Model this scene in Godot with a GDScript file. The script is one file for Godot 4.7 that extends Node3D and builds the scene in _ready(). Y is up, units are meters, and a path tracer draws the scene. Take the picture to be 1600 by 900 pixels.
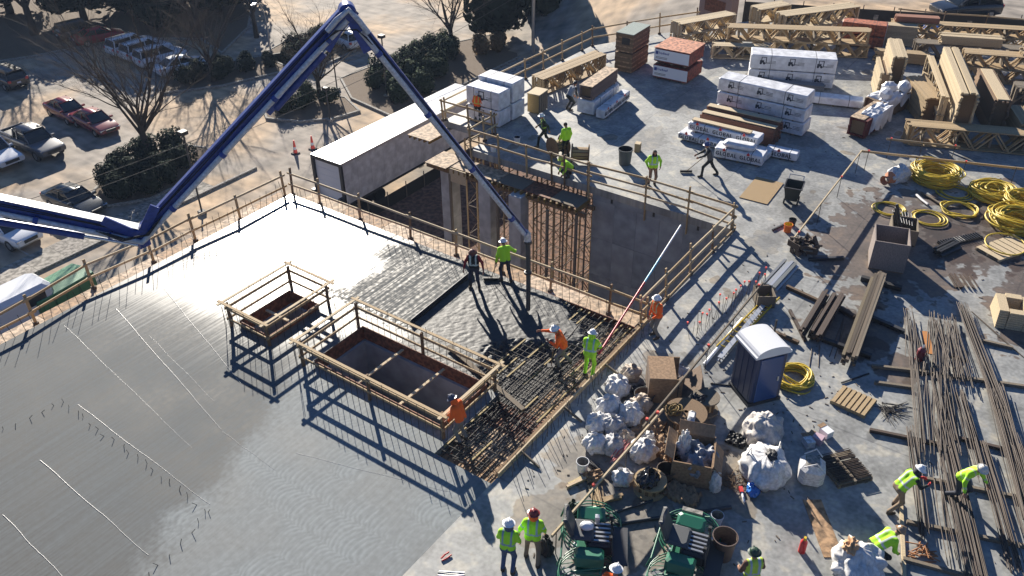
extends Node3D

# ---------------------------------------------------------------- mesh builder
class Shape:
	var v := PackedVector3Array()
	var n := PackedVector3Array()
	var c := PackedColorArray()
	var uv := PackedVector2Array()
	var i := PackedInt32Array()
	var tint := Color(1, 1, 1)
	func vert(p: Vector3, nn: Vector3) -> int:
		v.append(p); n.append(nn); c.append(tint); uv.append(Vector2(p.x, p.z))
		return v.size() - 1
	func tri(a: Vector3, b: Vector3, d: Vector3) -> void:
		var nn := (d - a).cross(b - a).normalized()
		var k := vert(a, nn); vert(b, nn); vert(d, nn)
		i.append_array([k, k + 1, k + 2])
	func quad(a: Vector3, b: Vector3, d: Vector3, e: Vector3) -> void:
		var nn := (e - a).cross(b - a).normalized()
		if nn == Vector3.ZERO:
			nn = (d - a).cross(b - a).normalized()
		var k := vert(a, nn); vert(b, nn); vert(d, nn); vert(e, nn)
		i.append_array([k, k + 1, k + 2, k, k + 2, k + 3])
	func box(x: Transform3D, s: Vector3) -> void:
		var h := s * 0.5
		for ax in 3:
			for sg in [-1.0, 1.0]:
				var nl := Vector3.ZERO; nl[ax] = sg
				var ul := Vector3.ZERO; ul[(ax + 1) % 3] = 1.0
				var wl := nl.cross(ul)
				var cc := nl * h
				var uu := ul * h
				var ww := wl * h
				var nn := (x.basis * nl).normalized()
				var k := vert(x * (cc - uu - ww), nn); vert(x * (cc + uu - ww), nn); vert(x * (cc + uu + ww), nn); vert(x * (cc - uu + ww), nn)
				i.append_array([k, k + 2, k + 1, k, k + 3, k + 2])
	func bx(cx: float, cy: float, cz: float, sx: float, sy: float, sz: float) -> void:
		box(Transform3D(Basis.IDENTITY, Vector3(cx, cy, cz)), Vector3(sx, sy, sz))
	# bevelled box standing on its base centre
	func slab(x: Transform3D, s: Vector3, b: float) -> void:
		var h := s * 0.5
		var rings := [[-h.y, b, b], [-h.y + b, 0.0, 0.0], [h.y - b, 0.0, 0.0], [h.y, b, b]]
		var prev := []
		for r in rings:
			var ring := []
			var a: float = h.x - r[1]
			var d: float = h.z - r[2]
			for q in [[-1, -1, 0], [-1, -1, 1], [1, -1, 1], [1, -1, 0], [1, 1, 0], [1, 1, 1], [-1, 1, 1], [-1, 1, 0]]:
				var px: float = q[0] * (a - (b if q[2] == 1 else 0.0))
				var pz: float = q[1] * (d - (b if q[2] == 0 else 0.0))
				ring.append(x * Vector3(px, r[0], pz))
			if prev:
				for k in 8:
					quad(prev[k], ring[k], ring[(k + 1) % 8], prev[(k + 1) % 8])
			prev = ring
			if r[0] == -h.y or r[0] == h.y:
				var cc: Vector3 = x * Vector3(0, r[0], 0)
				for k in 8:
					if r[0] > 0: tri(cc, ring[(k + 1) % 8], ring[k])
					else: tri(cc, ring[k], ring[(k + 1) % 8])
	func bar(a: Vector3, b: Vector3, w: float, h: float) -> void:
		box(Shape.along(a, b), Vector3(w, h, a.distance_to(b)))
	static func along(a: Vector3, b: Vector3) -> Transform3D:
		var z := (b - a).normalized()
		var up := Vector3.UP if absf(z.y) < 0.95 else Vector3.RIGHT
		var x := up.cross(z).normalized()
		return Transform3D(Basis(x, z.cross(x), z), (a + b) * 0.5)
	func tube(p: Array, r0: float, r1: float, sides := 6, closed := false) -> void:
		var m := p.size()
		var up := Vector3(0.31, 0.9, 0.17)
		var k0 := v.size()
		for a in m:
			var d: Vector3 = (p[mini(a + 1, m - 1)] - p[maxi(a - 1, 0)]).normalized()
			if closed: d = (p[(a + 1) % m] - p[(a + m - 1) % m]).normalized()
			var x := up.cross(d)
			if x.length() < 0.05: x = Vector3.RIGHT.cross(d)
			x = x.normalized()
			var y := d.cross(x)
			up = y
			var r := lerpf(r0, r1, float(a) / maxf(1, m - 1))
			for s in sides:
				var t := TAU * s / sides
				var o := x * cos(t) + y * sin(t)
				vert(p[a] + o * r, o)
		for a in (m if closed else m - 1):
			for s in sides:
				var e := k0 + a * sides + s
				var f := k0 + a * sides + (s + 1) % sides
				var g := k0 + ((a + 1) % m) * sides + s
				var hh := k0 + ((a + 1) % m) * sides + (s + 1) % sides
				i.append_array([e, f, hh, e, hh, g])
		if not closed and sides > 2:
			for q in [0, m - 1]:
				var base := v.size()
				var d2: Vector3 = (p[0] - p[1]) if q == 0 else (p[m - 1] - p[m - 2])
				for s in sides: vert(v[k0 + q * sides + s], d2.normalized())
				for s in range(1, sides - 1): i.append_array([base, base + s, base + s + 1])
	func lathe(x: Transform3D, prof: Array, sides := 16) -> void:
		for a in prof.size() - 1:
			var p: Vector2 = prof[a]
			var q: Vector2 = prof[a + 1]
			var dn := Vector2(q.y - p.y, -(q.x - p.x)).normalized()
			var k := v.size()
			for s in sides + 1:
				var t := TAU * s / sides
				var o := Vector3(cos(t), 0, sin(t))
				var nn := (x.basis * (o * dn.x + Vector3(0, dn.y, 0))).normalized()
				vert(x * (o * p.x + Vector3(0, p.y, 0)), nn); vert(x * (o * q.x + Vector3(0, q.y, 0)), nn)
			for s in sides:
				var e := k + s * 2
				i.append_array([e, e + 1, e + 3, e, e + 3, e + 2])
	# outline in x,y drawn out along z, centred
	func prism(x: Transform3D, outline: PackedVector2Array, depth: float) -> void:
		var m := outline.size()
		var tr := Geometry2D.triangulate_polygon(outline)
		for sg in [-0.5, 0.5]:
			var nn := x.basis * Vector3(0, 0, sg * 2)
			var k := v.size()
			for p in outline: vert(x * Vector3(p.x, p.y, sg * depth), nn.normalized())
			for t in tr: i.append(k + t)
		for a in m:
			var p := outline[a]
			var q := outline[(a + 1) % m]
			quad(x * Vector3(p.x, p.y, -depth / 2), x * Vector3(q.x, q.y, -depth / 2), x * Vector3(q.x, q.y, depth / 2), x * Vector3(p.x, p.y, depth / 2))
	# rings of equal count joined into a smooth skin
	func loft(rings: Array, caps := true) -> void:
		var m: int = rings[0].size()
		var cen := []
		for r in rings:
			var s := Vector3.ZERO
			for p in r: s += p
			cen.append(s / m)
		var k0 := v.size()
		for a in rings.size():
			for s in m:
				var e: Vector3 = rings[a][(s + 1) % m] - rings[a][(s + m - 1) % m]
				var f: Vector3 = rings[mini(a + 1, rings.size() - 1)][s] - rings[maxi(a - 1, 0)][s]
				var nn := e.cross(f).normalized()
				if nn.dot(rings[a][s] - cen[a]) < 0: nn = -nn
				vert(rings[a][s], nn)
		for a in rings.size() - 1:
			for s in m:
				var e2 := k0 + a * m + s
				var f2 := k0 + a * m + (s + 1) % m
				i.append_array([e2, f2, f2 + m, e2, f2 + m, e2 + m])
		if caps:
			for q in [0, rings.size() - 1]:
				var dn: Vector3 = (cen[0] - cen[1]) if q == 0 else (cen[q] - cen[q - 1])
				var kk := vert(cen[q], dn.normalized())
				for s in m: vert(rings[q][s], dn.normalized())
				for s in m: i.append_array([kk, kk + 1 + s, kk + 1 + (s + 1) % m])
	func done(colored := false) -> ArrayMesh:
		# front faces run clockwise, on the side the normals point to
		for k in range(0, i.size(), 3):
			var e := i[k]
			var f := i[k + 1]
			var g := i[k + 2]
			if (v[g] - v[e]).cross(v[f] - v[e]).dot(n[e] + n[f] + n[g]) < 0.0:
				i[k + 1] = g
				i[k + 2] = f
		var a := []
		a.resize(Mesh.ARRAY_MAX)
		a[Mesh.ARRAY_VERTEX] = v; a[Mesh.ARRAY_NORMAL] = n; a[Mesh.ARRAY_INDEX] = i; a[Mesh.ARRAY_TEX_UV] = uv
		if colored: a[Mesh.ARRAY_COLOR] = c
		var mesh := ArrayMesh.new()
		mesh.add_surface_from_arrays(Mesh.PRIMITIVE_TRIANGLES, a)
		return mesh

# ---------------------------------------------------------------- naming and parts
var taken := {}
var rng := RandomNumberGenerator.new()
var M := {}
var T := {}
var cube: ArrayMesh
var rod: ArrayMesh

func numbered(s: String) -> String:
	if not taken.has(s):
		taken[s] = 0
		return s
	taken[s] += 1
	return "%s_%03d" % [s, taken[s]]
func tag(o: Node, label := "", category := "", group := "", kind := "") -> void:
	if label: o.set_meta("label", label)
	if category: o.set_meta("category", category)
	if group: o.set_meta("group", group)
	if kind: o.set_meta("kind", kind)
func thing(called: String, label: String, category: String, at := Vector3.ZERO, turn := 0.0, group := "") -> Node3D:
	var o := Node3D.new()
	o.name = numbered(called)
	add_child(o)
	o.position = at
	o.rotation.y = turn
	tag(o, label, category, group)
	return o
func part(parent: Node, called: String, mesh: Mesh, m: Material, x := Transform3D.IDENTITY) -> MeshInstance3D:
	var o := MeshInstance3D.new()
	o.name = numbered(called) if parent == self else called
	o.mesh = mesh
	o.material_override = m
	o.transform = x
	parent.add_child(o, true)
	return o
func board(parent: Node, called: String, a: Vector3, b: Vector3, w: float, h: float, m: Material) -> MeshInstance3D:
	var x := Shape.along(a, b)
	x.basis = x.basis * Basis.from_scale(Vector3(w, h, a.distance_to(b)))
	return part(parent, called, cube, m, x)
func block(parent: Node, called: String, at: Vector3, s: Vector3, m: Material, turn := 0.0) -> MeshInstance3D:
	return part(parent, called, cube, m, Transform3D(Basis(Vector3.UP, turn) * Basis.from_scale(s), at))
func stick(parent: Node, called: String, a: Vector3, b: Vector3, r: float, m: Material) -> MeshInstance3D:
	var x := Shape.along(a, b)
	x.basis = x.basis * Basis.from_scale(Vector3(r * 2, r * 2, a.distance_to(b)))
	return part(parent, called, rod, m, x)
func single(called: String, sh: Shape, m: Material, label: String, category: String, at := Vector3.ZERO, turn := 0.0, group := "", colored := false) -> MeshInstance3D:
	var o := part(self, called, sh.done(colored), m, Transform3D(Basis(Vector3.UP, turn), at))
	tag(o, label, category, group)
	return o
func copy(o: Node3D, label := "", group := "") -> Node3D:
	var c: Node3D = o.duplicate()
	var base := String(o.name)
	if base.length() > 4 and base[-4] == "_" and base.right(3).is_valid_int(): base = base.left(-4)
	c.name = numbered(base)
	add_child(c)
	if label: c.set_meta("label", label)
	if group: c.set_meta("group", group)
	return c
func structure(called: String, mesh: Mesh, m: Material, x := Transform3D.IDENTITY) -> MeshInstance3D:
	var o := part(self, called, mesh, m, x)
	o.set_meta("kind", "structure")
	return o

# ---------------------------------------------------------------- materials
func lin(r: float, g: float, b: float) -> Color:
	return Color(r, g, b).linear_to_srgb()
func paint(r: float, g: float, b: float, rough := 0.8, metal := 0.0) -> StandardMaterial3D:
	var m := StandardMaterial3D.new()
	m.albedo_color = lin(r, g, b)
	m.roughness = rough
	m.metallic = metal
	return m
# a colour broken up by a computed grain, laid on from three sides
func grained(r: float, g: float, b: float, tex: String, size: float, rough := 0.85, bump := 0.0, world := true) -> StandardMaterial3D:
	var m := paint(r, g, b, rough)
	m.albedo_texture = T[tex]
	m.uv1_triplanar = true
	m.uv1_world_triplanar = world
	m.uv1_scale = Vector3.ONE / size
	if bump > 0.0:
		m.normal_enabled = true
		m.normal_texture = T[tex + "_relief"]
		m.normal_scale = bump
	return m
func noise_image(size: int, freq: float, octaves: int, seed_: int, lo: float, hi: float, kind := FastNoiseLite.TYPE_SIMPLEX_SMOOTH) -> Image:
	var f := FastNoiseLite.new()
	f.seed = seed_
	f.noise_type = kind
	f.frequency = freq
	f.fractal_octaves = octaves
	var im := f.get_seamless_image(size, size, false, false, 0.15)
	im.convert(Image.FORMAT_L8)
	var d := im.get_data()
	for k in d.size():
		d[k] = int(clampf(255.0 * lerpf(lo, hi, d[k] / 255.0), 0.0, 255.0))
	return Image.create_from_data(size, size, false, Image.FORMAT_L8, d)
func keep_texture(called: String, im: Image, relief := 0.0) -> void:
	if relief > 0.0:
		var nm: Image = im.duplicate()
		nm.convert(Image.FORMAT_RGBA8)
		nm.bump_map_to_normal_map(relief)
		T[called + "_relief"] = ImageTexture.create_from_image(nm)
	var c: Image = im.duplicate()
	c.convert(Image.FORMAT_RGB8)
	T[called] = ImageTexture.create_from_image(c)
func make_materials() -> void:
	keep_texture("grit", noise_image(512, 0.06, 5, 3, 0.45, 1.25), 3.0)
	keep_texture("blotch", noise_image(512, 0.012, 5, 8, 0.5, 1.2), 4.0)
	keep_texture("grime", noise_image(512, 0.02, 4, 17, 0.70, 1.08), 1.5)
	keep_texture("soft", noise_image(512, 0.01, 5, 14, 0.80, 1.04), 1.0)
	keep_texture("cloth", noise_image(256, 0.03, 4, 5, 0.75, 1.05), 8.0)
	# wood: long streaks
	var w := noise_image(256, 0.08, 4, 21, 0.4, 1.2)
	w.resize(256, 16, Image.INTERPOLATE_LANCZOS)
	w.resize(256, 256, Image.INTERPOLATE_CUBIC)
	keep_texture("wood", w, 2.0)
	M.wood = grained(0.60, 0.43, 0.23, "wood", 0.5, 0.8)
	M.wood_pale = grained(0.78, 0.62, 0.39, "wood", 0.5, 0.8)
	M.wood_brown = grained(0.27, 0.17, 0.09, "wood", 0.5, 0.85)
	M.wood_grey = grained(0.27, 0.22, 0.16, "wood", 0.5, 0.9)
	M.plywood = grained(0.42, 0.26, 0.14, "blotch", 1.6, 0.8)
	M.plywood_red = grained(0.24, 0.09, 0.045, "blotch", 1.3, 0.75)
	M.plywood_tan = grained(0.55, 0.40, 0.26, "blotch", 1.7, 0.8)
	M.osb = grained(0.42, 0.28, 0.13, "grit", 0.5, 0.85)
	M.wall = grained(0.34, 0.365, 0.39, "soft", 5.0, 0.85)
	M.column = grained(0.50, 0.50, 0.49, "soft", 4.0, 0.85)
	M.clay = grained(0.22, 0.115, 0.07, "blotch", 2.5, 0.95, 0.8)
	M.rust = grained(0.095, 0.062, 0.045, "grit", 0.6, 0.75)
	M.rebar = grained(0.13, 0.098, 0.075, "grit", 0.4, 0.7)
	M.rebar_dark = grained(0.045, 0.036, 0.03, "grit", 0.4, 0.6)
	M.steel = paint(0.42, 0.43, 0.44, 0.35, 0.8)
	M.galvanized = paint(0.55, 0.57, 0.6, 0.4, 0.7)
	M.dark_steel = paint(0.05, 0.052, 0.058, 0.5, 0.4)
	M.black = paint(0.015, 0.015, 0.017, 0.6)
	M.rubber = paint(0.02, 0.02, 0.021, 0.85)
	M.white = paint(0.72, 0.73, 0.74, 0.5)
	M.white_wrap = grained(0.78, 0.79, 0.81, "soft", 2.6, 0.4, 0.25)
	M.white_bag = grained(0.76, 0.75, 0.73, "grime", 1.1, 0.55, 0.08)
	M.cardboard = grained(0.33, 0.21, 0.12, "cloth", 0.9, 0.9)
	M.cardboard_dark = grained(0.2, 0.14, 0.10, "cloth", 0.9, 0.9)
	M.blue = grained(0.032, 0.075, 0.33, "grime", 1.6, 0.35)
	M.boom_white = grained(0.66, 0.68, 0.71, "grime", 1.2, 0.38)
	M.chrome = paint(0.75, 0.77, 0.8, 0.15, 1.0)
	M.yellow = paint(0.62, 0.43, 0.03, 0.5)
	M.form_yellow = grained(0.30, 0.19, 0.05, "grit", 0.5, 0.8)
	M.hose_yellow = paint(0.55, 0.40, 0.03, 0.45)
	M.green = paint(0.015, 0.13, 0.075, 0.35)
	M.orange = paint(0.8, 0.16, 0.02, 0.6)
	M.red = paint(0.55, 0.03, 0.03, 0.5)
	M.pink_cap = paint(0.85, 0.10, 0.07, 0.6)
	M.glass = paint(0.012, 0.016, 0.02, 0.06)
	M.lime = paint(0.38, 0.75, 0.03, 0.7)
	M.mulch = grained(0.17, 0.115, 0.07, "grit", 0.9, 0.95, 1.0)
	M.kerb = grained(0.36, 0.34, 0.30, "blotch", 1.2, 0.9)
	M.sidewalk = grained(0.36, 0.33, 0.28, "blotch", 3.0, 0.9)
	M.bark = grained(0.08, 0.06, 0.046, "grit", 0.5, 0.95)
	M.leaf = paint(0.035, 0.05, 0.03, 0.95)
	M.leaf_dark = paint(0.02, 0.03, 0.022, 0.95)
	M.leaf_dry = paint(0.20, 0.13, 0.07, 0.9)
	var b := Shape.new()
	b.bx(0, 0, 0, 1, 1, 1)
	cube = b.done()
	var r := Shape.new()
	r.tube([Vector3(0, 0, -0.5), Vector3(0, 0, 0.5)], 0.5, 0.5, 8)
	rod = r.done()

func _ready() -> void:
	rng.seed = 4711
	# ---- camera, sky, sun, exposure
	var cam := Camera3D.new()
	cam.name = "camera"
	cam.transform = Transform3D(Basis(Vector3(0.57841, -0.00793, 0.81571), Vector3(0.46349, 0.82606, -0.32063), Vector3(-0.67128, 0.56353, 0.48148)), Vector3(0, 18.0, 0))
	cam.fov = 37.13
	cam.far = 600.0
	add_child(cam)
	cam.current = true
	var sky_mat := ProceduralSkyMaterial.new()
	sky_mat.sky_top_color = Color(0.26, 0.40, 0.62)
	sky_mat.sky_horizon_color = Color(0.60, 0.68, 0.78)
	sky_mat.sky_curve = 0.12
	sky_mat.ground_bottom_color = Color(0.2, 0.19, 0.18)
	sky_mat.ground_horizon_color = Color(0.45, 0.5, 0.55)
	sky_mat.sun_angle_max = 4.0
	var sky := Sky.new()
	sky.sky_material = sky_mat
	var env := Environment.new()
	env.background_mode = Environment.BG_SKY
	env.sky = sky
	env.background_energy_multiplier = 0.42
	env.tonemap_mode = Environment.TONE_MAPPER_LINEAR
	env.tonemap_exposure = 2.35
	env.fog_enabled = true
	env.fog_density = 0.0003
	env.fog_light_color = Color(0.62, 0.70, 0.80)
	env.sdfgi_enabled = true
	env.ssao_enabled = true
	env.ssil_enabled = true
	var we := WorldEnvironment.new()
	we.name = "environment"
	we.environment = env
	add_child(we)
	var sun := DirectionalLight3D.new()
	sun.name = "sun"
	sun.light_color = Color(1.0, 0.965, 0.91)
	sun.light_energy = 1.6
	sun.light_angular_distance = 0.5
	sun.shadow_enabled = true
	sun.look_at_from_position(Vector3.ZERO, Vector3(-0.575, -0.363, 0.735), Vector3.UP)
	add_child(sun)
	# ---- the place
	make_materials()
	make_street()
	make_slabs()
	make_pit()
	make_guardrails()
	make_openings()
	make_rebar_bay()
	make_planting()
	make_cars()
	make_street_things()
	make_boom()
	make_lumber_yard()
	make_right_slab_things()
	make_scrap_corner()
	make_machines()
	make_rebar_yard()
	make_people()

# ---------------------------------------------------------------- street level, nine metres below the slab
func street_height(x: float, z: float) -> float:
	var s := smoothstep(50.0, 68.0, x + 0.55 * (z + 22.0))
	return lerpf(-9.0, -0.9, s)
func flat(poly: Array, y: float, thick := 0.0) -> Shape:
	var s := Shape.new()
	var o := PackedVector2Array()
	for p in poly: o.append(Vector2(p[0], p[1]))
	if thick > 0.0:
		s.prism(Transform3D(Basis(Vector3.RIGHT, Vector3.BACK, Vector3.DOWN), Vector3(0, y - thick / 2, 0)), o, thick)
	else:
		for p in o: s.vert(Vector3(p.x, y, p.y), Vector3.UP)
		s.i.append_array(Geometry2D.triangulate_polygon(o))
	return s
func sheet_material(size: int, x0: float, z0: float, wx: float, wz: float, fill: Callable, rough := 0.85) -> StandardMaterial3D:
	var m := paint(1, 1, 1, rough)
	m.albedo_texture = ImageTexture.create_from_image(fill.call(size))
	m.uv1_scale = Vector3(1.0 / wx, 1.0 / wz, 1)
	m.uv1_offset = Vector3(-x0 / wx, -z0 / wz, 0)
	return m
func bytes_of(size: int, freq: float, oct: int, seed_: int, stretch := 1) -> PackedByteArray:
	var f := FastNoiseLite.new()
	f.seed = seed_
	f.noise_type = FastNoiseLite.TYPE_SIMPLEX_SMOOTH
	f.frequency = freq
	f.fractal_octaves = oct
	var im := f.get_image(size, size / stretch, false, false, true)
	im.convert(Image.FORMAT_L8)
	if stretch > 1: im.resize(size, size, Image.INTERPOLATE_CUBIC)
	return im.get_data()
func street_picture(size: int) -> Image:
	var a := bytes_of(size, 0.008, 4, 31)
	var b := bytes_of(size, 0.06, 4, 32)
	var c := bytes_of(size, 0.12, 3, 33, 8)
	var d := PackedByteArray()
	d.resize(size * size * 3)
	for k in size * size:
		var dust := clampf((a[k] / 255.0 - 0.38) * 3.2, 0.0, 1.0)
		var g := 0.76 + 0.75 * (b[k] / 255.0 - 0.5) + 0.5 * (c[k] / 255.0 - 0.5)
		var col := Color(0.33, 0.285, 0.235).lerp(Color(0.52, 0.37, 0.225), dust) * g
		d[k * 3] = int(clampf(pow(col.r, 0.4545) * 255.0, 0, 255))
		d[k * 3 + 1] = int(clampf(pow(col.g, 0.4545) * 255.0, 0, 255))
		d[k * 3 + 2] = int(clampf(pow(col.b, 0.4545) * 255.0, 0, 255))
	return Image.create_from_data(size, size, false, Image.FORMAT_RGB8, d)
func make_street() -> void:
	# one sheet of ground to the horizon
	var s := Shape.new()
	var xs := []
	var zs := []
	for k in 17: xs.append(-40.0 + k * 5.0)
	for k in 24: xs.append(42.0 + k * 1.5)
	for e in [80, 90, 110, 150, 250, 450]: xs.append(float(e))
	for e in [-500, -300, -180, -120, -90, -75, -65, -55]: zs.append(float(e))
	for k in 22: zs.append(-50.0 + k * 2.5)
	for e in [10, 20, 40, 80, 160, 400]: zs.append(float(e))
	for z in zs:
		for x in xs: s.vert(Vector3(x, street_height(x, z), z), Vector3.UP)
	for a in zs.size() - 1:
		for b in xs.size() - 1:
			var k: int = a * xs.size() + b
			s.i.append_array([k, k + 1, k + 1 + xs.size(), k, k + 1 + xs.size(), k + xs.size()])
	var gm := sheet_material(1024, -10, -110, 110, 110, street_picture, 0.9)
	structure("ground", s.done(), gm)
	# clay floor of the excavation beside and under the decks
	structure("terrain", flat([[12, -35.2], [46, -35.2], [46, -9], [12, -9]], -8.98, 0.0).done(), M.clay)
	# pavement along the street: each slab a stone of its own
	var walk := Node3D.new()
	walk.name = "pavement"
	add_child(walk)
	walk.set_meta("kind", "structure")
	walk.position = Vector3(0, -9, 0)
	var flags := [M.sidewalk, grained(0.33, 0.30, 0.26, "blotch", 2.0, 0.9), grained(0.40, 0.365, 0.31, "blotch", 2.4, 0.9)]
	for k in 15:
		if k < 13: block(walk, "paving_slab", Vector3(8.0 + k * 1.8, 0.07, -47.6), Vector3(1.785, 0.14, 1.9), flags[k % 3])
		block(walk, "kerb_stone", Vector3(8.0 + k * 1.8, 0.075, -46.55), Vector3(1.785, 0.15, 0.17), M.kerb)
	for k in 16:
		block(walk, "paving_slab", Vector3(47.0 + k * 1.8, 0.07, -42.9), Vector3(1.785, 0.14, 1.9), flags[(k + 1) % 3])
		block(walk, "kerb_stone", Vector3(47.0 + k * 1.8, 0.075, -41.85), Vector3(1.785, 0.15, 0.17), M.kerb)
	# painted stall lines
	var paintm := grained(0.60, 0.58, 0.54, "grit", 0.5, 0.8)
	for k in 6:
		var l := structure("road", cube, paintm, Transform3D(Basis.from_scale(Vector3(0.1, 0.008, 4.6)), Vector3(10.5 + k * 2.7, -8.992, -51.2)))
		l.name = "road_marking" if k == 0 else "road_marking_%03d" % k
	# planted islands with kerbs
	island([[24.6, -50.2], [25.2, -52.6], [27.5, -54.2], [31.0, -55.2], [33.4, -54.2], [34.2, -52.0], [33.4, -50.0], [31.0, -48.8], [27.0, -48.7]])
	island([[40.4, -52.6], [41.6, -54.4], [44.0, -55.0], [46.4, -53.6], [47.0, -50.5], [45.6, -47.6], [43.4, -48.2], [41.4, -50.0]])
	island([[46.2, -44.3], [47.2, -50.0], [50.0, -54.0], [58.0, -53.6], [66.0, -50.5], [74.0, -46.6], [74.0, -44.2]])
	island([[39.0, -64.0], [41.5, -66.4], [47.0, -65.6], [52.0, -63.0], [53.0, -60.0], [48.0, -59.6], [43.0, -61.2]])
	island([[49.0, -57.5], [56.0, -58.0], [60.0, -62.0], [56.0, -66.0], [50.0, -64.5]])
	island([[30.0, -86.0], [38.0, -82.0], [46.0, -79.5], [50.0, -73.0], [48.5, -68.0], [55.0, -72.0], [70.0, -88.0], [60.0, -110.0], [20.0, -130.0]])
	island([[74.0, -47.2], [84.0, -44.5], [95.0, -40.5], [95.0, -37.5], [76.0, -41.0]])
func island(poly: Array) -> void:
	var bed := structure("terrain", flat(poly, -8.86, 0.12).done(), M.mulch)
	for k in poly.size():
		var p := Vector3(poly[k][0], -8.94, poly[k][1])
		var e: Array = poly[(k + 1) % poly.size()]
		var q := Vector3(e[0], -8.94, e[1])
		var st := board(bed, "kerb_stone", p, q + (q - p).normalized() * 0.07, 0.17, 0.26, M.kerb)
		st.position.y = -8.95

# ---------------------------------------------------------------- foliage
func leaf_cloud(seed_: int, rx: float, ry: float, rz: float, count: int, size: float, lobes: int) -> Mesh:
	var g := RandomNumberGenerator.new()
	g.seed = seed_
	var s := Shape.new()
	var centres := []
	for k in lobes:
		var t := g.randf() * TAU
		var q := sqrt(g.randf()) * 0.6
		centres.append([Vector3(cos(t) * q * rx, ry * g.randf_range(0.35, 0.7), sin(t) * q * rz), g.randf_range(0.42, 0.62)])
	for k in count:
		var l: Array = centres[k % lobes]
		var d := Vector3(g.randfn(), g.randfn(), g.randfn()).normalized()
		var r: float = l[1] * pow(g.randf(), 0.22)
		var p: Vector3 = l[0] + Vector3(d.x * rx, d.y * ry, d.z * rz) * r
		p.y = maxf(p.y, 0.03)
		var a := Vector3(g.randfn(), g.randfn(), g.randfn()).normalized()
		var b := (d + Vector3(g.randfn(), g.randfn(), g.randfn()) * 0.6).cross(a).normalized()
		a = b.cross(d).normalized()
		var sz := size * g.randf_range(0.6, 1.3)
		var w := g.randf_range(0.55, 1.35)
		s.tint = Color(w, w, w * g.randf_range(0.8, 1.0))
		var nn := (d + a * 0.3).normalized()
		var kk := s.vert(p - a * sz * 0.5, nn); s.vert(p + b * sz * 0.35, nn); s.vert(p + a * sz * 0.6, nn); s.vert(p - b * sz * 0.35, nn)
		s.i.append_array([kk, kk + 1, kk + 2, kk, kk + 2, kk + 3])
	return s.done(true)
func leafy(m: StandardMaterial3D) -> StandardMaterial3D:
	m.metallic_specular = 0.15
	var c: StandardMaterial3D = m.duplicate()
	c.vertex_color_use_as_albedo = true
	c.cull_mode = BaseMaterial3D.CULL_DISABLED
	return c
func grow(s: Shape, g: RandomNumberGenerator, p: Vector3, d: Vector3, length: float, r: float, depth: int, spread: float) -> void:
	var pts := [p]
	var q := p
	var dd := d
	var n := 3 if depth > 1 else 2
	for k in n:
		dd = (dd + Vector3(g.randfn(), g.randfn() * 0.6, g.randfn()) * 0.09 + Vector3.UP * 0.05).normalized()
		q += dd * length / n
		pts.append(q)
	s.tube(pts, r, r * 0.55, 6 if depth > 3 else (4 if depth > 1 else 3))
	if depth == 0: return
	var kids := 3 if depth > 1 else 4
	for k in kids:
		var t := 1.0 if k == 0 else g.randf_range(0.35, 0.95)
		var idx := mini(int(t * n), n)
		var base: Vector3 = pts[idx]
		var side := Vector3(g.randfn(), g.randfn() * 0.45, g.randfn()).normalized()
		var nd := (dd * (1.0 if k == 0 else 0.75) + side * spread * (0.5 if k == 0 else 1.0)).normalized()
		grow(s, g, base, nd, length * g.randf_range(0.62, 0.82), r * (0.6 if k == 0 else 0.42), depth - 1, spread)
func bare_tree(label: String, at: Vector3, h: float, seed_: int, spread := 0.62, stems := 7, twigs := 4, wide := 1.0) -> void:
	var t := thing("bare_tree", label, "tree", at)
	var g := RandomNumberGenerator.new()
	g.seed = seed_
	var tr := Shape.new()
	var split := h * 0.22
	var rad := h * 0.022
	tr.tube([Vector3(0, -0.1, 0), Vector3(0.02, split * 0.5, 0), Vector3(0, split, 0.03), Vector3(0.0, split * 1.35, 0)], rad * 1.35, rad * 0.7, 9)
	part(t, "trunk", tr.done(), M.bark)
	var cr := Shape.new()
	for k in stems:
		var a := TAU * k / stems + g.randf() * 0.5
		var lean := g.randf_range(0.35, 0.95) * wide
		grow(cr, g, Vector3(0, split * g.randf_range(0.75, 1.3), 0), Vector3(cos(a) * lean, 1.0, sin(a) * lean).normalized(), h * 0.34, rad * 0.5, twigs, spread)
	part(t, "crown", cr.done(), M.bark)
func evergreen(label: String, at: Vector3, h: float, r: float, seed_: int, m: Material) -> void:
	var t := thing("evergreen_tree", label, "tree", at)
	var tr := Shape.new()
	tr.tube([Vector3(0, -0.1, 0), Vector3(0, h * 0.75, 0)], r * 0.09, r * 0.02, 7)
	part(t, "trunk", tr.done(), M.bark)
	part(t, "crown", leaf_cloud(seed_, r, h * 0.62, r, 5200, h * 0.075, 12), m, Transform3D(Basis.IDENTITY, Vector3(0, h * 0.12, 0)))
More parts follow.
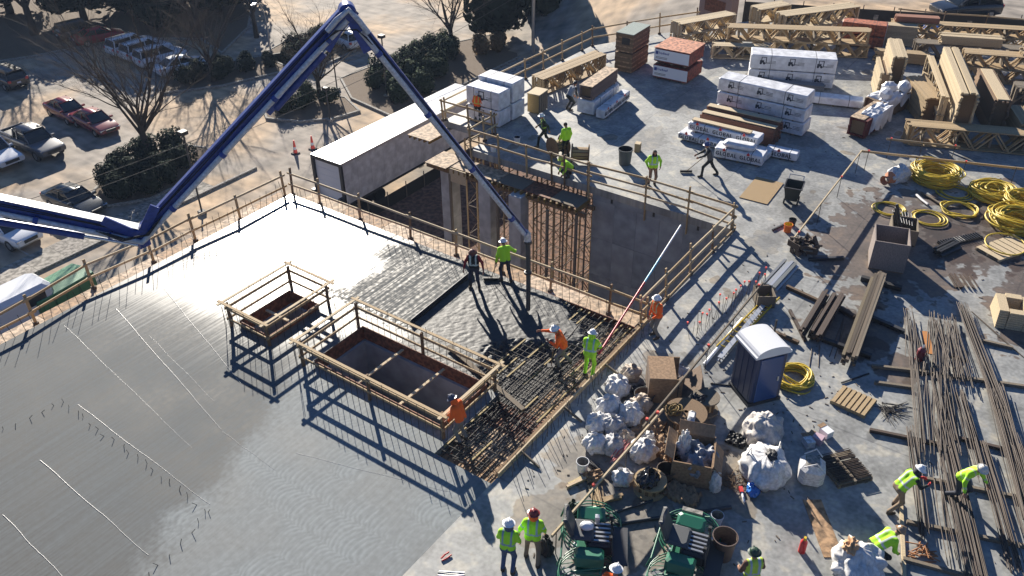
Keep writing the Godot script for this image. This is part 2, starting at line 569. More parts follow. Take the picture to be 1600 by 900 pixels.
func make_planting() -> void:
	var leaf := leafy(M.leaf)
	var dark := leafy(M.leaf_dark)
	var dry := leafy(M.leaf_dry)
	var kinds := []
	for k in 4: kinds.append(leaf_cloud(50 + k, 1.0, 1.25, 1.0, 2300, 0.15, 6))
	var rows := [
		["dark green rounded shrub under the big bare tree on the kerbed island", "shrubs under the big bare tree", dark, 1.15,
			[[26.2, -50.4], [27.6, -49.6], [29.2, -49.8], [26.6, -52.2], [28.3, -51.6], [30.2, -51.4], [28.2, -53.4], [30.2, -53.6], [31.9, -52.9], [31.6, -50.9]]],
		["low green shrub on the small teardrop island beside the street", "shrubs on the teardrop island", leaf, 1.0, [[42.0, -52.6], [43.4, -52.0], [44.7, -52.4], [43.2, -53.6], [45.4, -50.6]]],
		["low grey green juniper in the long bed beside the pavement", "junipers in the long bed", leaf, 1.35,
			[[49.0, -46.6], [50.6, -47.8], [52.4, -48.6], [50.2, -50.0], [52.4, -50.9], [54.6, -49.8], [54.6, -47.2], [56.8, -48.4], [57.0, -51.0], [59.2, -49.8], [59.4, -52.0], [61.2, -51.0], [51.6, -46.0]]],
		["dark shrub on the far island in front of the white parked cars", "shrubs on the far island", dark, 1.1, [[41.4, -64.2], [43.4, -64.6], [45.4, -64.0], [44.2, -62.4], [46.8, -62.6], [48.6, -61.6], [50.6, -61.2]]],
		["dark shrub behind the white hatchback past the boom's top joint", "shrubs behind the boom top", dark, 1.2, [[51.6, -59.6], [53.4, -60.4], [55.0, -61.6], [53.0, -62.8], [56.6, -62.2]]],
		["clipped dark hedge bush in the strip below the blue parked car", "clipped hedge by the blue car", dark, 1.5, [[76.4, -43.8], [78.2, -43.2], [80.0, -42.6], [81.8, -42.0], [83.6, -41.4], [85.4, -40.8]]]]
	for r in rows:
		for p in r[4]:
			var t := thing("shrub", r[0], "shrub", Vector3(p[0], -8.88, p[1]), rng.randf() * TAU, r[1])
			part(t, "foliage", kinds[rng.randi() % 4], r[2], Transform3D(Basis.from_scale(Vector3.ONE * r[3] * rng.randf_range(0.85, 1.2)), Vector3.ZERO))
	for p in [[61.8, -47.6], [63.4, -46.8], [63.0, -48.6], [64.6, -47.4]]:
		var t := thing("dry_shrub", "brown leafless shrub between the junipers and the dark evergreens", "shrub", Vector3(p[0], -8.88, p[1]), rng.randf() * TAU, "brown shrubs by the evergreens")
		part(t, "foliage", kinds[1], dry, Transform3D(Basis.from_scale(Vector3(1.0, 1.2, 1.0)), Vector3.ZERO))
	bare_tree("big bare spreading tree on the island above the dark sedan", Vector3(30.4, -8.9, -53.6), 10.6, 11, 0.5, 10, 5, 1.4)
	bare_tree("bare tree on the teardrop island with its shadow on the street", Vector3(45.9, -8.9, -52.4), 7.5, 12)
	bare_tree("slim bare tree at the far end of the long juniper bed", Vector3(60.9, -8.9, -50.4), 9.0, 13)
	bare_tree("slim bare tree on the far island beside the curved street lamp", Vector3(43.2, -8.9, -62.6), 8.0, 14)
	bare_tree("leaning bare tree at the top left corner of the car park", Vector3(37.0, -8.9, -87.0), 13.0, 15)
	bare_tree("bare tree just left of the dark parked car at the back", Vector3(41.5, -8.9, -88.0), 14.0, 16)
	bare_tree("bare tree behind the row of white parked cars", Vector3(50.2, -8.9, -73.5), 10.0, 17)
	bare_tree("bare tree between the row of white cars and the far island", Vector3(53.5, -8.9, -69.0), 9.0, 18)
	bare_tree("thin bare tree in the strip behind the clipped hedge", Vector3(88.0, -8.9, -41.0), 10.0, 19)
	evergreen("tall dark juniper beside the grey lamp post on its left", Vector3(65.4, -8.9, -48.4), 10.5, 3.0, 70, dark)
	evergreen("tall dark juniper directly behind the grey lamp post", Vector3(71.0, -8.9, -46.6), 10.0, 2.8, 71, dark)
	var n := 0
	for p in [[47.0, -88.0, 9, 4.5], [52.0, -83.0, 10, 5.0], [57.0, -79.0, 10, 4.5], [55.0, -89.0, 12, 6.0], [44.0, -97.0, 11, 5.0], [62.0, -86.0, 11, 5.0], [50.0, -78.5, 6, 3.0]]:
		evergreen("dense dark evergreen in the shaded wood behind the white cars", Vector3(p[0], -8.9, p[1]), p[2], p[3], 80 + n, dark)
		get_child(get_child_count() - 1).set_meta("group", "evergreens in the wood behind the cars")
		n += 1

# ---------------------------------------------------------------- decks
func slab_picture(size: int) -> Image:
	# 58 m by 36 m from x=8, z=-28
	var px := 58.0 / size
	var rows := int(size * 36.0 / 58.0)
	var a := bytes_of(size, 0.005, 4, 41)
	var b := bytes_of(size, 0.16, 3, 42)
	var e := bytes_of(size, 0.02, 5, 43)
	var f := bytes_of(size, 0.05, 4, 44)
	var g0 := RandomNumberGenerator.new()
	g0.seed = 77
	# spills with an outline of their own: x, z, radius x, radius z, kind (0 damp, 1 rust water, 2 mud)
	var spots := [[33.0, -4.6, 4.2, 2.6, 1], [35.2, -2.0, 2.6, 2.2, 1], [38.5, -1.2, 2.5, 1.6, 1], [26.2, -4.4, 1.25, 1.3, 1], [25.2, -3.6, 0.8, 0.7, 1], [31.6, 1.2, 3.6, 1.8, 1],
		[33.6, -8.6, 1.6, 0.9, 0], [41.8, -18.2, 2.4, 1.3, 0], [40.6, -11.0, 1.2, 0.9, 0], [36.0, -17.4, 1.5, 1.0, 0], [24.8, -2.2, 0.9, 0.6, 1], [21.4, -7.0, 1.4, 1.2, 0], [15.5, -8.6, 1.0, 1.0, 2], [18.5, -8.0, 1.6, 1.6, 2], [30.0, -8.9, 1.6, 0.6, 0], [14.2, -6.4, 1.8, 1.6, 2], [17.0, -5.0, 1.4, 1.2, 2], [20.0, -8.6, 1.4, 0.8, 0], [13.0, -8.4, 1.2, 0.7, 2]]
	# scattered mud drips
	for k in 60: spots.append([g0.randf_range(11.0, 46.0), g0.randf_range(-9.5, 3.0), g0.randf_range(0.08, 0.4), g0.randf_range(0.08, 0.35), 2 if g0.randf() < 0.6 else 0])
	for k in 30: spots.append([g0.randf_range(31.0, 52.0), g0.randf_range(-24.0, -9.0), g0.randf_range(0.1, 0.5), g0.randf_range(0.08, 0.4), 2 if g0.randf() < 0.7 else 0])
	var hit := []
	for y in rows: hit.append([])
	for s in spots:
		for y in range(maxi(0, int((s[1] - s[3] * 1.7 + 28.0) / px)), mini(rows - 1, int((s[1] + s[3] * 1.7 + 28.0) / px)) + 1): hit[y].append(s)
	var d := PackedByteArray()
	d.resize(size * rows * 3)
	for y in rows:
		var z := -28.0 + y * px
		var here: Array = hit[y]
		for x0 in size:
			var k := y * size + x0
			var x := 8.0 + x0 * px
			var n1 := a[k] / 255.0 - 0.5
			var n3 := e[k] / 255.0 - 0.5
			var n4 := f[k] / 255.0 - 0.5
			var g := 1.0 + 0.30 * n1 + 0.55 * (b[k] / 255.0 - 0.5) + 0.34 * n3 + 0.42 * n4
			var r := 0.270 * g
			var gg := 0.274 * g
			var bb := 0.262 * g
			# thin dust and scuffs in patches
			var w := clampf((n3 + 0.6 * n4 - 0.10) * 6.0, 0, 1)
			r *= 1.0 + 0.20 * w; gg *= 1.0 + 0.13 * w; bb *= 1.0 + 0.02 * w
			var u := clampf((-n3 + 0.7 * n4 - 0.16) * 7.0, 0, 1)
			r *= 1.0 - 0.22 * u; gg *= 1.0 - 0.22 * u; bb *= 1.0 - 0.22 * u
			# bay joints
			if absf(fposmod(x - 2.4, 7.4) - 3.7) < 0.03 or absf(fposmod(z + 3.1, 6.2) - 3.1) < 0.03:
				r *= 0.72; gg *= 0.72; bb *= 0.74
			for s in here:
				var dx: float = (x - s[0]) / s[2]
				if dx > 1.6 or dx < -1.6: continue
				var dz: float = (z - s[1]) / s[3]
				if dz > 1.6 or dz < -1.6: continue
				var q := clampf(((1.12 if s[4] == 1 else 1.0) - sqrt(dx * dx + dz * dz) + n3 * 0.9 + n4 * 0.6) * 14.0, 0, 1)
				if s[4] == 1:
					r *= 1.0 - 0.60 * q; gg *= 1.0 - 0.69 * q; bb *= 1.0 - 0.73 * q
				elif s[4] == 2:
					r *= 1.0 - 0.34 * q; gg *= 1.0 - 0.42 * q; bb *= 1.0 - 0.50 * q
				else:
					r *= 1.0 - 0.36 * q; gg *= 1.0 - 0.36 * q; bb *= 1.0 - 0.35 * q
			d[k * 3] = int(clampf(pow(r, 0.4545) * 255.0, 0, 255))
			d[k * 3 + 1] = int(clampf(pow(gg, 0.4545) * 255.0, 0, 255))
			d[k * 3 + 2] = int(clampf(pow(bb, 0.4545) * 255.0, 0, 255))
	return Image.create_from_data(size, rows, false, Image.FORMAT_RGB8, d)
func deck_material() -> StandardMaterial3D:
	# fresh concrete: x -5..22, z -28..-10 ; float streaks run along x, trowel arcs at the near corner
	var size := 1280
	var wx := 27.0
	var wz := 18.0
	var a := bytes_of(size, 0.007, 5, 51)
	var b := bytes_of(size, 0.09, 4, 52)
	var c := bytes_of(size, 0.2, 3, 53, 64)
	# streaks must run along x: the stretched picture runs the other way, so it is read turned
	var rows := 854
	var al := PackedByteArray()
	var ro := PackedByteArray()
	var he := PackedByteArray()
	al.resize(size * rows * 3); ro.resize(size * rows); he.resize(size * rows)
	for y in rows:
		var z := -28.0 + wz * y / rows
		for x0 in size:
			var x := -5.0 + wx * x0 / size
			var k := y * size + x0
			var n1 := a[k] / 255.0 - 0.5
			var n2 := b[k] / 255.0 - 0.5
			var n3 := c[x0 * size + y] / 255.0 - 0.5
			var h := 0.5 + 0.34 * n2 + 0.14 * n3
			var g := 1.05 + 0.6 * n1 + 0.6 * n2 + 1.0 * n3
			var rr := 0.82 + 0.16 * n1 + 0.14 * n3 + 0.12 * n2
			# machine-trowelled arcs
			var tr := smoothstep(-17.2, -15.9, z + n1 * 1.2 + n2 * 0.6 + 0.30 * (x - 8.0))
			if tr > 0.01:
				var lane := fposmod(x + 0.35 * n1 - 7.2, 0.95) - 0.475
				var arc := sin((z + sqrt(maxf(0.0, 0.30 - lane * lane)) * 0.85) * 38.0 + 11.0 * n1 + 3.0 * n3) * clampf(0.4 + 3.0 * n1 + 1.2 * n3, 0.0, 1.0)
				h = lerpf(h, 0.5 + 0.05 * arc + 0.12 * n2, tr)
				g = lerpf(g, 2.25 + 0.30 * arc + 1.2 * n1 + 0.7 * n2 + 0.5 * n3, tr)
				rr = lerpf(rr, 0.82 + 0.2 * n1, tr)
			# fresher, wetter bay toward the far corner
			var wet := smoothstep(11.8, 16.6, x - 0.25 * (z + 22.0) + n1 * 2.5 + n3 * 3.0)
			rr = lerpf(rr, 0.33 + 0.3 * n3 + 0.25 * n1, wet)
			g = lerpf(g, 0.86 + 0.4 * n3 + 0.35 * n2, wet)
			# coarse streaked patch beside the opening
			var pt := smoothstep(17.0, 17.5, x + n2) * smoothstep(-21.3, -20.4, z + n1 * 2.0)
			rr = lerpf(rr, 0.74 + 0.5 * n2 + 0.6 * n3, pt)
			g = lerpf(g, 0.55 + 0.9 * n2 + 0.8 * n3, pt)
			h = lerpf(h, 0.5 + 0.5 * n2 + 0.4 * n3, pt)
			var v := 0.092 * g
			al[k * 3] = int(clampf(pow(v * 0.91, 0.4545) * 255.0, 0, 255))
			al[k * 3 + 1] = int(clampf(pow(v, 0.4545) * 255.0, 0, 255))
			al[k * 3 + 2] = int(clampf(pow(v * 1.01, 0.4545) * 255.0, 0, 255))
			ro[k] = int(clampf(rr, 0.12, 0.95) * 255.0)
			he[k] = int(clampf(h, 0, 1) * 255.0)
	var m := paint(1, 1, 1, 1.0)
	m.albedo_texture = ImageTexture.create_from_image(Image.create_from_data(size, rows, false, Image.FORMAT_RGB8, al))
	m.roughness_texture = ImageTexture.create_from_image(Image.create_from_data(size, rows, false, Image.FORMAT_L8, ro))
	m.roughness_texture_channel = BaseMaterial3D.TEXTURE_CHANNEL_GRAYSCALE
	var hi := Image.create_from_data(size, rows, false, Image.FORMAT_L8, he)
	hi.convert(Image.FORMAT_RGBA8)
	hi.bump_map_to_normal_map(1.0)
	m.normal_enabled = true
	m.normal_texture = ImageTexture.create_from_image(hi)
	m.normal_scale = 0.08
	m.uv1_scale = Vector3(1.0 / wx, 1.0 / wz, 1)
	m.uv1_offset = Vector3(5.0 / wx, 28.0 / wz, 0)
	return m
func make_slabs() -> void:
	var sm := sheet_material(2048, 8, -28, 58, 36, slab_picture, 0.6)
	M.slab = sm
	structure("floor_slab", flat([[-5, -10.25], [30.1, -10.25], [30.1, -24.0], [32.1, -24.0], [32.1, -27.3], [46.5, -27.0], [51.0, -24.6], [58.0, -20.0], [61.5, -12.0], [64.0, -4.0], [66.0, 45], [-5, 45]], 0.0, 0.35).done(), sm)
	var dm := deck_material()
	M.deck = dm
	var deck := Node3D.new()
	deck.name = "fresh_floor_slab"
	add_child(deck)
	deck.set_meta("kind", "structure")
	var s := Shape.new()
	for r in [[-5.0, 13.2, -27.8, -10.254], [13.2, 14.05, -27.8, -12.3], [14.05, 16.4, -27.8, -21.85], [14.05, 16.4, -20.35, -18.1], [14.05, 16.4, -12.75, -12.3], [16.4, 21.9, -27.8, -16.6]]:
		s.bx((r[0] + r[1]) / 2, -0.15, (r[2] + r[3]) / 2, r[1] - r[0], 0.3, r[3] - r[2])
	part(deck, "finished_concrete", s.done(), dm)
	# paste ridges left by the screed
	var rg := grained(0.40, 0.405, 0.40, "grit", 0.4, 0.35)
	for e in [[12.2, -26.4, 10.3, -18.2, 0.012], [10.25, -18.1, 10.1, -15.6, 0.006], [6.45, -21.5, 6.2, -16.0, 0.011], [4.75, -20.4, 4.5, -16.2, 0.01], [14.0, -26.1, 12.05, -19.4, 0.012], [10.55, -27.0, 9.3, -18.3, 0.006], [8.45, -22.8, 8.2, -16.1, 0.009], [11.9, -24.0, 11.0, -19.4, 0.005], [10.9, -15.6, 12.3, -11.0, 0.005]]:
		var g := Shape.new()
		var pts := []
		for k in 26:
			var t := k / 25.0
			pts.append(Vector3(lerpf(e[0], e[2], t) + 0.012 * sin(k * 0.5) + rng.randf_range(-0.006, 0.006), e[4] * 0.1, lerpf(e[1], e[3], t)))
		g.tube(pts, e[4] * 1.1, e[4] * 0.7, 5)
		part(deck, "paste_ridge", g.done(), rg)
	# rough, just placed concrete flowing out over the forms
	var rough := FastNoiseLite.new()
	rough.seed = 9
	rough.frequency = 1.6
	rough.fractal_octaves = 5
	rough.fractal_gain = 0.62
	var f := Shape.new()
	var nx := 136
	var nz := 132
	for j in nz + 1:
		for k in nx + 1:
			var x := 16.35 + 5.55 * k / nx
			var z := -16.7 + 5.4 * j / nz
			var n := rough.get_noise_2d(x * 1.2, z * 1.9)
			var n2 := rough.get_noise_2d(x * 8.0 + 40, z * 13.0)
			# flow front
			var front := -13.15 + 0.45 * sin(x * 1.3) + 0.5 * n + smoothstep(18.4, 20.2, x) * 1.35 - smoothstep(20.4, 21.6, x) * 1.1
			var body := 1.0 - smoothstep(front - 0.5, front + 0.35, z)
			var y := lerpf(-0.262, 0.0, body) + (0.020 * n + 0.008 * n2) * smoothstep(-16.7, -16.3, z) * minf(1.0, body * 2.0)
			f.vert(Vector3(x, y, z), Vector3.UP)
	for j in nz:
		for k in nx:
			var q := j * (nx + 1) + k
			f.i.append_array([q, q + 1, q + nx + 2, q, q + nx + 2, q + nx + 1])
	for k in f.v.size():
		var j := k / (nx + 1)
		var e := k % (nx + 1)
		var dx := f.v[j * (nx + 1) + mini(e + 1, nx)] - f.v[j * (nx + 1) + maxi(e - 1, 0)]
		var dz := f.v[mini(j + 1, nz) * (nx + 1) + e] - f.v[maxi(j - 1, 0) * (nx + 1) + e]
		f.n[k] = dz.cross(dx).normalized()
	var fm := grained(0.042, 0.046, 0.048, "grit", 0.45, 0.60, 0.5)
	part(deck, "wet_concrete", f.done(), fm)
	# plywood form ledge round the deck, sheet by sheet
	var forms := thing("form_ledge", "tan plywood form ledge along the edges of the fresh deck", "formwork", Vector3(0, -0.46, 0))
	var tones := [M.plywood_tan, M.plywood, grained(0.62, 0.47, 0.33, "blotch", 1.5, 0.8)]
	for k in 15: block(forms, "plywood_sheet", Vector3(-2.0 + k * 1.68, 0, -28.43), Vector3(1.665, 0.025, 1.24), tones[(k * 2) % 3])
	for k in 7: block(forms, "plywood_sheet", Vector3(22.55, 0, -26.6 + k * 2.44), Vector3(1.24, 0.025, 2.42), tones[k % 3])
	board(forms, "edge_board", Vector3(-4, 0.24, -27.82), Vector3(21.9, 0.24, -27.82), 0.03, 0.42, M.plywood_tan)
	board(forms, "edge_board", Vector3(21.92, 0.24, -27.8), Vector3(21.92, 0.24, -10.3), 0.03, 0.42, M.plywood_red)
	for k in 12: board(forms, "joist", Vector3(22.0, -0.09, -27.0 + k * 1.45), Vector3(23.16, -0.09, -27.0 + k * 1.45), 0.09, 0.1, M.wood_brown)
func make_pit() -> void:
	# concrete wall under the far slab: poured panels with tie holes
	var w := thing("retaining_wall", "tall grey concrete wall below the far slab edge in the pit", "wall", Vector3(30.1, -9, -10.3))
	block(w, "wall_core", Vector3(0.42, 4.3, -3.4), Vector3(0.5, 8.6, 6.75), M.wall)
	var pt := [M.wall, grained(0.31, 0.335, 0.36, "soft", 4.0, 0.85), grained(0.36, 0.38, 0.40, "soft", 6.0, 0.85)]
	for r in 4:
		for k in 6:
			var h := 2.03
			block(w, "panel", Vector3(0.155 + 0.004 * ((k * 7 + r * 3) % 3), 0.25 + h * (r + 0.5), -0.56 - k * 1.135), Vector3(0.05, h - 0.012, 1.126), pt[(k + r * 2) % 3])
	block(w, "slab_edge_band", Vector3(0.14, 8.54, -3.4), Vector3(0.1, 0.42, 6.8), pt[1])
	for k in 3: block(w, "pocket", Vector3(0.085, 8.5, -1.6 - k * 2.1), Vector3(0.02, 0.2, 0.1), M.black)
	# columns under the far slab
	var spots := [[29.75, -25.1, "leftmost concrete column at the corner of the pit beside the trailer"], [29.2, -22.3, "second concrete column in the pit, behind the boom"], [28.9, -20.3, "third concrete column in the pit, just right of the boom"]]
	for p in spots:
		var c := thing("concrete_column", p[2], "column", Vector3(p[0], -9, p[1]))
		var s := Shape.new()
		s.slab(Transform3D(Basis.IDENTITY, Vector3(0, 4.1, 0)), Vector3(0.7, 8.2, 0.7), 0.03)
		part(c, "shaft", s.done(), M.column)
		for y in [2.5, 5.2]: block(c, "pour_joint", Vector3(0, y, 0), Vector3(0.712, 0.015, 0.712), M.wall)
	# edge forms hung under the far slab: plywood on yellow joists
	var f := thing("edge_formwork", "dirty plywood edge form on yellow joists below the far slab edge", "formwork", Vector3(0, -0.62, 0))
	for k in 5: block(f, "plywood_sheet", Vector3(29.55, 0, -17.9 - k * 1.5), Vector3(1.1, 0.03, 1.47), [M.plywood_red, M.wood_grey, M.plywood_tan][[1, 0, 1, 2, 2][k]])
	block(f, "plywood_sheet", Vector3(29.4, 0.03, -25.1), Vector3(1.5, 0.03, 1.3), M.plywood_tan)
	block(f, "plywood_sheet", Vector3(31.3, 0.2, -27.6), Vector3(1.9, 0.03, 1.5), M.plywood_tan)
	for k in 26: block(f, "joist", Vector3(29.5, -0.12, -17.2 - k * 0.33), Vector3(1.3, 0.2, 0.07), M.form_yellow)
	for k in 5: block(f, "joist", Vector3(31.3, 0.08, -27.0 - k * 0.33), Vector3(1.7, 0.2, 0.07), M.form_yellow)
	board(f, "bearer", Vector3(29.1, -0.32, -16.8), Vector3(29.1, -0.32, -26.0), 0.12, 0.2, M.wood_brown)
	board(f, "bearer", Vector3(29.9, -0.32, -16.8), Vector3(29.9, -0.32, -26.0), 0.12, 0.2, M.wood_brown)
	block(f, "end_panel", Vector3(28.9, -0.35, -23.9), Vector3(0.05, 0.7, 1.0), M.wood_pale)
	# shoring: towers of steel frames under the far slab
	var shore := [grained(0.26, 0.19, 0.13, "grit", 0.5, 0.7), M.wood, M.galvanized]
	var n := 0
	for p in [[30.6, -17.9], [30.9, -19.8], [31.2, -21.8], [33.0, -18.4], [33.4, -21.0], [31.6, -23.8], [35.6, -19.6], [33.0, -25.6], [35.6, -17.0]]:
		var t := thing("shoring_tower", "steel shoring tower with cross braces propping up the far slab", "scaffold", Vector3(p[0], -9, p[1]), 0, "shoring towers under the far slab")
		for a in [-0.6, 0.6]:
			for b in [-0.6, 0.6]: stick(t, "leg", Vector3(a, 0, b), Vector3(a, 8.15, b), 0.045, shore[n % 2])
		for y in [0.4, 2.3, 4.2, 6.1, 7.8]:
			for a in [-0.6, 0.6]:
				stick(t, "ledger", Vector3(a, y, -0.6), Vector3(a, y, 0.6), 0.022, shore[0])
				stick(t, "ledger", Vector3(-0.6, y, a), Vector3(0.6, y, a), 0.022, shore[0])
		for y in [0.4, 2.3, 4.2, 6.1]:
			for a in [-0.6, 0.6]:
				stick(t, "brace", Vector3(a, y, -0.6), Vector3(a, y + 1.8, 0.6), 0.018, shore[2 if n % 3 == 0 else 0])
				stick(t, "brace", Vector3(-0.6, y + 1.8, a), Vector3(0.6, y, a), 0.018, shore[0])
		n += 1
	for p in [[28.9, -24.4], [28.6, -21.3], [28.6, -18.5], [29.0, -17.2], [30.2, -21.4]]:
		var t := thing("timber_prop", "single timber prop standing under the edge form", "prop", Vector3(p[0], -9, p[1]), 0, "timber props under the edge form")
		board(t, "post", Vector3(0, 0.04, 0), Vector3(0, 8.05, 0), 0.11, 0.11, M.wood_grey)
		block(t, "base_plate", Vector3(0, 0.02, 0), Vector3(0.3, 0.04, 0.3), M.wood)
	# chips and waste on the clay
	var g := Shape.new()
	for k in 420:
		var x := rng.randf_range(27.5, 36.0)
		var z := rng.randf_range(-21.5, -11.5)
		g.box(Transform3D(Basis.from_euler(Vector3(rng.randf(), rng.randf() * 6.0, rng.randf())), Vector3(x, -8.93, z)), Vector3(rng.randf_range(0.05, 0.35), 0.04, rng.randf_range(0.04, 0.12)))
	var o := single("timber_scraps", g, M.wood, "scattered timber offcuts on the red clay pit floor", "offcuts")
	o.set_meta("kind", "stuff")
	for p in [[27.6, -24.0, 0.3], [31.0, -16.6, 1.2], [29.6, -15.4, 0.7]]:
		var b := thing("plywood_offcut", "loose plywood sheet lying on the clay pit floor", "plywood", Vector3(p[0], -8.94, p[1]), p[2], "loose plywood on the pit floor")
		block(b, "sheet", Vector3(0, 0, 0), Vector3(1.2, 0.03, 0.7), M.wood_pale)
	# dark shuttering and silt sheet along the trailer side of the pit
	var sf := thing("silt_sheet", "black silt sheet on stakes along the trailer side of the pit", "fence", Vector3(0, -9, -35.0))
	for k in 10:
		block(sf, "sheet", Vector3(27.0 + k * 1.8, 0.45, 0), Vector3(1.78, 0.9, 0.02), M.black)
		board(sf, "stake", Vector3(26.1 + k * 1.8, 0, 0.05), Vector3(26.1 + k * 1.8, 1.2, 0.05), 0.05, 0.05, M.wood_grey)

# ---------------------------------------------------------------- guardrails
func guardrail(label: String, posts: Array, rails: Array, lean: Vector3, foot := 0.0, width := 0.09) -> Node3D:
	# posts: points at the slab edge; rails: heights
	var t := thing("guardrail", label, "guardrail", posts[0])
	var o: Vector3 = posts[0]
	var woods := [M.wood, M.wood_pale, M.wood_brown]
	for p in posts:
		var q: Vector3 = p - o
		var top: float = rails[0] + rng.randf_range(0.08, 0.3)
		board(t, "post", q + Vector3(0, -foot, 0), q + Vector3(0, top, 0) + lean * top, 0.05, 0.1, woods[rng.randi() % 2 * 2])
		if foot == 0.0:
			block(t, "post_shoe", q + Vector3(0, 0.05, 0), Vector3(0.16, 0.12, 0.16), M.rust)
	for y in rails:
		for k in posts.size() - 1:
			var jog := rng.randf_range(-0.03, 0.03)
			var a: Vector3 = posts[k] - o + Vector3(0, y + jog, 0) + lean * y
			var b: Vector3 = posts[k + 1] - o + Vector3(0, y - jog, 0) + lean * y
			var d := (b - a).normalized()
			var side := lean.normalized() * (0.045 if k % 2 == 0 else 0.052)
			board(t, "rail", a - d * 0.16 - side, b + d * 0.16 - side, 0.04, width, woods[rng.randi() % 2])
	return t
func make_guardrails() -> void:
	var out := Vector3(0, 0, -0.05)
	guardrail("timber guardrail along the left edge of the fresh deck", [Vector3(2.5, -0.45, -28.5), Vector3(5.6, -0.45, -28.5), Vector3(8.75, -0.45, -28.5), Vector3(10.27, -0.45, -28.57), Vector3(12.81, -0.45, -28.94), Vector3(15.26, -0.45, -28.60), Vector3(17.29, -0.45, -28.61), Vector3(19.54, -0.45, -28.47), Vector3(22.10, -0.45, -28.46)], [1.08, 0.55], out)
	guardrail("timber guardrail between the fresh deck and the pit", [Vector3(22.42, -0.45, -28.31), Vector3(22.48, -0.45, -26.63), Vector3(22.49, -0.45, -24.18), Vector3(22.51, -0.45, -21.32), Vector3(22.57, -0.45, -18.94), Vector3(22.56, -0.45, -16.64), Vector3(22.60, -0.45, -14.42), Vector3(22.60, -0.45, -11.88), Vector3(22.61, -0.45, -10.44)], [1.08, 0.55], Vector3(0.05, 0, 0))
	guardrail("timber guardrail on the right side of the pit", [Vector3(22.1, 0, -10.32), Vector3(24.0, 0, -10.32), Vector3(26.0, 0, -10.32), Vector3(28.0, 0, -10.32), Vector3(30.0, 0, -10.32)], [1.1, 0.58, 0.1], Vector3(0, 0, -0.1), 0.0, 0.12)
	guardrail("timber guardrail along the far slab edge above the concrete wall", [Vector3(30.02, 0, -10.4), Vector3(30.12, 0.00, -12.39), Vector3(30.16, 0.00, -14.42), Vector3(30.02, 0, -17.2)], [1.15, 0.72, 0.3], Vector3(-0.1, 0, 0), 0.9)
	guardrail("timber guardrail along the far slab edge above the shoring", [Vector3(30.02, 0, -17.25), Vector3(30.02, 0, -18.5), Vector3(30.02, 0, -19.2), Vector3(30.02, 0, -20.6), Vector3(30.02, 0, -22.2), Vector3(30.02, 0, -23.9)], [1.1, 0.55], Vector3(-0.08, 0, 0), 0.5)
	guardrail("short return of guardrail at the notch beside the bucket", [Vector3(30.06, 0, -23.95), Vector3(31.2, 0, -23.95), Vector3(32.1, 0, -23.95)], [1.1, 0.55], Vector3(0, 0, -0.06))
	guardrail("timber guardrail at the slab corner in front of the white bundle", [Vector3(32.05, 0, -24.1), Vector3(32.05, 0, -25.6), Vector3(32.05, 0, -27.3)], [1.1, 0.55], Vector3(-0.08, 0, 0))
	guardrail("timber guardrail along the upper left edge of the far slab", [Vector3(32.2, 0, -27.25), Vector3(34.4, 0, -27.22), Vector3(36.8, 0, -27.2), Vector3(39.4, 0, -27.15), Vector3(41.2, 0, -27.1), Vector3(43.2, 0, -27.05), Vector3(45.4, 0, -27.0), Vector3(46.5, 0, -26.9), Vector3(48.8, 0, -25.7), Vector3(51.0, 0, -24.5), Vector3(53.4, 0, -23.0)], [1.1, 0.55], Vector3(0, 0, -0.06))
	guardrail("far timber guardrail in front of the black silt fence", [Vector3(61.3, 0, -12.2), Vector3(62.0, 0, -9.6), Vector3(62.8, 0, -7.2), Vector3(63.6, 0, -4.8), Vector3(64.3, 0, -2.4)], [1.1, 0.5], Vector3(0.05, 0, 0))
	# toe board and sleeper between fresh deck and old slab
	var k := thing("edge_sleeper", "long timber edge board between the open rebar bay and the old slab", "board", Vector3(0, 0, -10.22))
	for e in [[13.5, 16.3], [16.32, 19.2], [19.22, 22.6]]:
		board(k, "plank", Vector3(e[0], 0.07, 0), Vector3(e[1], 0.07, 0), 0.045, 0.22, M.wood_pale if e[0] < 18 else M.wood)
		board(k, "sole_plate", Vector3(e[0], 0.02, -0.12), Vector3(e[1], 0.02, -0.12), 0.14, 0.04, M.wood_brown)
	for e in [14.6, 16.9, 19.4]:
		board(k, "kicker", Vector3(e, 0.14, 0.03), Vector3(e - 0.15, 0.03, 0.75), 0.04, 0.09, M.wood_grey)
	# starter bars: fine uprights
	starters("fine vertical starter bars with orange flags along the pit corner line", Vector3(22.4, 0, -8.6), Vector3(26.9, 0, -7.7), 34, 0.8, true)
	starters("thin starter bars bent out of the edge beside the rebar bay", Vector3(13.8, -0.05, -9.95), Vector3(22.0, -0.05, -9.95), 46, 0.55, false)
	starters("thin bars sticking up along the left edge of the deck", Vector3(7.5, 0, -27.75), Vector3(21.5, 0, -27.75), 42, 0.75, false)
	starters("thin bars sticking up along the pit edge of the deck", Vector3(21.78, 0, -27.5), Vector3(21.78, 0, -10.6), 56, 0.75, false)
	starters("short bars poking out of the finished concrete in a row", Vector3(8.25, 0, -23.3), Vector3(8.0, 0, -16.0), 19, 0.11, false)
	starters("short bars poking out at the lower left of the deck", Vector3(5.0, 0, -23.8), Vector3(8.0, 0, -23.4), 9, 0.1, false)
	starters("short bars and wire at the near left of the deck", Vector3(8.0, 0, -15.9), Vector3(5.8, 0, -15.4), 7, 0.11, false)
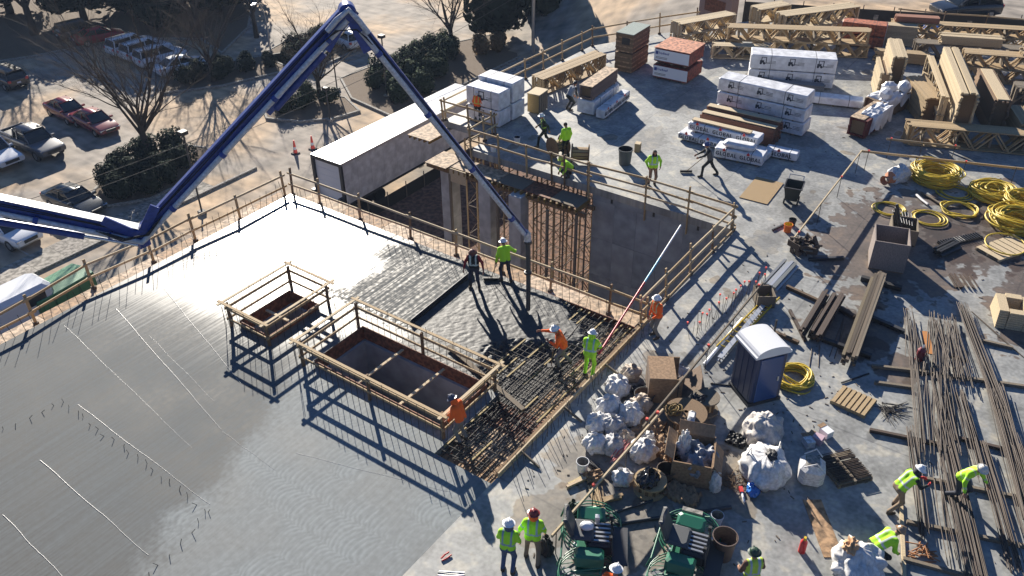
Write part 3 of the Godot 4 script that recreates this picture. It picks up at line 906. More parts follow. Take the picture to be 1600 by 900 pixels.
func starters(label: String, a: Vector3, b: Vector3, n: int, h: float, flags: bool) -> void:
	var s := Shape.new()
	var f := Shape.new()
	for k in n:
		var p := a.lerp(b, k / float(n - 1)) + Vector3(rng.randf_range(-0.05, 0.05), 0, rng.randf_range(-0.05, 0.05))
		var tip := p + Vector3(rng.randf_range(-0.12, 0.12), h * rng.randf_range(0.75, 1.15), rng.randf_range(-0.12, 0.12))
		s.tube([p - Vector3(0, 0.03, 0), tip], 0.009, 0.009, 4)
		if flags and k % 2 == 0:
			f.lathe(Transform3D(Basis.IDENTITY, tip), [Vector2(0.0, 0.045), Vector2(0.038, 0.04), Vector2(0.038, 0.0), Vector2(0.016, -0.02), Vector2(0.016, -0.05)], 8)
	var t := thing("starter_bars", label, "rebar")
	var o := part(t, "bars", s.done(), M.rebar_dark)
	o.set_meta("kind", "stuff")
	if flags:
		var c := part(t, "safety_caps", f.done(), M.pink_cap)
		c.set_meta("kind", "stuff")

# ---------------------------------------------------------------- framed floor openings
func make_openings() -> void:
	opening("small railed floor opening in the bright wet concrete", 13.78, 16.82, -22.2, -20.02, [14.1, 16.4, -21.85, -20.35], [1.02, 0.8, 0.35])
	opening("large railed floor opening with timber struts beside the rebar bay", 13.70, 16.52, -18.5, -12.34, [14.05, 16.35, -18.1, -12.75], [1.05, 0.82, 0.4])
func opening(label: String, x0: float, x1: float, z0: float, z1: float, hole: Array, rails: Array) -> void:
	var t := thing("floor_opening", label, "guardrail", Vector3(x0, 0, z0))
	var w := x1 - x0
	var d := z1 - z0
	var cs := [Vector3(0, 0, 0), Vector3(w, 0, 0), Vector3(w, 0, d), Vector3(0, 0, d)]
	var in_c := [Vector3(0.12, 0, 0.12), Vector3(w - 0.12, 0, 0.12), Vector3(w - 0.12, 0, d - 0.12), Vector3(0.12, 0, d - 0.12)]
	for k in 4:
		var a: Vector3 = cs[k]
		var b: Vector3 = cs[(k + 1) % 4]
		var e := (b - a).normalized()
		var inner := in_c[k] as Vector3
		board(t, "post", inner + Vector3(0, -0.9, 0), inner + Vector3(0, rails[0], 0), 0.06, 0.1, M.wood_brown)
		if a.distance_to(b) > 3.5:
			var mid := (in_c[k] as Vector3).lerp(in_c[(k + 1) % 4], 0.5)
			board(t, "post", mid + Vector3(0, -0.9, 0), mid + Vector3(0, rails[0], 0), 0.06, 0.1, M.wood_brown)
		# cap rail lies flat, lower rails stand on edge
		var cap := Vector3(0, rails[0] + 0.02 + 0.004 * (k % 2), 0)
		board(t, "rail", a - e * 0.18 + cap, b + e * 0.18 + cap, 0.1, 0.035, M.wood_pale if k % 2 == 0 else M.wood)
		for y in [rails[1], rails[2]]:
			var off := (cs[k] as Vector3).lerp(in_c[k], 0.6)
			var off2 := (cs[(k + 1) % 4] as Vector3).lerp(in_c[(k + 1) % 4], 0.6)
			board(t, "rail", off + Vector3(0, y + 0.003 * k, 0) - e * 0.05, off2 + Vector3(0, y + 0.003 * k, 0) + e * 0.05, 0.035, 0.1 if y > 0.6 else 0.08, M.wood)
	# plywood upstand and shaft below the opening
	var ox0: float = hole[0] - x0
	var ox1: float = hole[1] - x0
	var oz0: float = hole[2] - z0
	var oz1: float = hole[3] - z0
	for q in [[Vector3(ox0, 0, oz0), Vector3(ox1, 0, oz0)], [Vector3(ox1, 0, oz0), Vector3(ox1, 0, oz1)], [Vector3(ox1, 0, oz1), Vector3(ox0, 0, oz1)], [Vector3(ox0, 0, oz1), Vector3(ox0, 0, oz0)]]:
		board(t, "form_panel", q[0] + Vector3(0, -0.06, 0), q[1] + Vector3(0, -0.06, 0), 0.03, 0.54, M.plywood_red)
		board(t, "shaft_wall", q[0] + Vector3(0, -4.6, 0), q[1] + Vector3(0, -4.6, 0), 0.2, 8.5, M.wall)
	block(t, "shaft_floor", Vector3((ox0 + ox1) / 2, -8.8, (oz0 + oz1) / 2), Vector3(ox1 - ox0, 0.1, oz1 - oz0), M.wall)
	var n := int((oz1 - oz0) / 1.35)
	if n < 2: board(t, "strut", Vector3((ox0 + ox1) / 2, 0.0, oz0), Vector3((ox0 + ox1) / 2, 0.0, oz1), 0.1, 0.06, M.wood_pale)
	else:
		for k in n - 1:
			var z := oz0 + (oz1 - oz0) * (k + 1.0) / n
			board(t, "strut", Vector3(ox0, 0.0, z), Vector3(ox1, 0.0, z + 0.05), 0.09, 0.05, M.wood_pale)
	# upright dowels round the rail
	var s := Shape.new()
	for k in 4:
		var a: Vector3 = cs[k] + ((cs[k] - in_c[k]) as Vector3) * 0.8
		var b: Vector3 = cs[(k + 1) % 4] + ((cs[(k + 1) % 4] - in_c[(k + 1) % 4]) as Vector3) * 0.8
		var m := int(a.distance_to(b) / 0.27)
		for j in m:
			var p := a.lerp(b, (j + 0.5) / m)
			s.tube([p, p + Vector3(rng.randf_range(-0.05, 0.05), rng.randf_range(0.9, 1.2), rng.randf_range(-0.05, 0.05))], 0.009, 0.009, 4)
	part(t, "dowels", s.done(), M.rebar_dark).set_meta("kind", "stuff")

# ---------------------------------------------------------------- open bay with reinforcement
func make_rebar_bay() -> void:
	var f := thing("bay_formwork", "plywood deck forms under the reinforcement in the open bay", "formwork", Vector3(0, -0.29, 0))
	var tones := [M.plywood_red, M.plywood, M.plywood_tan]
	for k in 7:
		var x0 := 13.05 + k * 1.1167 if k < 3 else 16.4 + (k - 3) * 1.37
		var wx := 1.1167 if k < 3 else 1.37
		for j in 3:
			if k < 3 and j < 2: continue
			var z0: float = [-16.9, -14.7, -12.5][j] if k >= 3 else -12.62
			var z1: float = [-14.7, -12.5, -10.27][j]
			block(f, "plywood_sheet", Vector3(x0 + wx / 2, 0, (z0 + z1) / 2), Vector3(wx - 0.008, 0.03, z1 - z0 - 0.01), tones[(k + j * 2) % 3])
	var mat := thing("rebar_mat", "tied steel reinforcement mat in the open bay beside the edge board", "rebar", Vector3(0, 0, 0))
	var s := Shape.new()
	for y in [-0.22, -0.06]:
		for k in 14:
			var z := -10.45 - k * 0.22
			var xa := 13.3 + 0.2 * rng.randf() + maxf(0.0, (k - 10) * 0.75)
			if z < -12.6: xa = 16.7
			s.tube([Vector3(xa, y, z), Vector3(21.85, y + 0.01, z + rng.randf_range(-0.04, 0.04))], 0.012, 0.012, 4)
		for k in 34:
			var x := 13.5 + k * 0.245
			s.tube([Vector3(x, y + 0.022, -10.4), Vector3(x + rng.randf_range(-0.05, 0.05), y + 0.022, -12.5 if x < 16.6 else -13.9)], 0.012, 0.012, 4)
	# extra bars thrown over the mat
	for k in 26:
		var x := rng.randf_range(13.4, 20.0)
		var z := rng.randf_range(-12.2, -10.5)
		var l := rng.randf_range(1.0, 2.6)
		s.tube([Vector3(x, 0.0 + rng.randf() * 0.05, z), Vector3(x + l, rng.randf() * 0.06, z + rng.randf_range(-0.25, 0.25))], 0.013, 0.013, 4)
	part(mat, "bars", s.done(), M.rebar_dark).set_meta("kind", "stuff")
	var y2 := Shape.new()
	for k in 9:
		var z := -10.6 - k * 0.33
		for j in 7:
			if rng.randf() < 0.45: continue
			var x := 13.6 + j * 1.2
			if z < -12.4 and x < 17: continue
			y2.bar(Vector3(x, -0.02, z), Vector3(x + 1.0, -0.02, z + 0.03), 0.05, 0.02)
	part(mat, "spacer_strips", y2.done(), grained(0.45, 0.33, 0.12, "grit", 0.3, 0.7)).set_meta("kind", "stuff")
	for p in [[Vector3(17.28, 0.10, -15.07), Vector3(16.17, 0.05, -11.21), "long grey plank lying across the rebar mat by the large opening"]]:
		var b := thing("plank", p[2], "plank", p[0])
		board(b, "timber", Vector3.ZERO, p[1] - p[0], 0.16, 0.045, M.wood_grey)
	var scr := thing("screed_bar", "long black screed bar lying across the fresh concrete", "screed", Vector3(17.6, 0.0, -17.0))
	board(scr, "blade", Vector3(0, 0.06, 0), Vector3(3.75, 0.06, -0.18), 0.12, 0.1, M.black)
	board(scr, "stiffener", Vector3(0, 0.14, 0), Vector3(3.75, 0.14, -0.18), 0.03, 0.1, M.dark_steel)

# ---------------------------------------------------------------- vehicles
func ring_x(x: float, y0: float, y1: float, w: float, r: float) -> Array:
	var a := []
	for q in [[-1, 0, 0.7], [-1, 0.35, 1.0], [-1, 0.8, 0.99], [-0.86, 1, 0], [0.86, 1, 0], [1, 0.8, 0.99], [1, 0.35, 1.0], [1, 0, 0.7]]:
		var ww: float = w * (1.0 if q[1] != 0.0 else 0.93) * q[0]
		if q[1] == 1: ww = w * q[0] - r * 0.0
		a.append(Vector3(x, lerpf(y0, y1, q[1]), ww))
	return a
func car(called: String, label: String, kind: String, body: Material, front: Vector3, rear: Vector3, group := "") -> Node3D:
	var d := front - rear
	var mid := (front + rear) * 0.5
	var t := thing(called, label, "car" if kind != "pickup" else "pickup", Vector3(mid.x, street_height(mid.x, mid.z), mid.z), atan2(-d.z, d.x), group)
	var spec: Dictionary = {
		"sedan": {"low": [[-2.35, 0.45, 0.80, 0.78], [-2.25, 0.3, 0.95, 0.86], [-1.5, 0.24, 1.0, 0.9], [0.9, 0.24, 0.96, 0.9], [1.7, 0.25, 0.84, 0.89], [2.2, 0.28, 0.72, 0.82], [2.36, 0.4, 0.62, 0.7]], "glass": [[-1.75, 0.97, 0.76], [-0.95, 1.38, 0.62], [0.2, 1.42, 0.63], [1.15, 0.95, 0.74]], "wheels": [-1.4, 1.42], "r": 0.33},
		"suv": {"low": [[-2.3, 0.5, 0.95, 0.84], [-2.24, 0.35, 1.08, 0.92], [-1.5, 0.28, 1.1, 0.94], [0.8, 0.28, 1.07, 0.94], [1.7, 0.3, 1.0, 0.93], [2.2, 0.32, 0.9, 0.87], [2.35, 0.5, 0.78, 0.78]], "glass": [[-2.2, 1.08, 0.83], [-1.95, 1.66, 0.7], [0.3, 1.70, 0.7], [1.15, 1.05, 0.8]], "wheels": [-1.4, 1.42], "r": 0.37},
		"pickup": {"low": [[-2.85, 0.55, 1.05, 0.92], [-2.8, 0.45, 1.1, 0.98], [-0.9, 0.42, 1.12, 0.99], [0.9, 0.42, 1.14, 0.99], [1.6, 0.42, 1.12, 0.99], [2.6, 0.45, 1.02, 0.95], [2.85, 0.55, 0.9, 0.9]], "glass": [[-1.05, 1.12, 0.86], [-0.85, 1.80, 0.74], [0.55, 1.83, 0.74], [1.3, 1.13, 0.86]], "wheels": [-1.75, 1.85], "r": 0.41}}[kind]
	var s := Shape.new()
	var rings := []
	for q in spec.low: rings.append(ring_x(q[0], q[1], q[2], q[3], 0.1))
	s.loft(rings)
	var b := part(t, "body", s.done(), body)
	var g := Shape.new()
	rings = []
	for q in spec.glass:
		var w: float = q[2]
		rings.append([Vector3(q[0], 0.9, -0.8), Vector3(q[0], q[1], -w), Vector3(q[0], q[1] + 0.02, -w * 0.8), Vector3(q[0], q[1] + 0.03, 0), Vector3(q[0], q[1] + 0.02, w * 0.8), Vector3(q[0], q[1], w), Vector3(q[0], 0.9, 0.8)])
	g.loft(rings)
	part(t, "windows", g.done(), M.glass)
	var gl: Array = spec.glass
	var r := Shape.new()
	r.loft([[Vector3(gl[1][0] - 0.1, gl[1][1], -gl[1][2]), Vector3(gl[1][0] - 0.1, gl[1][1] + 0.055, 0), Vector3(gl[1][0] - 0.1, gl[1][1], gl[1][2]), Vector3(gl[1][0], gl[1][1] - 0.05, 0)],
		[Vector3(-0.3, gl[2][1] + 0.0, -gl[2][2] - 0.02), Vector3(-0.3, gl[2][1] + 0.075, 0), Vector3(-0.3, gl[2][1], gl[2][2] + 0.02), Vector3(-0.3, gl[2][1] - 0.05, 0)],
		[Vector3(gl[2][0] + 0.1, gl[2][1] - 0.01, -gl[2][2]), Vector3(gl[2][0] + 0.1, gl[2][1] + 0.05, 0), Vector3(gl[2][0] + 0.1, gl[2][1] - 0.01, gl[2][2]), Vector3(gl[2][0] + 0.1, gl[2][1] - 0.06, 0)]])
	part(t, "roof", r.done(), body)
	for sg in [-1.0, 1.0]:
		board(t, "pillar", Vector3(gl[3][0] - 0.05, gl[3][1] + 0.02, sg * gl[3][2]), Vector3(gl[2][0], gl[2][1] + 0.01, sg * gl[2][2]), 0.06, 0.05, body)
		board(t, "pillar", Vector3(gl[0][0] + 0.1, gl[0][1], sg * gl[0][2]), Vector3(gl[1][0], gl[1][1] + 0.01, sg * gl[1][2]), 0.06, 0.1, body)
		board(t, "pillar", Vector3(-0.35, gl[0][1] + 0.02, sg * (gl[0][2] + 0.02)), Vector3(-0.35, gl[2][1], sg * gl[2][2]), 0.04, 0.08, body)
		block(t, "mirror", Vector3(gl[3][0] - 0.15, gl[3][1] + 0.08, sg * (gl[3][2] + 0.17)), Vector3(0.14, 0.14, 0.22), body)
		var fx: Array = spec.low[5]
		block(t, "headlight", Vector3(fx[0] + 0.03, fx[2] - 0.13, sg * fx[3] * 0.78), Vector3(0.2, 0.14, 0.34), M.chrome)
		var rx: Array = spec.low[1]
		block(t, "taillight", Vector3(rx[0] - 0.01, rx[2] - 0.16, sg * rx[3] * 0.82), Vector3(0.12, 0.2, 0.26), M.red)
		for wx in spec.wheels:
			var wh := Shape.new()
			var wr: float = spec.r
			wh.lathe(Transform3D(Basis(Vector3.RIGHT, PI / 2), Vector3(0, 0, 0)), [Vector2(wr * 0.6, -0.11), Vector2(wr, -0.10), Vector2(wr, 0.10), Vector2(wr * 0.6, 0.11)], 18)
			var ty := part(t, "wheel", wh.done(), M.rubber, Transform3D(Basis.IDENTITY, Vector3(wx, wr, sg * (spec.low[2][3] - 0.1))))
			var rm := Shape.new()
			rm.lathe(Transform3D(Basis(Vector3.RIGHT, PI / 2), Vector3.ZERO), [Vector2(0.0, -0.1), Vector2(wr * 0.62, -0.09), Vector2(wr * 0.62, 0.09), Vector2(0.0, 0.1)], 12)
			part(ty, "rim", rm.done(), M.steel)
	var lf: Array = spec.low[6]
	block(t, "grille", Vector3(lf[0] - 0.01, (lf[1] + lf[2]) * 0.5 + 0.04, 0), Vector3(0.1, 0.2, lf[3] * 1.1), M.black)
	block(t, "number_plate", Vector3(spec.low[0][0] - 0.012, 0.72, 0), Vector3(0.02, 0.13, 0.34), M.white)
	if kind == "pickup":
		var c := Shape.new()
		c.bx(-1.95, 1.09, 0, 1.6, 0.08, 1.6)
		part(t, "cargo_bed", c.done(), M.black)
		for sg in [-1.0, 1.0]: block(t, "bed_rail", Vector3(-1.95, 1.17, sg * 0.88), Vector3(1.8, 0.14, 0.12), body)
		block(t, "tailgate", Vector3(-2.78, 1.15, 0), Vector3(0.08, 0.16, 1.7), body)
	return t
func make_cars() -> void:
	var white := paint(0.68, 0.70, 0.73, 0.25)
	var red := paint(0.20, 0.012, 0.02, 0.22)
	var dark := paint(0.02, 0.024, 0.03, 0.2)
	var navy := paint(0.012, 0.02, 0.03, 0.2)
	var grey := paint(0.075, 0.08, 0.095, 0.3)
	var pale_blue := paint(0.40, 0.50, 0.62, 0.25)
	for m in [white, red, dark, navy, grey, pale_blue]:
		m.clearcoat_enabled = true
		m.clearcoat = 0.6
		m.clearcoat_roughness = 0.08
	car("parked_car", "black sedan parked below the big bare tree's island", "sedan", navy, Vector3(23.68, -8.50, -49.58), Vector3(23.41, -8.50, -53.94))
	car("parked_car", "white off-road car half hidden by the boom at the left edge", "suv", white, Vector3(19.18, -8.40, -49.41), Vector3(18.81, -8.40, -53.74))
	car("pickup_truck", "dark grey pickup truck parked nose toward the street", "pickup", grey, Vector3(26.85, -8.30, -59.60), Vector3(26.85, -8.30, -65.10))
	car("pickup_truck", "white pickup truck cut by the left edge of the picture", "pickup", white, Vector3(24.22, -8.30, -60.50), Vector3(24.11, -8.30, -65.91))
	car("parked_car", "dark red sedan farther from the bare tree trunk", "sedan", red, Vector3(31.61, -8.50, -63.61), Vector3(31.95, -8.50, -68.38))
	car("parked_car", "dark red sedan nearer the bare tree trunk", "sedan", red, Vector3(31.56, -8.50, -59.82), Vector3(31.88, -8.50, -64.56))
	car("parked_car", "black off-road car alone at the left edge, tail toward us", "suv", dark, Vector3(32.85, -8.40, -79.81), Vector3(32.78, -8.40, -74.47))
	car("parked_car", "black car in the shade of the wood, left of a red car", "suv", dark, Vector3(45.18, -8.40, -83.35), Vector3(42.70, -8.40, -83.80))
	car("parked_car", "red car in the shade of the wood beside a black car", "sedan", paint(0.4, 0.02, 0.03, 0.25), Vector3(45.82, -8.40, -80.23), Vector3(42.33, -8.40, -81.24))
	var n := 0
	for q in [["white off-road car at the far left end of the row by the wood", Vector3(46.11, -8.40, -75.31), Vector3(42.17, -8.40, -75.59)], ["second white car from the left in the row by the wood", Vector3(46.05, -8.40, -73.06), Vector3(42.03, -8.40, -73.30)], ["third white car from the left in the row by the wood", Vector3(45.79, -8.40, -70.22), Vector3(41.63, -8.40, -70.89)], ["white sedan at the right end of the row by the wood", Vector3(45.41, -8.40, -66.78), Vector3(41.52, -8.40, -67.58)]]:
		car("parked_car", q[0], "sedan" if n == 3 else "suv", white, q[1], q[2], "white cars parked by the wood")
		n += 1
	car("parked_car", "white car driving past under the top joint of the boom", "suv", white, Vector3(57.18, -8.40, -62.63), Vector3(56.10, -8.40, -57.50))
	car("parked_car", "pale blue car behind the clipped hedge", "suv", pale_blue, Vector3(75.60, -8.40, -45.54), Vector3(77.24, -8.40, -49.56))
	var far := car("parked_car", "dark car with a white roof behind the black silt fence", "suv", dark, Vector3(67.80, -0.60, -10.93), Vector3(70.52, -0.60, -7.99))
	far.position.y = -0.9
	(far.get_node("roof") as MeshInstance3D).material_override = white

# ---------------------------------------------------------------- other things down on the street
func make_street_things() -> void:
	var t := thing("box_trailer", "long white box trailer parked beside the pit", "trailer", Vector3(32.2, -9, -37.05))
	var side := grained(0.80, 0.81, 0.82, "soft", 4.0, 0.5)
	var roof := grained(0.78, 0.78, 0.77, "cloth", 3.0, 0.3)
	block(t, "roof", Vector3(7.2, 4.06, 0), Vector3(14.4, 0.05, 2.58), roof)
	for k in 12:
		for sg in [-1.0, 1.0]: block(t, "side_panel", Vector3(0.75 + k * 1.19, 2.6, sg * 1.26), Vector3(1.18, 2.78, 0.05), side)
	for sg in [-1.0, 1.0]:
		block(t, "top_rail", Vector3(7.2, 4.0, sg * 1.29), Vector3(14.4, 0.12, 0.03), M.galvanized)
		block(t, "bottom_rail", Vector3(7.2, 1.15, sg * 1.28), Vector3(14.4, 0.16, 0.06), M.dark_steel)
		block(t, "door_post", Vector3(0.06, 2.58, sg * 1.2), Vector3(0.16, 2.9, 0.2), M.dark_steel)
		block(t, "bumper_post", Vector3(-0.15, 1.0, sg * 1.18), Vector3(0.35, 1.6, 0.25), M.dark_steel)
		for wx in [2.0, 3.25]:
			for o in [1.0, 0.72]:
				var w := Shape.new()
				w.lathe(Transform3D(Basis(Vector3.RIGHT, PI / 2), Vector3.ZERO), [Vector2(0.2, -0.13), Vector2(0.5, -0.12), Vector2(0.5, 0.12), Vector2(0.2, 0.13)], 16)
				part(t, "wheel", w.done(), M.rubber, Transform3D(Basis.IDENTITY, Vector3(wx, 0.5, sg * o)))
		block(t, "landing_leg", Vector3(11.5, 0.55, sg * 0.9), Vector3(0.15, 1.1, 0.15), M.dark_steel)
	block(t, "rear_header", Vector3(0.06, 3.95, 0), Vector3(0.16, 0.2, 2.3), M.dark_steel)
	block(t, "rear_sill", Vector3(0.06, 1.2, 0), Vector3(0.2, 0.25, 2.3), M.dark_steel)
	block(t, "roller_door", Vector3(0.16, 2.55, 0), Vector3(0.04, 2.5, 2.2), M.white)
	for k in 5: block(t, "door_slat", Vector3(0.135, 1.75 + k * 0.45, 0), Vector3(0.02, 0.42, 2.15), M.white)
	block(t, "front_wall", Vector3(14.38, 2.6, 0), Vector3(0.05, 2.9, 2.5), side)
	block(t, "chassis", Vector3(7.2, 0.98, 0), Vector3(14.2, 0.18, 1.0), M.dark_steel)
	for p in [[Vector3(37.37, -9.00, -46.09), "orange traffic cone standing alone on the street behind the trailer"], [Vector3(38.62, -9.00, -45.60), "orange traffic cone right beside the trailer's rear corner"]]:
		var c := thing("traffic_cone", p[1], "cone", p[0])
		var s := Shape.new()
		s.lathe(Transform3D.IDENTITY, [Vector2(0.16, 0.05), Vector2(0.05, 1.05), Vector2(0.0, 1.06)], 12)
		part(c, "cone", s.done(), M.pink_cap)
		var s2 := Shape.new()
		s2.lathe(Transform3D.IDENTITY, [Vector2(0.13, 0.35), Vector2(0.105, 0.55)], 12)
		part(c, "stripe", s2.done(), M.white)
		var s3 := Shape.new()
		s3.slab(Transform3D(Basis.IDENTITY, Vector3(0, 0.04, 0)), Vector3(0.5, 0.08, 0.5), 0.02)
		part(c, "base", s3.done(), M.rubber)
	# street lamps and poles
	for p in [[Vector3(49.21, -9.00, -47.88), 5.0, "dark lamp post in front of the long juniper bed"], [Vector3(48.00, -9.00, -52.46), 4.2, "dark lamp post between the teardrop island and the juniper bed"], [Vector3(27.74, -9.00, -44.37), 5.5, "dark lamp post beside the boom on the street pavement"], [Vector3(42.94, -9.00, -48.18), 2.6, "short dark post at the edge of the teardrop island"]]:
		var l := thing("lamp_post", p[2], "lamp post", p[0])
		stick(l, "pole", Vector3(0, 0, 0), Vector3(0, p[1], 0), 0.06, M.dark_steel)
		block(l, "lamp_head", Vector3(0, p[1] + 0.12, 0), Vector3(0.45, 0.24, 0.45), M.black)
		block(l, "base", Vector3(0, 0.12, 0), Vector3(0.4, 0.24, 0.4), M.kerb)
	var pole := thing("steel_pole", "tall grey steel pole in front of the dark junipers", "pole", Vector3(63.42, -9.00, -42.87))
	stick(pole, "shaft", Vector3.ZERO, Vector3(0, 12.5, 0), 0.16, M.steel)
	block(pole, "base", Vector3(0, 0.15, 0), Vector3(0.6, 0.3, 0.6), M.kerb)
	var cl := thing("street_lamp", "curved grey street lamp beside the far island", "street lamp", Vector3(52.29, -9.00, -65.68))
	var cs := Shape.new()
	cs.tube([Vector3(0, 0, 0), Vector3(0, 2.2, 0), Vector3(-0.1, 3.4, 0.05), Vector3(-0.7, 4.3, 0.4), Vector3(-1.7, 4.7, 1.0)], 0.08, 0.05, 8)
	part(cl, "mast", cs.done(), M.galvanized)
	block(cl, "lamp_head", Vector3(-1.9, 4.68, 1.1), Vector3(0.6, 0.12, 0.25), M.galvanized, 0.5)
	for w in [[Vector3(13.45, -2.00, -40.21), Vector3(61.82, -2.00, -42.03), "overhead wire nearest the trailer crossing the whole street"], [Vector3(14.13, -2.00, -41.53), Vector3(60.91, -2.00, -43.39), "overhead wire farther from the trailer, under the boom's bend"]]:
		var s := Shape.new()
		var pts := []
		for k in 25:
			var q: Vector3 = (w[0] as Vector3).lerp(w[1], k / 24.0)
			pts.append(q - Vector3(0, 1.2 * (1.0 - pow(k / 12.0 - 1.0, 2.0)), 0))
		s.tube(pts, 0.018, 0.018, 4)
		single("overhead_wire", s, M.black, w[2], "wire")
	# green skip behind the left guardrail
	var d := thing("rubbish_skip", "green steel rubbish skip behind the left guardrail", "skip", Vector3(16.83, -9.00, -42.18), 0.1)
	var gm := paint(0.05, 0.20, 0.075, 0.5)
	block(d, "floor", Vector3(0, 0.12, 0), Vector3(3.4, 0.2, 1.7), gm)
	for sg in [-1.0, 1.0]:
		block(d, "side", Vector3(0, 0.8, sg * 0.85), Vector3(3.4, 1.4, 0.06), gm)
		block(d, "end", Vector3(sg * 1.7, 0.8, 0), Vector3(0.06, 1.4, 1.64), gm)
		for k in 5: block(d, "rib", Vector3(-1.4 + k * 0.7, 0.8, sg * 0.91), Vector3(0.1, 1.3, 0.06), gm)
		var lid := Shape.new()
		lid.slab(Transform3D(Basis(Vector3.RIGHT, sg * 0.14), Vector3(0, 1.58, sg * 0.44)), Vector3(3.4, 0.06, 0.9), 0.02)
		part(d, "lid", lid.done(), paint(0.10, 0.30, 0.15, 0.4))
	var v := thing("box_van", "white panel van roof seen over the left guardrail", "van", Vector3(13.71, -9.00, -42.25), 0.0)
	var vs := Shape.new()
	vs.slab(Transform3D(Basis.IDENTITY, Vector3(0, 1.35, 0)), Vector3(5.2, 1.9, 2.0), 0.22)
	part(v, "body", vs.done(), paint(0.66, 0.68, 0.7, 0.35))
	block(v, "windscreen", Vector3(2.58, 1.65, 0), Vector3(0.06, 0.7, 1.6), M.glass)
	block(v, "side_window", Vector3(1.6, 1.7, 0), Vector3(1.0, 0.6, 2.03), M.glass)
	for sg in [-1.0, 1.0]:
		for wx in [-1.6, 1.7]:
			var w := Shape.new()
			w.lathe(Transform3D(Basis(Vector3.RIGHT, PI / 2), Vector3.ZERO), [Vector2(0.0, -0.12), Vector2(0.36, -0.11), Vector2(0.36, 0.11), Vector2(0.0, 0.12)], 16)
			part(v, "wheel", w.done(), M.rubber, Transform3D(Basis.IDENTITY, Vector3(wx, 0.36, sg * 0.92)))
	# arrow sign beyond the lumber
	var sg2 := thing("road_sign", "yellow rectangular road sign with a black arrow to the right", "sign", Vector3(60.61, -1.50, -24.83) - Vector3(0, 0.9, 0), -0.62)
	stick(sg2, "post", Vector3(0, 0, 0), Vector3(0, 2.6, 0), 0.04, M.dark_steel)
	block(sg2, "panel", Vector3(0, 2.35, 0.05), Vector3(1.15, 0.75, 0.03), M.yellow)
	var ar := Shape.new()
	ar.prism(Transform3D(Basis.IDENTITY, Vector3(0, 2.35, 0.07)), PackedVector2Array([Vector2(-0.4, -0.09), Vector2(0.1, -0.09), Vector2(0.1, -0.24), Vector2(0.45, 0), Vector2(0.1, 0.24), Vector2(0.1, 0.09), Vector2(-0.4, 0.09)]), 0.012)
	part(sg2, "arrow", ar.done(), M.black)
	# far silt fence: panels between stakes
	var f := thing("silt_fence", "long black silt fence behind the lumber stacks", "fence", Vector3(0, 0, 0))
	var a := Vector3(58.4, -0.9, -21.8)
	var b := Vector3(66.6, -0.9, 0.0)
	for k in 12:
		var p := a.lerp(b, k / 12.0)
		var q := a.lerp(b, (k + 1) / 12.0)
		board(f, "panel", p + Vector3(0, 0.85, 0), q + Vector3(0, 0.85, 0), 0.02, 1.7, M.black)
		board(f, "stake", p + Vector3(0.06, 0, 0), p + Vector3(0.06, 1.95, 0), 0.05, 0.05, M.dark_steel)
		if k % 3 == 1: board(f, "notice", p.lerp(q, 0.4) + Vector3(-0.03, 1.2, 0), p.lerp(q, 0.55) + Vector3(-0.03, 1.2, 0), 0.01, 0.35, M.kerb)
	var brick := thing("brick_pier", "pale brick gate pier with an arched sign panel behind the lumber", "pier", Vector3(58.2, -0.9, -23.6), -0.35)
	var bm := grained(0.42, 0.30, 0.26, "grit", 0.5, 0.9)
	block(brick, "pier", Vector3(0, 1.0, 0), Vector3(0.7, 2.0, 3.0), bm)
	block(brick, "cap", Vector3(0, 2.05, 0), Vector3(0.85, 0.12, 3.15), M.kerb)
	block(brick, "sign_panel", Vector3(-0.37, 1.2, 0), Vector3(0.04, 0.9, 1.9), M.plywood_red)

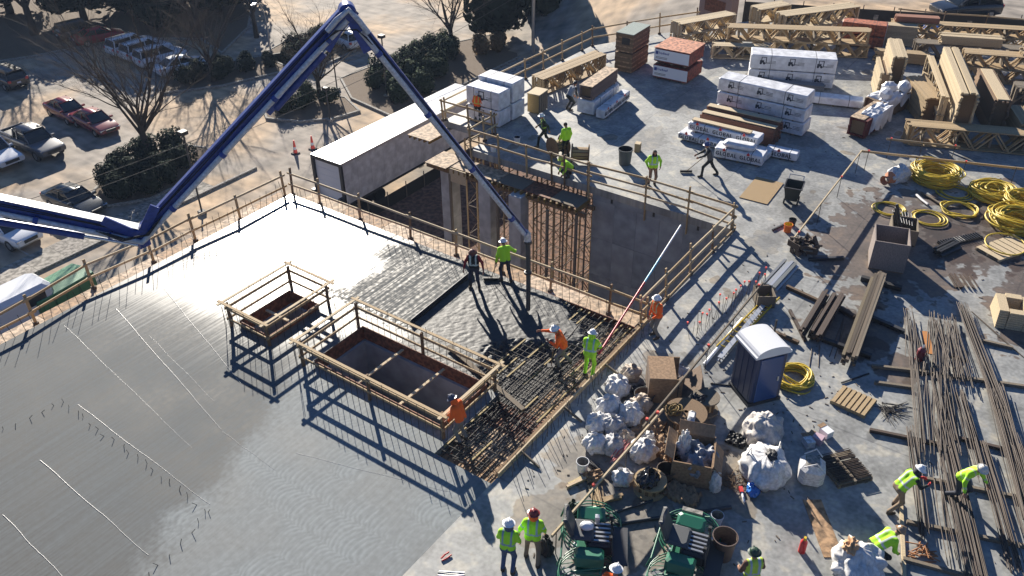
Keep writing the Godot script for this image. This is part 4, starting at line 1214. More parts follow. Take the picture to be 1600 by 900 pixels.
# ---------------------------------------------------------------- concrete pump boom
func make_boom() -> void:
	# all sections fold in one upright plane
	var along := Vector3(-0.766, 0, -0.643)
	var face := Vector3(-0.643, 0, 0.766)
	var tip := Vector3(20.5, 3.25, -14.1)
	var knee := Vector3(16.6, 11.1, -17.35)
	var elbow := Vector3(11.45, 5.1, -21.7)
	var back := elbow + along * 9.0 + Vector3(0, 3.9, 0)
	var foot := Vector3(back.x, -5.0, back.z) + along * 2.0
	var t := thing("pump_boom", "blue and white folding concrete pump boom reaching over the deck", "pump boom", Vector3(foot.x, -9.0, foot.z))
	var o := t.position
	boom_section(t, foot - o, back - o, 0.5, 0.56, 0.32, face, 1.0)
	boom_section(t, back - o, elbow - o, 0.56, 0.40, 0.30, face, 1.0)
	boom_section(t, elbow - o, knee - o, 0.42, 0.38, 0.24, face, -1.0)
	boom_section(t, knee - o, tip - o, 0.32, 0.15, 0.18, face, -1.0)
	# bends in the delivery pipe at each joint
	for j in [[back, elbow, knee, 0.0], [elbow, knee, tip, 0.0]]:
		var p: Vector3 = j[1] - o + face * 0.32
		var u: Vector3 = (j[0] - j[1]).normalized()
		var w: Vector3 = (j[2] - j[1]).normalized()
		var s := Shape.new()
		s.tube([p + u * 0.75 - w * 0.1, p + u * 0.35 - w * 0.12, p + (u + w).normalized() * -0.12, p + w * 0.35 - u * 0.12, p + w * 0.75 - u * 0.1], 0.08, 0.08, 10)
		part(t, "pipe_bend", s.done(), M.boom_white)
		var k := Shape.new()
		k.lathe(Transform3D(Basis(Quaternion(Vector3.UP, face)), j[1] - o), [Vector2(0.0, -0.24), Vector2(0.2, -0.24), Vector2(0.24, -0.18), Vector2(0.24, 0.18), Vector2(0.2, 0.24), Vector2(0.0, 0.24)], 18)
		part(t, "joint_pin", k.done(), M.blue)
		for hz in 4:
			var lp := Shape.new()
			var q0 := p + u * (0.9 + hz * 0.1) + face * 0.05
			var q1 := p + w * (0.8 + hz * 0.08) + face * 0.05
			lp.tube([q0, q0.lerp(q1, 0.3) - (u + w).normalized() * (0.25 + hz * 0.07) + face * 0.1, q0.lerp(q1, 0.7) - (u + w).normalized() * (0.28 + hz * 0.06) + face * 0.1, q1], 0.016, 0.016, 5)
			part(t, "hydraulic_hose", lp.done(), M.rubber)
		for e in [u, w]:
			board(t, "lever", j[1] - o + face * 0.2, j[1] - o + face * 0.2 + e * 0.9 + (u + w).normalized() * 0.35, 0.06, 0.28, M.blue)
	# hydraulic cylinders
	for c in [[back.lerp(elbow, 0.55), elbow, Vector3(0, -0.62, 0)], [elbow.lerp(knee, 0.62), knee, Vector3(0.22, -0.30, 0.12)]]:
		var a: Vector3 = c[0] - o + c[2]
		var b: Vector3 = c[1] - o + c[2] * 0.7
		stick(t, "cylinder", a, a.lerp(b, 0.62), 0.11, M.blue)
		stick(t, "piston_rod", a.lerp(b, 0.6), b, 0.055, M.chrome)
		board(t, "bracket", a - c[2] * 0.7, a, 0.12, 0.5, M.blue)
		board(t, "bracket", b, c[1] - o, 0.12, 0.35, M.blue)
	# turret
	var s := Shape.new()
	s.lathe(Transform3D.IDENTITY, [Vector2(0.0, 0.0), Vector2(0.9, 0.0), Vector2(0.9, 0.6), Vector2(0.5, 1.0), Vector2(0.45, 4.4), Vector2(0.0, 4.4)], 20)
	part(t, "turret", s.done(), M.blue)
	# end hose hanging to the slab
	var h := Shape.new()
	var e := tip - o
	h.tube([e + Vector3(-0.05, 0.05, 0), e + Vector3(0.04, -0.05, 0.02), e + Vector3(0.06, -0.35, 0.03)], 0.13, 0.12, 10)
	part(t, "end_elbow", h.done(), M.boom_white)
	var hh := Shape.new()
	hh.tube([e + Vector3(0.06, -0.3, 0.03), e + Vector3(0.07, -1.2, 0.05), e + Vector3(0.05, -2.2, 0.07), e + Vector3(0.02, -3.15, 0.08)], 0.085, 0.08, 10)
	part(t, "end_hose", hh.done(), paint(0.05, 0.055, 0.06, 0.6))
	for y in [0.35, 1.6]:
		var k := Shape.new()
		k.lathe(Transform3D(Basis.IDENTITY, e + Vector3(0.06, -y, 0.04)), [Vector2(0.1, -0.05), Vector2(0.135, -0.04), Vector2(0.135, 0.04), Vector2(0.1, 0.05)], 12)
		part(t, "hose_clamp", k.done(), M.dark_steel)
func boom_section(t: Node3D, a: Vector3, b: Vector3, h0: float, h1: float, w: float, face: Vector3, pipe_side: float) -> void:
	var d := (b - a).normalized()
	var up := d.cross(face).normalized()
	if up.y < 0: up = -up
	var s := Shape.new()
	var rings := []
	for q in [[a, h0], [a.lerp(b, 0.5), (h0 + h1) * 0.5], [b, h1]]:
		var hh: float = q[1] * 0.5
		rings.append([q[0] - face * w * 0.5 - up * hh, q[0] + face * w * 0.5 - up * hh, q[0] + face * w * 0.5 + up * hh, q[0] - face * w * 0.5 + up * hh])
	for k in 2:
		for e in 4: s.quad(rings[k][e], rings[k][(e + 1) % 4], rings[k + 1][(e + 1) % 4], rings[k + 1][e])
	s.quad(rings[0][0], rings[0][1], rings[0][2], rings[0][3])
	s.quad(rings[2][3], rings[2][2], rings[2][1], rings[2][0])
	part(t, "boom_section", s.done(), M.blue)
	# pale top flange
	var top := Shape.new()
	for k in 2:
		var p: Vector3 = rings[k][2]
		var q: Vector3 = rings[k][3]
		var p2: Vector3 = rings[k + 1][2]
		var q2: Vector3 = rings[k + 1][3]
		for y in [0.012, 0.03]: top.quad(p + up * y + face * 0.03, p2 + up * y + face * 0.03, q2 + up * y - face * 0.03, q + up * y - face * 0.03)
		top.quad(p + face * 0.03 + up * 0.012, p2 + face * 0.03 + up * 0.012, p2 + face * 0.03 + up * 0.03, p + face * 0.03 + up * 0.03)
		top.quad(q - face * 0.03 + up * 0.012, q2 - face * 0.03 + up * 0.012, q2 - face * 0.03 + up * 0.03, q - face * 0.03 + up * 0.03)
	if pipe_side > 0.0: part(t, "top_flange", top.done(), M.boom_white)
	# delivery pipe on brackets along the near face
	var off := face * (w * 0.5 + 0.11) - up * (h1 * 0.30)
	var ps := Shape.new()
	ps.tube([a + off + d * 0.6, b + off - d * 0.15], 0.078, 0.075, 12)
	part(t, "delivery_pipe", ps.done(), M.boom_white)
	var n := int(a.distance_to(b) / 1.9)
	for k in n:
		var c := a.lerp(b, (k + 0.6) / n) + off
		var cl := Shape.new()
		cl.lathe(Transform3D(Basis(Quaternion(Vector3.UP, d)), c), [Vector2(0.07, -0.07), Vector2(0.108, -0.06), Vector2(0.108, 0.06), Vector2(0.07, 0.07)], 12)
		var cc := part(t, "pipe_clamp", cl.done(), M.blue)
		board(cc, "bracket", c, c - off + up * 0.02, 0.06, 0.05, M.dark_steel)
	# hydraulic lines and stiffening ribs
	for e in [0.0, 0.05]:
		var hl := Shape.new()
		var hp := []
		for k in 9: hp.append(a.lerp(b, 0.06 + 0.11 * k) + face * (w * 0.5 + 0.03) + up * (h1 * 0.2 + e + 0.012 * sin(k * 2.0 + e * 60.0)))
		hl.tube(hp, 0.014, 0.014, 5)
		part(t, "hydraulic_line", hl.done(), M.rubber)
	for k in 3:
		var c2 := a.lerp(b, 0.2 + 0.3 * k)
		board(t, "stiffener", c2 + face * (w * 0.5 + 0.008) - up * h1 * 0.4, c2 + face * (w * 0.5 + 0.008) + up * h1 * 0.4, 0.015, 0.09, M.blue)

# ---------------------------------------------------------------- packs of timber on the far slab
func text(parent: Node, called: String, words: String, x: Transform3D, height: float, m: Material) -> MeshInstance3D:
	var f := SystemFont.new()
	f.font_names = PackedStringArray(["Droid Sans"])
	f.font_weight = 700
	var t := TextMesh.new()
	t.text = words
	t.font = f
	t.font_size = 32
	t.pixel_size = height / 24.0
	t.depth = 0.006
	return part(parent, called, t, m, x)
func icon() -> Mesh:
	if not M.has("icon_mesh"):
		var s := Shape.new()
		s.bx(-0.11, 0.05, 0, 0.16, 0.10, 0.006); s.bx(-0.13, 0.16, 0, 0.03, 0.14, 0.006); s.bx(-0.04, 0.22, 0, 0.2, 0.025, 0.006); s.bx(0.05, 0.1, 0, 0.03, 0.26, 0.006); s.bx(0.13, 0.0, 0, 0.14, 0.025, 0.006)
		for q in [-0.15, -0.02]: s.lathe(Transform3D(Basis(Vector3.RIGHT, PI / 2), Vector3(q, -0.02, 0)), [Vector2(0, -0.004), Vector2(0.05, -0.004), Vector2(0.05, 0.004), Vector2(0, 0.004)], 10)
		M.icon_mesh = s.done()
	return M.icon_mesh
# a wrapped pack; local x is its length. marks: rows of print on the face toward -z
func pack(label: String, at: Vector3, turn: float, s: Vector3, wrap: Material, marks: String, end: Material = null, group := "") -> Node3D:
	var t := thing("timber_pack", label, "timber pack", at, turn, group)
	var b := Shape.new()
	b.slab(Transform3D(Basis.IDENTITY, Vector3(0, s.y * 0.5 + 0.07, 0)), Vector3(s.x, s.y - 0.02, s.z), 0.035)
	part(t, "wrapping", b.done(), wrap)
	for k in 3: block(t, "bearer", Vector3(s.x * (k - 1) * 0.38, 0.035, 0), Vector3(0.09, 0.07, s.z * 0.95), M.wood_grey)
	for k in [-1, 1]:
		block(t, "strap", Vector3(s.x * 0.26 * k, s.y * 0.5 + 0.07, 0), Vector3(0.025, s.y - 0.008, s.z + 0.012), M.dark_steel)
	if end:
		for e in [-1, 1]: block(t, "end_grain", Vector3(e * (s.x * 0.5 + 0.004), s.y * 0.5 + 0.07, 0), Vector3(0.02, s.y * 0.88, s.z * 0.9), end)
	var ink := paint(0.035, 0.04, 0.055, 0.7)
	var face := Basis(Vector3.UP, PI)
	if marks == "icon":
		var n := int(s.x / 1.15)
		for k in n:
			var p := Vector3(s.x * 0.5 * (1.0 - (2.0 * k + 1.0) / n), s.y * 0.5 + 0.04, -s.z * 0.5 - 0.008)
			part(t, "printed_mark", icon(), ink, Transform3D(face * Basis.from_scale(Vector3.ONE * s.y * 1.7), p))
			for q in 3: block(t, "printed_line", p + Vector3(-0.42, 0.12 - q * 0.07, 0.002), Vector3(0.34, 0.018, 0.006), ink)
	elif marks == "GLOBAL":
		var n := maxi(1, int(s.x / 1.05))
		for k in n:
			var p := Vector3(s.x * 0.5 * (1.0 - (2.0 * k + 1.0) / n), s.y * 0.5 + 0.07, -s.z * 0.5 - 0.01)
			text(t, "lettering", "GLOBAL", Transform3D(face, p), 0.2, ink)
			var fl := Shape.new()
			fl.prism(Transform3D(face, p + Vector3(0.12, 0.14, 0)), PackedVector2Array([Vector2(-0.06, 0), Vector2(0.06, 0), Vector2(0.07, 0.08), Vector2(0, 0.17), Vector2(-0.07, 0.08)]), 0.006)
			part(t, "flame_mark", fl.done(), M.red)
	elif marks == "label":
		var p := Vector3(s.x * 0.36, s.y * 0.62 + 0.05, -s.z * 0.5 - 0.008)
		block(t, "printed_mark", p, Vector3(0.2, 0.2, 0.006), M.blue)
		for q in 3: block(t, "printed_line", p + Vector3(-0.5, 0.06 - q * 0.13, 0), Vector3(0.55, 0.05 if q == 0 else 0.025, 0.006), ink)
		block(t, "printed_mark", p + Vector3(-0.95, 0.05, 0), Vector3(0.14, 0.05, 0.006), M.red)
	return t
func lumber(label: String, at: Vector3, turn: float, s: Vector3, m: Material, ragged := 0.1, group := "") -> Node3D:
	var t := thing("lumber_stack", label, "lumber stack", at, turn, group)
	var g := RandomNumberGenerator.new()
	g.seed = hash(label)
	var rows := int(s.y / 0.09)
	var cols := int(s.z / 0.1)
	var sh := Shape.new()
	var top := Shape.new()
	for r in rows:
		for c in cols:
			if r > 0 and r < rows - 1 and c > 0 and c < cols - 1: continue
			var off := g.randf_range(-ragged, ragged)
			var q := Vector3(off, 0.07 + (r + 0.5) * s.y / rows, (c + 0.5 - cols * 0.5) * s.z / cols)
			var w := g.randf_range(0.75, 1.1)
			sh.tint = Color(w, w, w)
			if r == rows - 1 and g.randf() < 0.08: continue
			sh.bx(q.x, q.y, q.z, s.x * g.randf_range(0.96, 1.0), s.y / rows - 0.008, s.z / cols - 0.008)
	var mm: StandardMaterial3D = m.duplicate()
	mm.vertex_color_use_as_albedo = true
	part(t, "boards", sh.done(true), mm).set_meta("kind", "stuff")
	block(t, "core", Vector3(0, s.y * 0.5 + 0.05, 0), Vector3(s.x * 0.9, s.y * 0.9, s.z * 0.85), M.wood_brown)
	for k in 3: block(t, "bearer", Vector3(s.x * (k - 1) * 0.4, 0.035, 0), Vector3(0.09, 0.07, s.z), M.wood_grey)
	return t
# floor trusses laid side by side, zigzag webs showing on the long faces
func trusses(label: String, a: Vector3, b: Vector3, w: float, h: float, m: Material, layers := 1) -> Node3D:
	var d := b - a
	var l := d.length()
	var t := thing("truss_stack", label, "truss stack", (a + b) * 0.5, atan2(-d.z, d.x))
	var g := RandomNumberGenerator.new()
	g.seed = hash(label)
	var n := maxi(2, int(w / 0.12))
	for y in layers:
		var ch := Shape.new()
		var wb := Shape.new()
		var hh := h / layers
		for k in n:
			var z := (k + 0.5 - n * 0.5) * w / n
			var off := g.randf_range(-0.12, 0.12)
			var tone := g.randf_range(0.8, 1.1)
			ch.tint = Color(tone, tone, tone)
			for e in [0.03, hh - 0.03]: ch.bx(off, y * hh + e + 0.03 + g.randf() * 0.01, z, l, 0.045, w / n - 0.012)
			if true:
				var steps := int(l / (hh * 0.75))
				for q in steps:
					var xa := -l * 0.5 + l * q / steps
					var xb := -l * 0.5 + l * (q + 1) / steps
					var y0 := y * hh + 0.05
					var y1 := (y + 1) * hh - 0.03
					wb.bar(Vector3(xa + off, y0 if q % 2 == 0 else y1, z), Vector3(xb + off, y1 if q % 2 == 0 else y0, z), 0.04, 0.07)
			for e in [-1, 1]: wb.bx(e * l * 0.49 + off, (y + 0.5) * hh, z, 0.09, hh - 0.1, w / n - 0.02)
		var mm: StandardMaterial3D = m.duplicate()
		mm.vertex_color_use_as_albedo = true
		part(t, "chords", ch.done(true), mm).set_meta("kind", "stuff")
		part(t, "webs", wb.done(), m).set_meta("kind", "stuff")
		for e in int(l / 1.5): block(t, "bearer", Vector3(-l * 0.42 + e * 1.5, y * hh + hh * 0.5, 0), Vector3(0.09, hh * 0.55, w * 0.8), M.wood_grey)
	return t
func make_lumber_yard() -> void:
	var z90 := PI / 2   # length along z, printed face toward -x
	var bright: Material = M.white_wrap
	pack("lower white wrapped pack at the slab corner behind the orange worker", Vector3(33.35, 0, -25.3), z90, Vector3(2.1, 0.85, 1.0), bright, "icon")
	pack("upper white wrapped pack at the slab corner behind the orange worker", Vector3(33.35, 0.88, -25.3), z90, Vector3(2.1, 0.95, 1.0), bright, "icon")
	pack("lower white wrapped pack behind the corner pair, beside the brown crate", Vector3(34.5, 0, -25.3), z90, Vector3(2.2, 0.9, 1.1), bright, "")
	pack("upper white wrapped pack, tallest at the slab corner", Vector3(34.5, 0.95, -25.3), z90, Vector3(2.2, 1.05, 1.1), bright, "")
	var c := thing("wooden_crate", "small brown wooden crate beside the white wrapped packs", "crate", Vector3(35.95, 0, -24.0), 0.1)
	block(c, "box", Vector3(0, 0.55, 0), Vector3(0.95, 1.0, 0.7), M.wood_grey)
	block(c, "lid", Vector3(0, 1.07, 0), Vector3(1.0, 0.04, 0.75), M.wood_pale)
	for k in 4: block(c, "batten", Vector3(-0.36 + k * 0.24, 0.55, 0.36), Vector3(0.18, 0.98, 0.02), M.wood_grey)
	block(c, "end_panel", Vector3(-0.48, 0.55, 0), Vector3(0.02, 0.98, 0.66), grained(0.5, 0.34, 0.13, "wood", 0.5, 0.8))
	trusses("floor trusses stacked along the upper left guardrail", Vector3(37.9, 0, -25.3), Vector3(43.4, 0, -24.5), 0.95, 0.95, M.wood)
	for k in 2:
		var p := thing("plywood_pack", ["lower brown plywood pack at the upper left guardrail", "upper plywood pack with a weathered green top sheet"][k], "plywood pack", Vector3(44.6, k * 1.16, -23.1), 0.04)
		for q in 12: block(p, "sheet", Vector3(rng.randf_range(-0.02, 0.02), 0.1 + q * 0.088, rng.randf_range(-0.02, 0.02)), Vector3(2.2, 0.084, 1.1), M.wood_brown if q % 3 else M.plywood)
		block(p, "top_sheet", Vector3(0, 1.13, 0), Vector3(2.22, 0.03, 1.12), grained(0.35, 0.42, 0.38, "grit", 0.8, 0.9) if k == 1 else M.wood_brown)
		if k == 1: block(p, "stencil_mark", Vector3(-1.125, 0.7, 0.1), Vector3(0.01, 0.4, 0.5), M.black)
	pack("white wrapped pack under the brown lumber beside the upper trusses", Vector3(38.4, 0, -21.7), 0.08, Vector3(3.1, 0.75, 1.0), bright, "")
	lumber("brown lumber pack lying on a white wrapped pack", Vector3(38.45, 0.8, -21.75), 0.08, Vector3(3.15, 0.68, 0.75), grained(0.30, 0.20, 0.16, "wood", 0.6, 0.85), 0.01)
	var tp := get_child(get_child_count() - 1) as Node3D
	block(tp, "top_sheet", Vector3(0, 0.775, 0), Vector3(3.15, 0.02, 0.74), M.plywood_tan)
	pack("low white wrapped pack with dark lettering in front of the brown lumber", Vector3(38.35, 0, -20.75), 0.08 + PI, Vector3(3.2, 0.5, 0.5), bright, "GLOBAL")
	for k in 2:
		var rp := pack(["lower white and red timber pack standing alone", "upper white and red timber pack with an orange top sheet"][k], Vector3(44.75, k * 0.95, -20.15), z90 + 0.03, Vector3(2.15, 0.78, 2.1), grained(0.28, 0.05, 0.03, "blotch", 1.5, 0.7), "")
		block(rp, "face_panel", Vector3(0, 0.48, -1.06), Vector3(2.12, 0.62, 0.02), M.white)
		block(rp, "printed_mark", Vector3(0.9, 0.6, -1.075), Vector3(0.16, 0.18, 0.008), M.blue)
		text(rp, "lettering", "TruRoof", Transform3D(Basis(Vector3.UP, PI), Vector3(0.48, 0.6, -1.075)), 0.13, M.blue)
		for q in 2: block(rp, "printed_line", Vector3(0.6, 0.36 - q * 0.07, -1.075), Vector3(0.7, 0.02, 0.008), M.black)
		if k == 1: block(rp, "top_sheet", Vector3(0, 0.87, 0), Vector3(2.2, 0.03, 2.14), grained(0.62, 0.26, 0.15, "blotch", 1.6, 0.8))
	for k in 2: pack(["lower blue white wrapped pack in front of the long trusses", "upper blue white wrapped pack in front of the long trusses"][k], Vector3(47.3, k * 0.85, -14.4), z90 + 0.39, Vector3(4.6, 0.82, 1.3), bright, "icon")
	lumber("grey lumber pack in the shade of the blue white packs", Vector3(46.0, 0, -13.9), z90 + 0.39, Vector3(3.6, 0.5, 0.6), grained(0.3, 0.3, 0.3, "wood", 0.6, 0.85), 0.05)
	for k in 3: pack(["bottom pack of the big white stack behind the lettered packs", "middle pack of the big white stack behind the lettered packs", "top pack of the big white stack behind the lettered packs"][k], Vector3(41.0 + (0.0 if k < 2 else 0.06), k * 0.7, -13.5 - k * 0.05), z90 + 0.01, Vector3(4.6, 0.67, 1.15), bright, "icon")
	pack("low white lettered pack at the bottom of the lettered group", Vector3(37.25, 0, -13.9), z90 - 0.02, Vector3(4.6, 0.32, 0.95), bright, "GLOBAL")
	pack("main white lettered pack with a timber board on its top", Vector3(37.65, 0.38, -14.1), z90 + 0.02, Vector3(3.6, 0.42, 0.8), bright, "GLOBAL")
	var bd := thing("timber_board", "tan timber board lying on the main lettered pack", "board", Vector3(37.6, 0.9, -14.3), z90 + 0.02)
	block(bd, "plank", Vector3(0, 0.03, 0), Vector3(3.0, 0.07, 0.35), M.wood_pale)
	for k in 2:
		lumber(["red brown lumber behind the lettered packs, nearer pile", "red brown lumber behind the lettered packs, farther pile"][k], Vector3(38.75 + k * 0.62, 0, -13.9), z90 + 0.02, Vector3(3.9, 0.85 + k * 0.12, 0.5), grained(0.36, 0.16, 0.10, "wood", 0.6, 0.85), 0.03)
		var lt := get_child(get_child_count() - 1) as Node3D
		block(lt, "top_plank", Vector3(0, 0.96 + k * 0.12, 0), Vector3(3.8, 0.03, 0.4), M.wood_pale)
	var fp := pack("near white lettered pack with a crumpled cover behind the sweeper", Vector3(36.45, 0, -12.75), z90 + 0.12, Vector3(2.3, 0.5, 0.9), bright, "GLOBAL")
	var cov := Shape.new()
	cov.slab(Transform3D(Basis(Vector3.RIGHT, 0.1), Vector3(0.1, 0.72, 0.02)), Vector3(1.5, 0.3, 0.7), 0.1)
	part(fp, "crumpled_cover", cov.done(), bright)
	pack("small white lettered pack at the right end of the lettered group", Vector3(37.75, 0, -11.2), z90 + 0.12, Vector3(1.5, 0.38, 0.6), bright, "GLOBAL")
	pack("long low white pack right of the big white stack", Vector3(45.6, 0, -11.3), z90 + 0.28, Vector3(2.9, 0.42, 0.7), bright, "")
	var dr := lumber("dark red ended timber pack half covered by a white sheet", Vector3(43.35, 0, -8.85), -0.14, Vector3(2.8, 0.9, 0.9), grained(0.20, 0.03, 0.025, "wood", 0.6, 0.8), 0.01)
	block(dr, "top_sheet", Vector3(0, 0.99, -0.1), Vector3(2.75, 0.02, 0.7), M.plywood_tan)
	drape(dr, "white_sheet", Vector3(0.25, 1.0, 0.2), Vector2(2.3, 0.9), 0.85, 7)
	# white sheeted pile with lumber behind
	var pile := lumber("lumber pile under a crumpled white sheet", Vector3(46.2, 0, -8.7), -0.3, Vector3(2.8, 0.9, 1.1), M.wood_brown, 0.08)
	drape(pile, "white_sheet", Vector3(0.1, 0.98, 0), Vector2(2.9, 1.25), 0.6, 8)
	for q in [[-0.8, 0.2], [0.1, -0.2], [0.8, 0.25]]:
		var lump := Shape.new()
		lump.slab(Transform3D(Basis(Vector3(0.3, 1, 0.1).normalized(), q[1] * 3.0), Vector3(q[0], 1.25, q[1])), Vector3(0.75, 0.6, 0.6), 0.18)
		part(pile, "wrapped_bundle", lump.done(), bright)
	lumber("pale lumber stack behind the white sheeted pile", Vector3(50.1, 0, -9.65), 0.36 + PI, Vector3(3.2, 2.1, 0.75), M.wood_pale, 0.12)
	lumber("low pale lumber stack left of the pale stack behind the sheeted pile", Vector3(48.6, 0, -9.8), 0.36, Vector3(2.6, 1.5, 0.6), M.wood_pale, 0.2)
	lumber("lower lumber stack just right of the white sheeted pile", Vector3(46.9, 0, -7.2), 0.55, Vector3(3.2, 1.4, 1.0), M.wood, 0.16)
	lumber("long tall pale lumber stack, tallest right of the sheeted pile", Vector3(47.3, 0, -5.9), 0.34 + PI, Vector3(7.0, 2.5, 0.85), M.wood_pale, 0.12)
	trusses("trusses leaning along the left side of the tall pale stack", Vector3(50.6, 0, -8.0), Vector3(44.8, 0, -5.9), 0.35, 1.9, M.wood_pale, 2)
	lumber("red brown lumber stack right of the tall pale stack", Vector3(48.3, 0, -4.3), 0.37 + PI, Vector3(4.6, 1.7, 0.8), grained(0.38, 0.24, 0.14, "wood", 0.6, 0.85), 0.1)
	var lb := get_child(get_child_count() - 1) as Node3D
	block(lb, "top_plank", Vector3(0, 1.8, 0), Vector3(4.4, 0.04, 0.55), M.wood_pale)
	lumber("short lumber stack at the right edge behind the long near trusses", Vector3(46.6, 0, -2.4), 0.4, Vector3(2.4, 1.1, 1.0), M.wood, 0.12)
	trusses("long near truss stack with a plank top at the right edge", Vector3(42.85, 0, -6.9), Vector3(46.2, 0, 1.6), 0.9, 1.0, M.wood)
	trusses("long truss stack behind the blue white packs, upper tier", Vector3(50.3, 0, -19.6), Vector3(54.2, 0, -12.2), 0.9, 1.6, M.wood, 2)
	trusses("short truss stack in front of the long tier by the guardrail", Vector3(48.9, 0, -19.8), Vector3(50.4, 0, -16.9), 0.7, 0.8, M.wood_pale)
	trusses("pale topped trusses at the far guardrail below the arrow sign", Vector3(49.4, 0, -22.6), Vector3(53.2, 0, -20.6), 1.0, 1.5, M.wood_pale, 2)
	trusses("short pale topped trusses right of the arrow sign", Vector3(54.0, 0, -19.4), Vector3(56.2, 0, -18.2), 1.1, 1.8, M.wood_pale, 2)
	trusses("long pale topped trusses running up to the silt fence", Vector3(53.6, 0, -17.6), Vector3(58.2, 0, -14.4), 1.1, 1.8, M.wood_pale, 2)
	for k in 2: pack(["lower orange strapped timber pack among the far trusses", "upper orange strapped timber pack among the far trusses"][k], Vector3(56.0, k * 0.75, -13.0), z90 + 0.2, Vector3(2.6, 0.7, 1.0), grained(0.5, 0.14, 0.06, "blotch", 1.5, 0.7), "", M.white)
	trusses("far trusses in front of the silt fence right of the orange packs", Vector3(58.2, 0, -11.9), Vector3(61.4, 0, -4.0), 0.9, 1.2, M.wood, 2)
	lumber("lumber with red ends on the far trusses by the silt fence", Vector3(58.6, 1.2, -10.6), z90 + 0.38, Vector3(2.6, 0.35, 0.6), grained(0.46, 0.20, 0.12, "wood", 0.6, 0.85), 0.03)
	trusses("middle trusses behind the tall pale stack", Vector3(55.6, 0, -9.8), Vector3(58.8, 0, -1.6), 0.9, 1.0, M.wood_grey)
	trusses("nearer far trusses right of the tall pale stack, two tiers", Vector3(53.4, 0, -6.8), Vector3(56.0, 0, 0.4), 1.0, 1.6, M.wood, 2)
	trusses("dark trusses low behind the red brown lumber stack", Vector3(51.2, 0, -3.6), Vector3(53.4, 0, 1.8), 1.0, 1.0, M.wood_grey)
	lumber("lumber lying between the pale stack and the far trusses", Vector3(54.4, 0, -10.2), z90 + 0.3, Vector3(3.0, 0.6, 0.8), M.wood, 0.1)
	lumber("pale lumber pack on the middle trusses behind the tall stack", Vector3(56.6, 1.0, -7.0), z90 + 0.37, Vector3(3.4, 0.5, 0.8), M.wood_pale, 0.1)
	lumber("pale lumber pack standing between the middle and nearer far trusses", Vector3(55.0, 1.6, -2.6), z90 + 0.35, Vector3(3.0, 0.45, 0.8), M.wood_pale, 0.15)
	lumber("pale lumber pack beside the orange strapped packs", Vector3(57.4, 0, -11.4), z90 + 0.3, Vector3(2.4, 1.2, 0.7), M.wood_pale, 0.1)
	trusses("tall trusses at the right edge beyond the hose coils", Vector3(48.9, 0, -1.4), Vector3(51.4, 0, 4.6), 1.0, 1.4, M.wood, 2)
	var bt := thing("blue_tarp", "small crumpled blue tarp in front of the silt fence", "tarp", Vector3(60.7, 0, -10.0), 0.3)
	drape(bt, "sheet", Vector3(0, 0.6, 0), Vector2(1.3, 0.8), 0.55, 9, paint(0.03, 0.12, 0.45, 0.4))
	var pb := thing("white_debris", "white crumpled sheeting at the far end of the orange packs", "debris", Vector3(58.0, 0, -13.6), 0.3)
	drape(pb, "sheet", Vector3(0, 0.7, 0), Vector2(1.1, 0.9), 0.65, 10, M.white_bag)
	var ob := thing("board_panel", "square tan chipboard panel lying on the far slab near the sweeper", "board", Vector3(34.02, 0.00, -10.69), 0.06)
	block(ob, "panel", Vector3(0, 0.02, 0), Vector3(2.3, 0.03, 1.25), M.osb)
# crumpled sheet lying over a box: hangs down at the rim
func drape(parent: Node, called: String, at: Vector3, half: Vector2, drop: float, seed_: int, m: Material = null) -> void:
	var f := FastNoiseLite.new()
	f.seed = seed_
	f.frequency = 0.8
	f.fractal_octaves = 2
	var s := Shape.new()
	var n := 22
	for j in n + 1:
		for k in n + 1:
			var u := k / float(n) * 2.0 - 1.0
			var w := j / float(n) * 2.0 - 1.0
			var e := maxf(absf(u), absf(w))
			var r := 0.14 * f.get_noise_2d(u * 3.0, w * 3.0)
			var fall := smoothstep(0.72, 1.0, e) * drop * (0.85 + f.get_noise_2d(u * 2.0 + 9.0, w * 2.0) * 0.6)
			var spread := 1.0 - 0.18 * smoothstep(0.72, 1.0, e)
			s.vert(at + Vector3(u * half.x * 0.58 * spread + r * 0.4, 0.06 + r - fall, w * half.y * 0.62 * spread + r * 0.5), Vector3.UP)
	for j in n:
		for k in n:
			var q := j * (n + 1) + k
			s.i.append_array([q, q + 1, q + n + 2, q, q + n + 2, q + n + 1])
	for q in s.v.size():
		var j := q / (n + 1)
		var k := q % (n + 1)
		var dx := s.v[j * (n + 1) + mini(k + 1, n)] - s.v[j * (n + 1) + maxi(k - 1, 0)]
		var dz := s.v[mini(j + 1, n) * (n + 1) + k] - s.v[maxi(j - 1, 0) * (n + 1) + k]
		s.n[q] = dz.cross(dx).normalized()
	part(parent, called, s.done(), m if m else M.white_wrap)

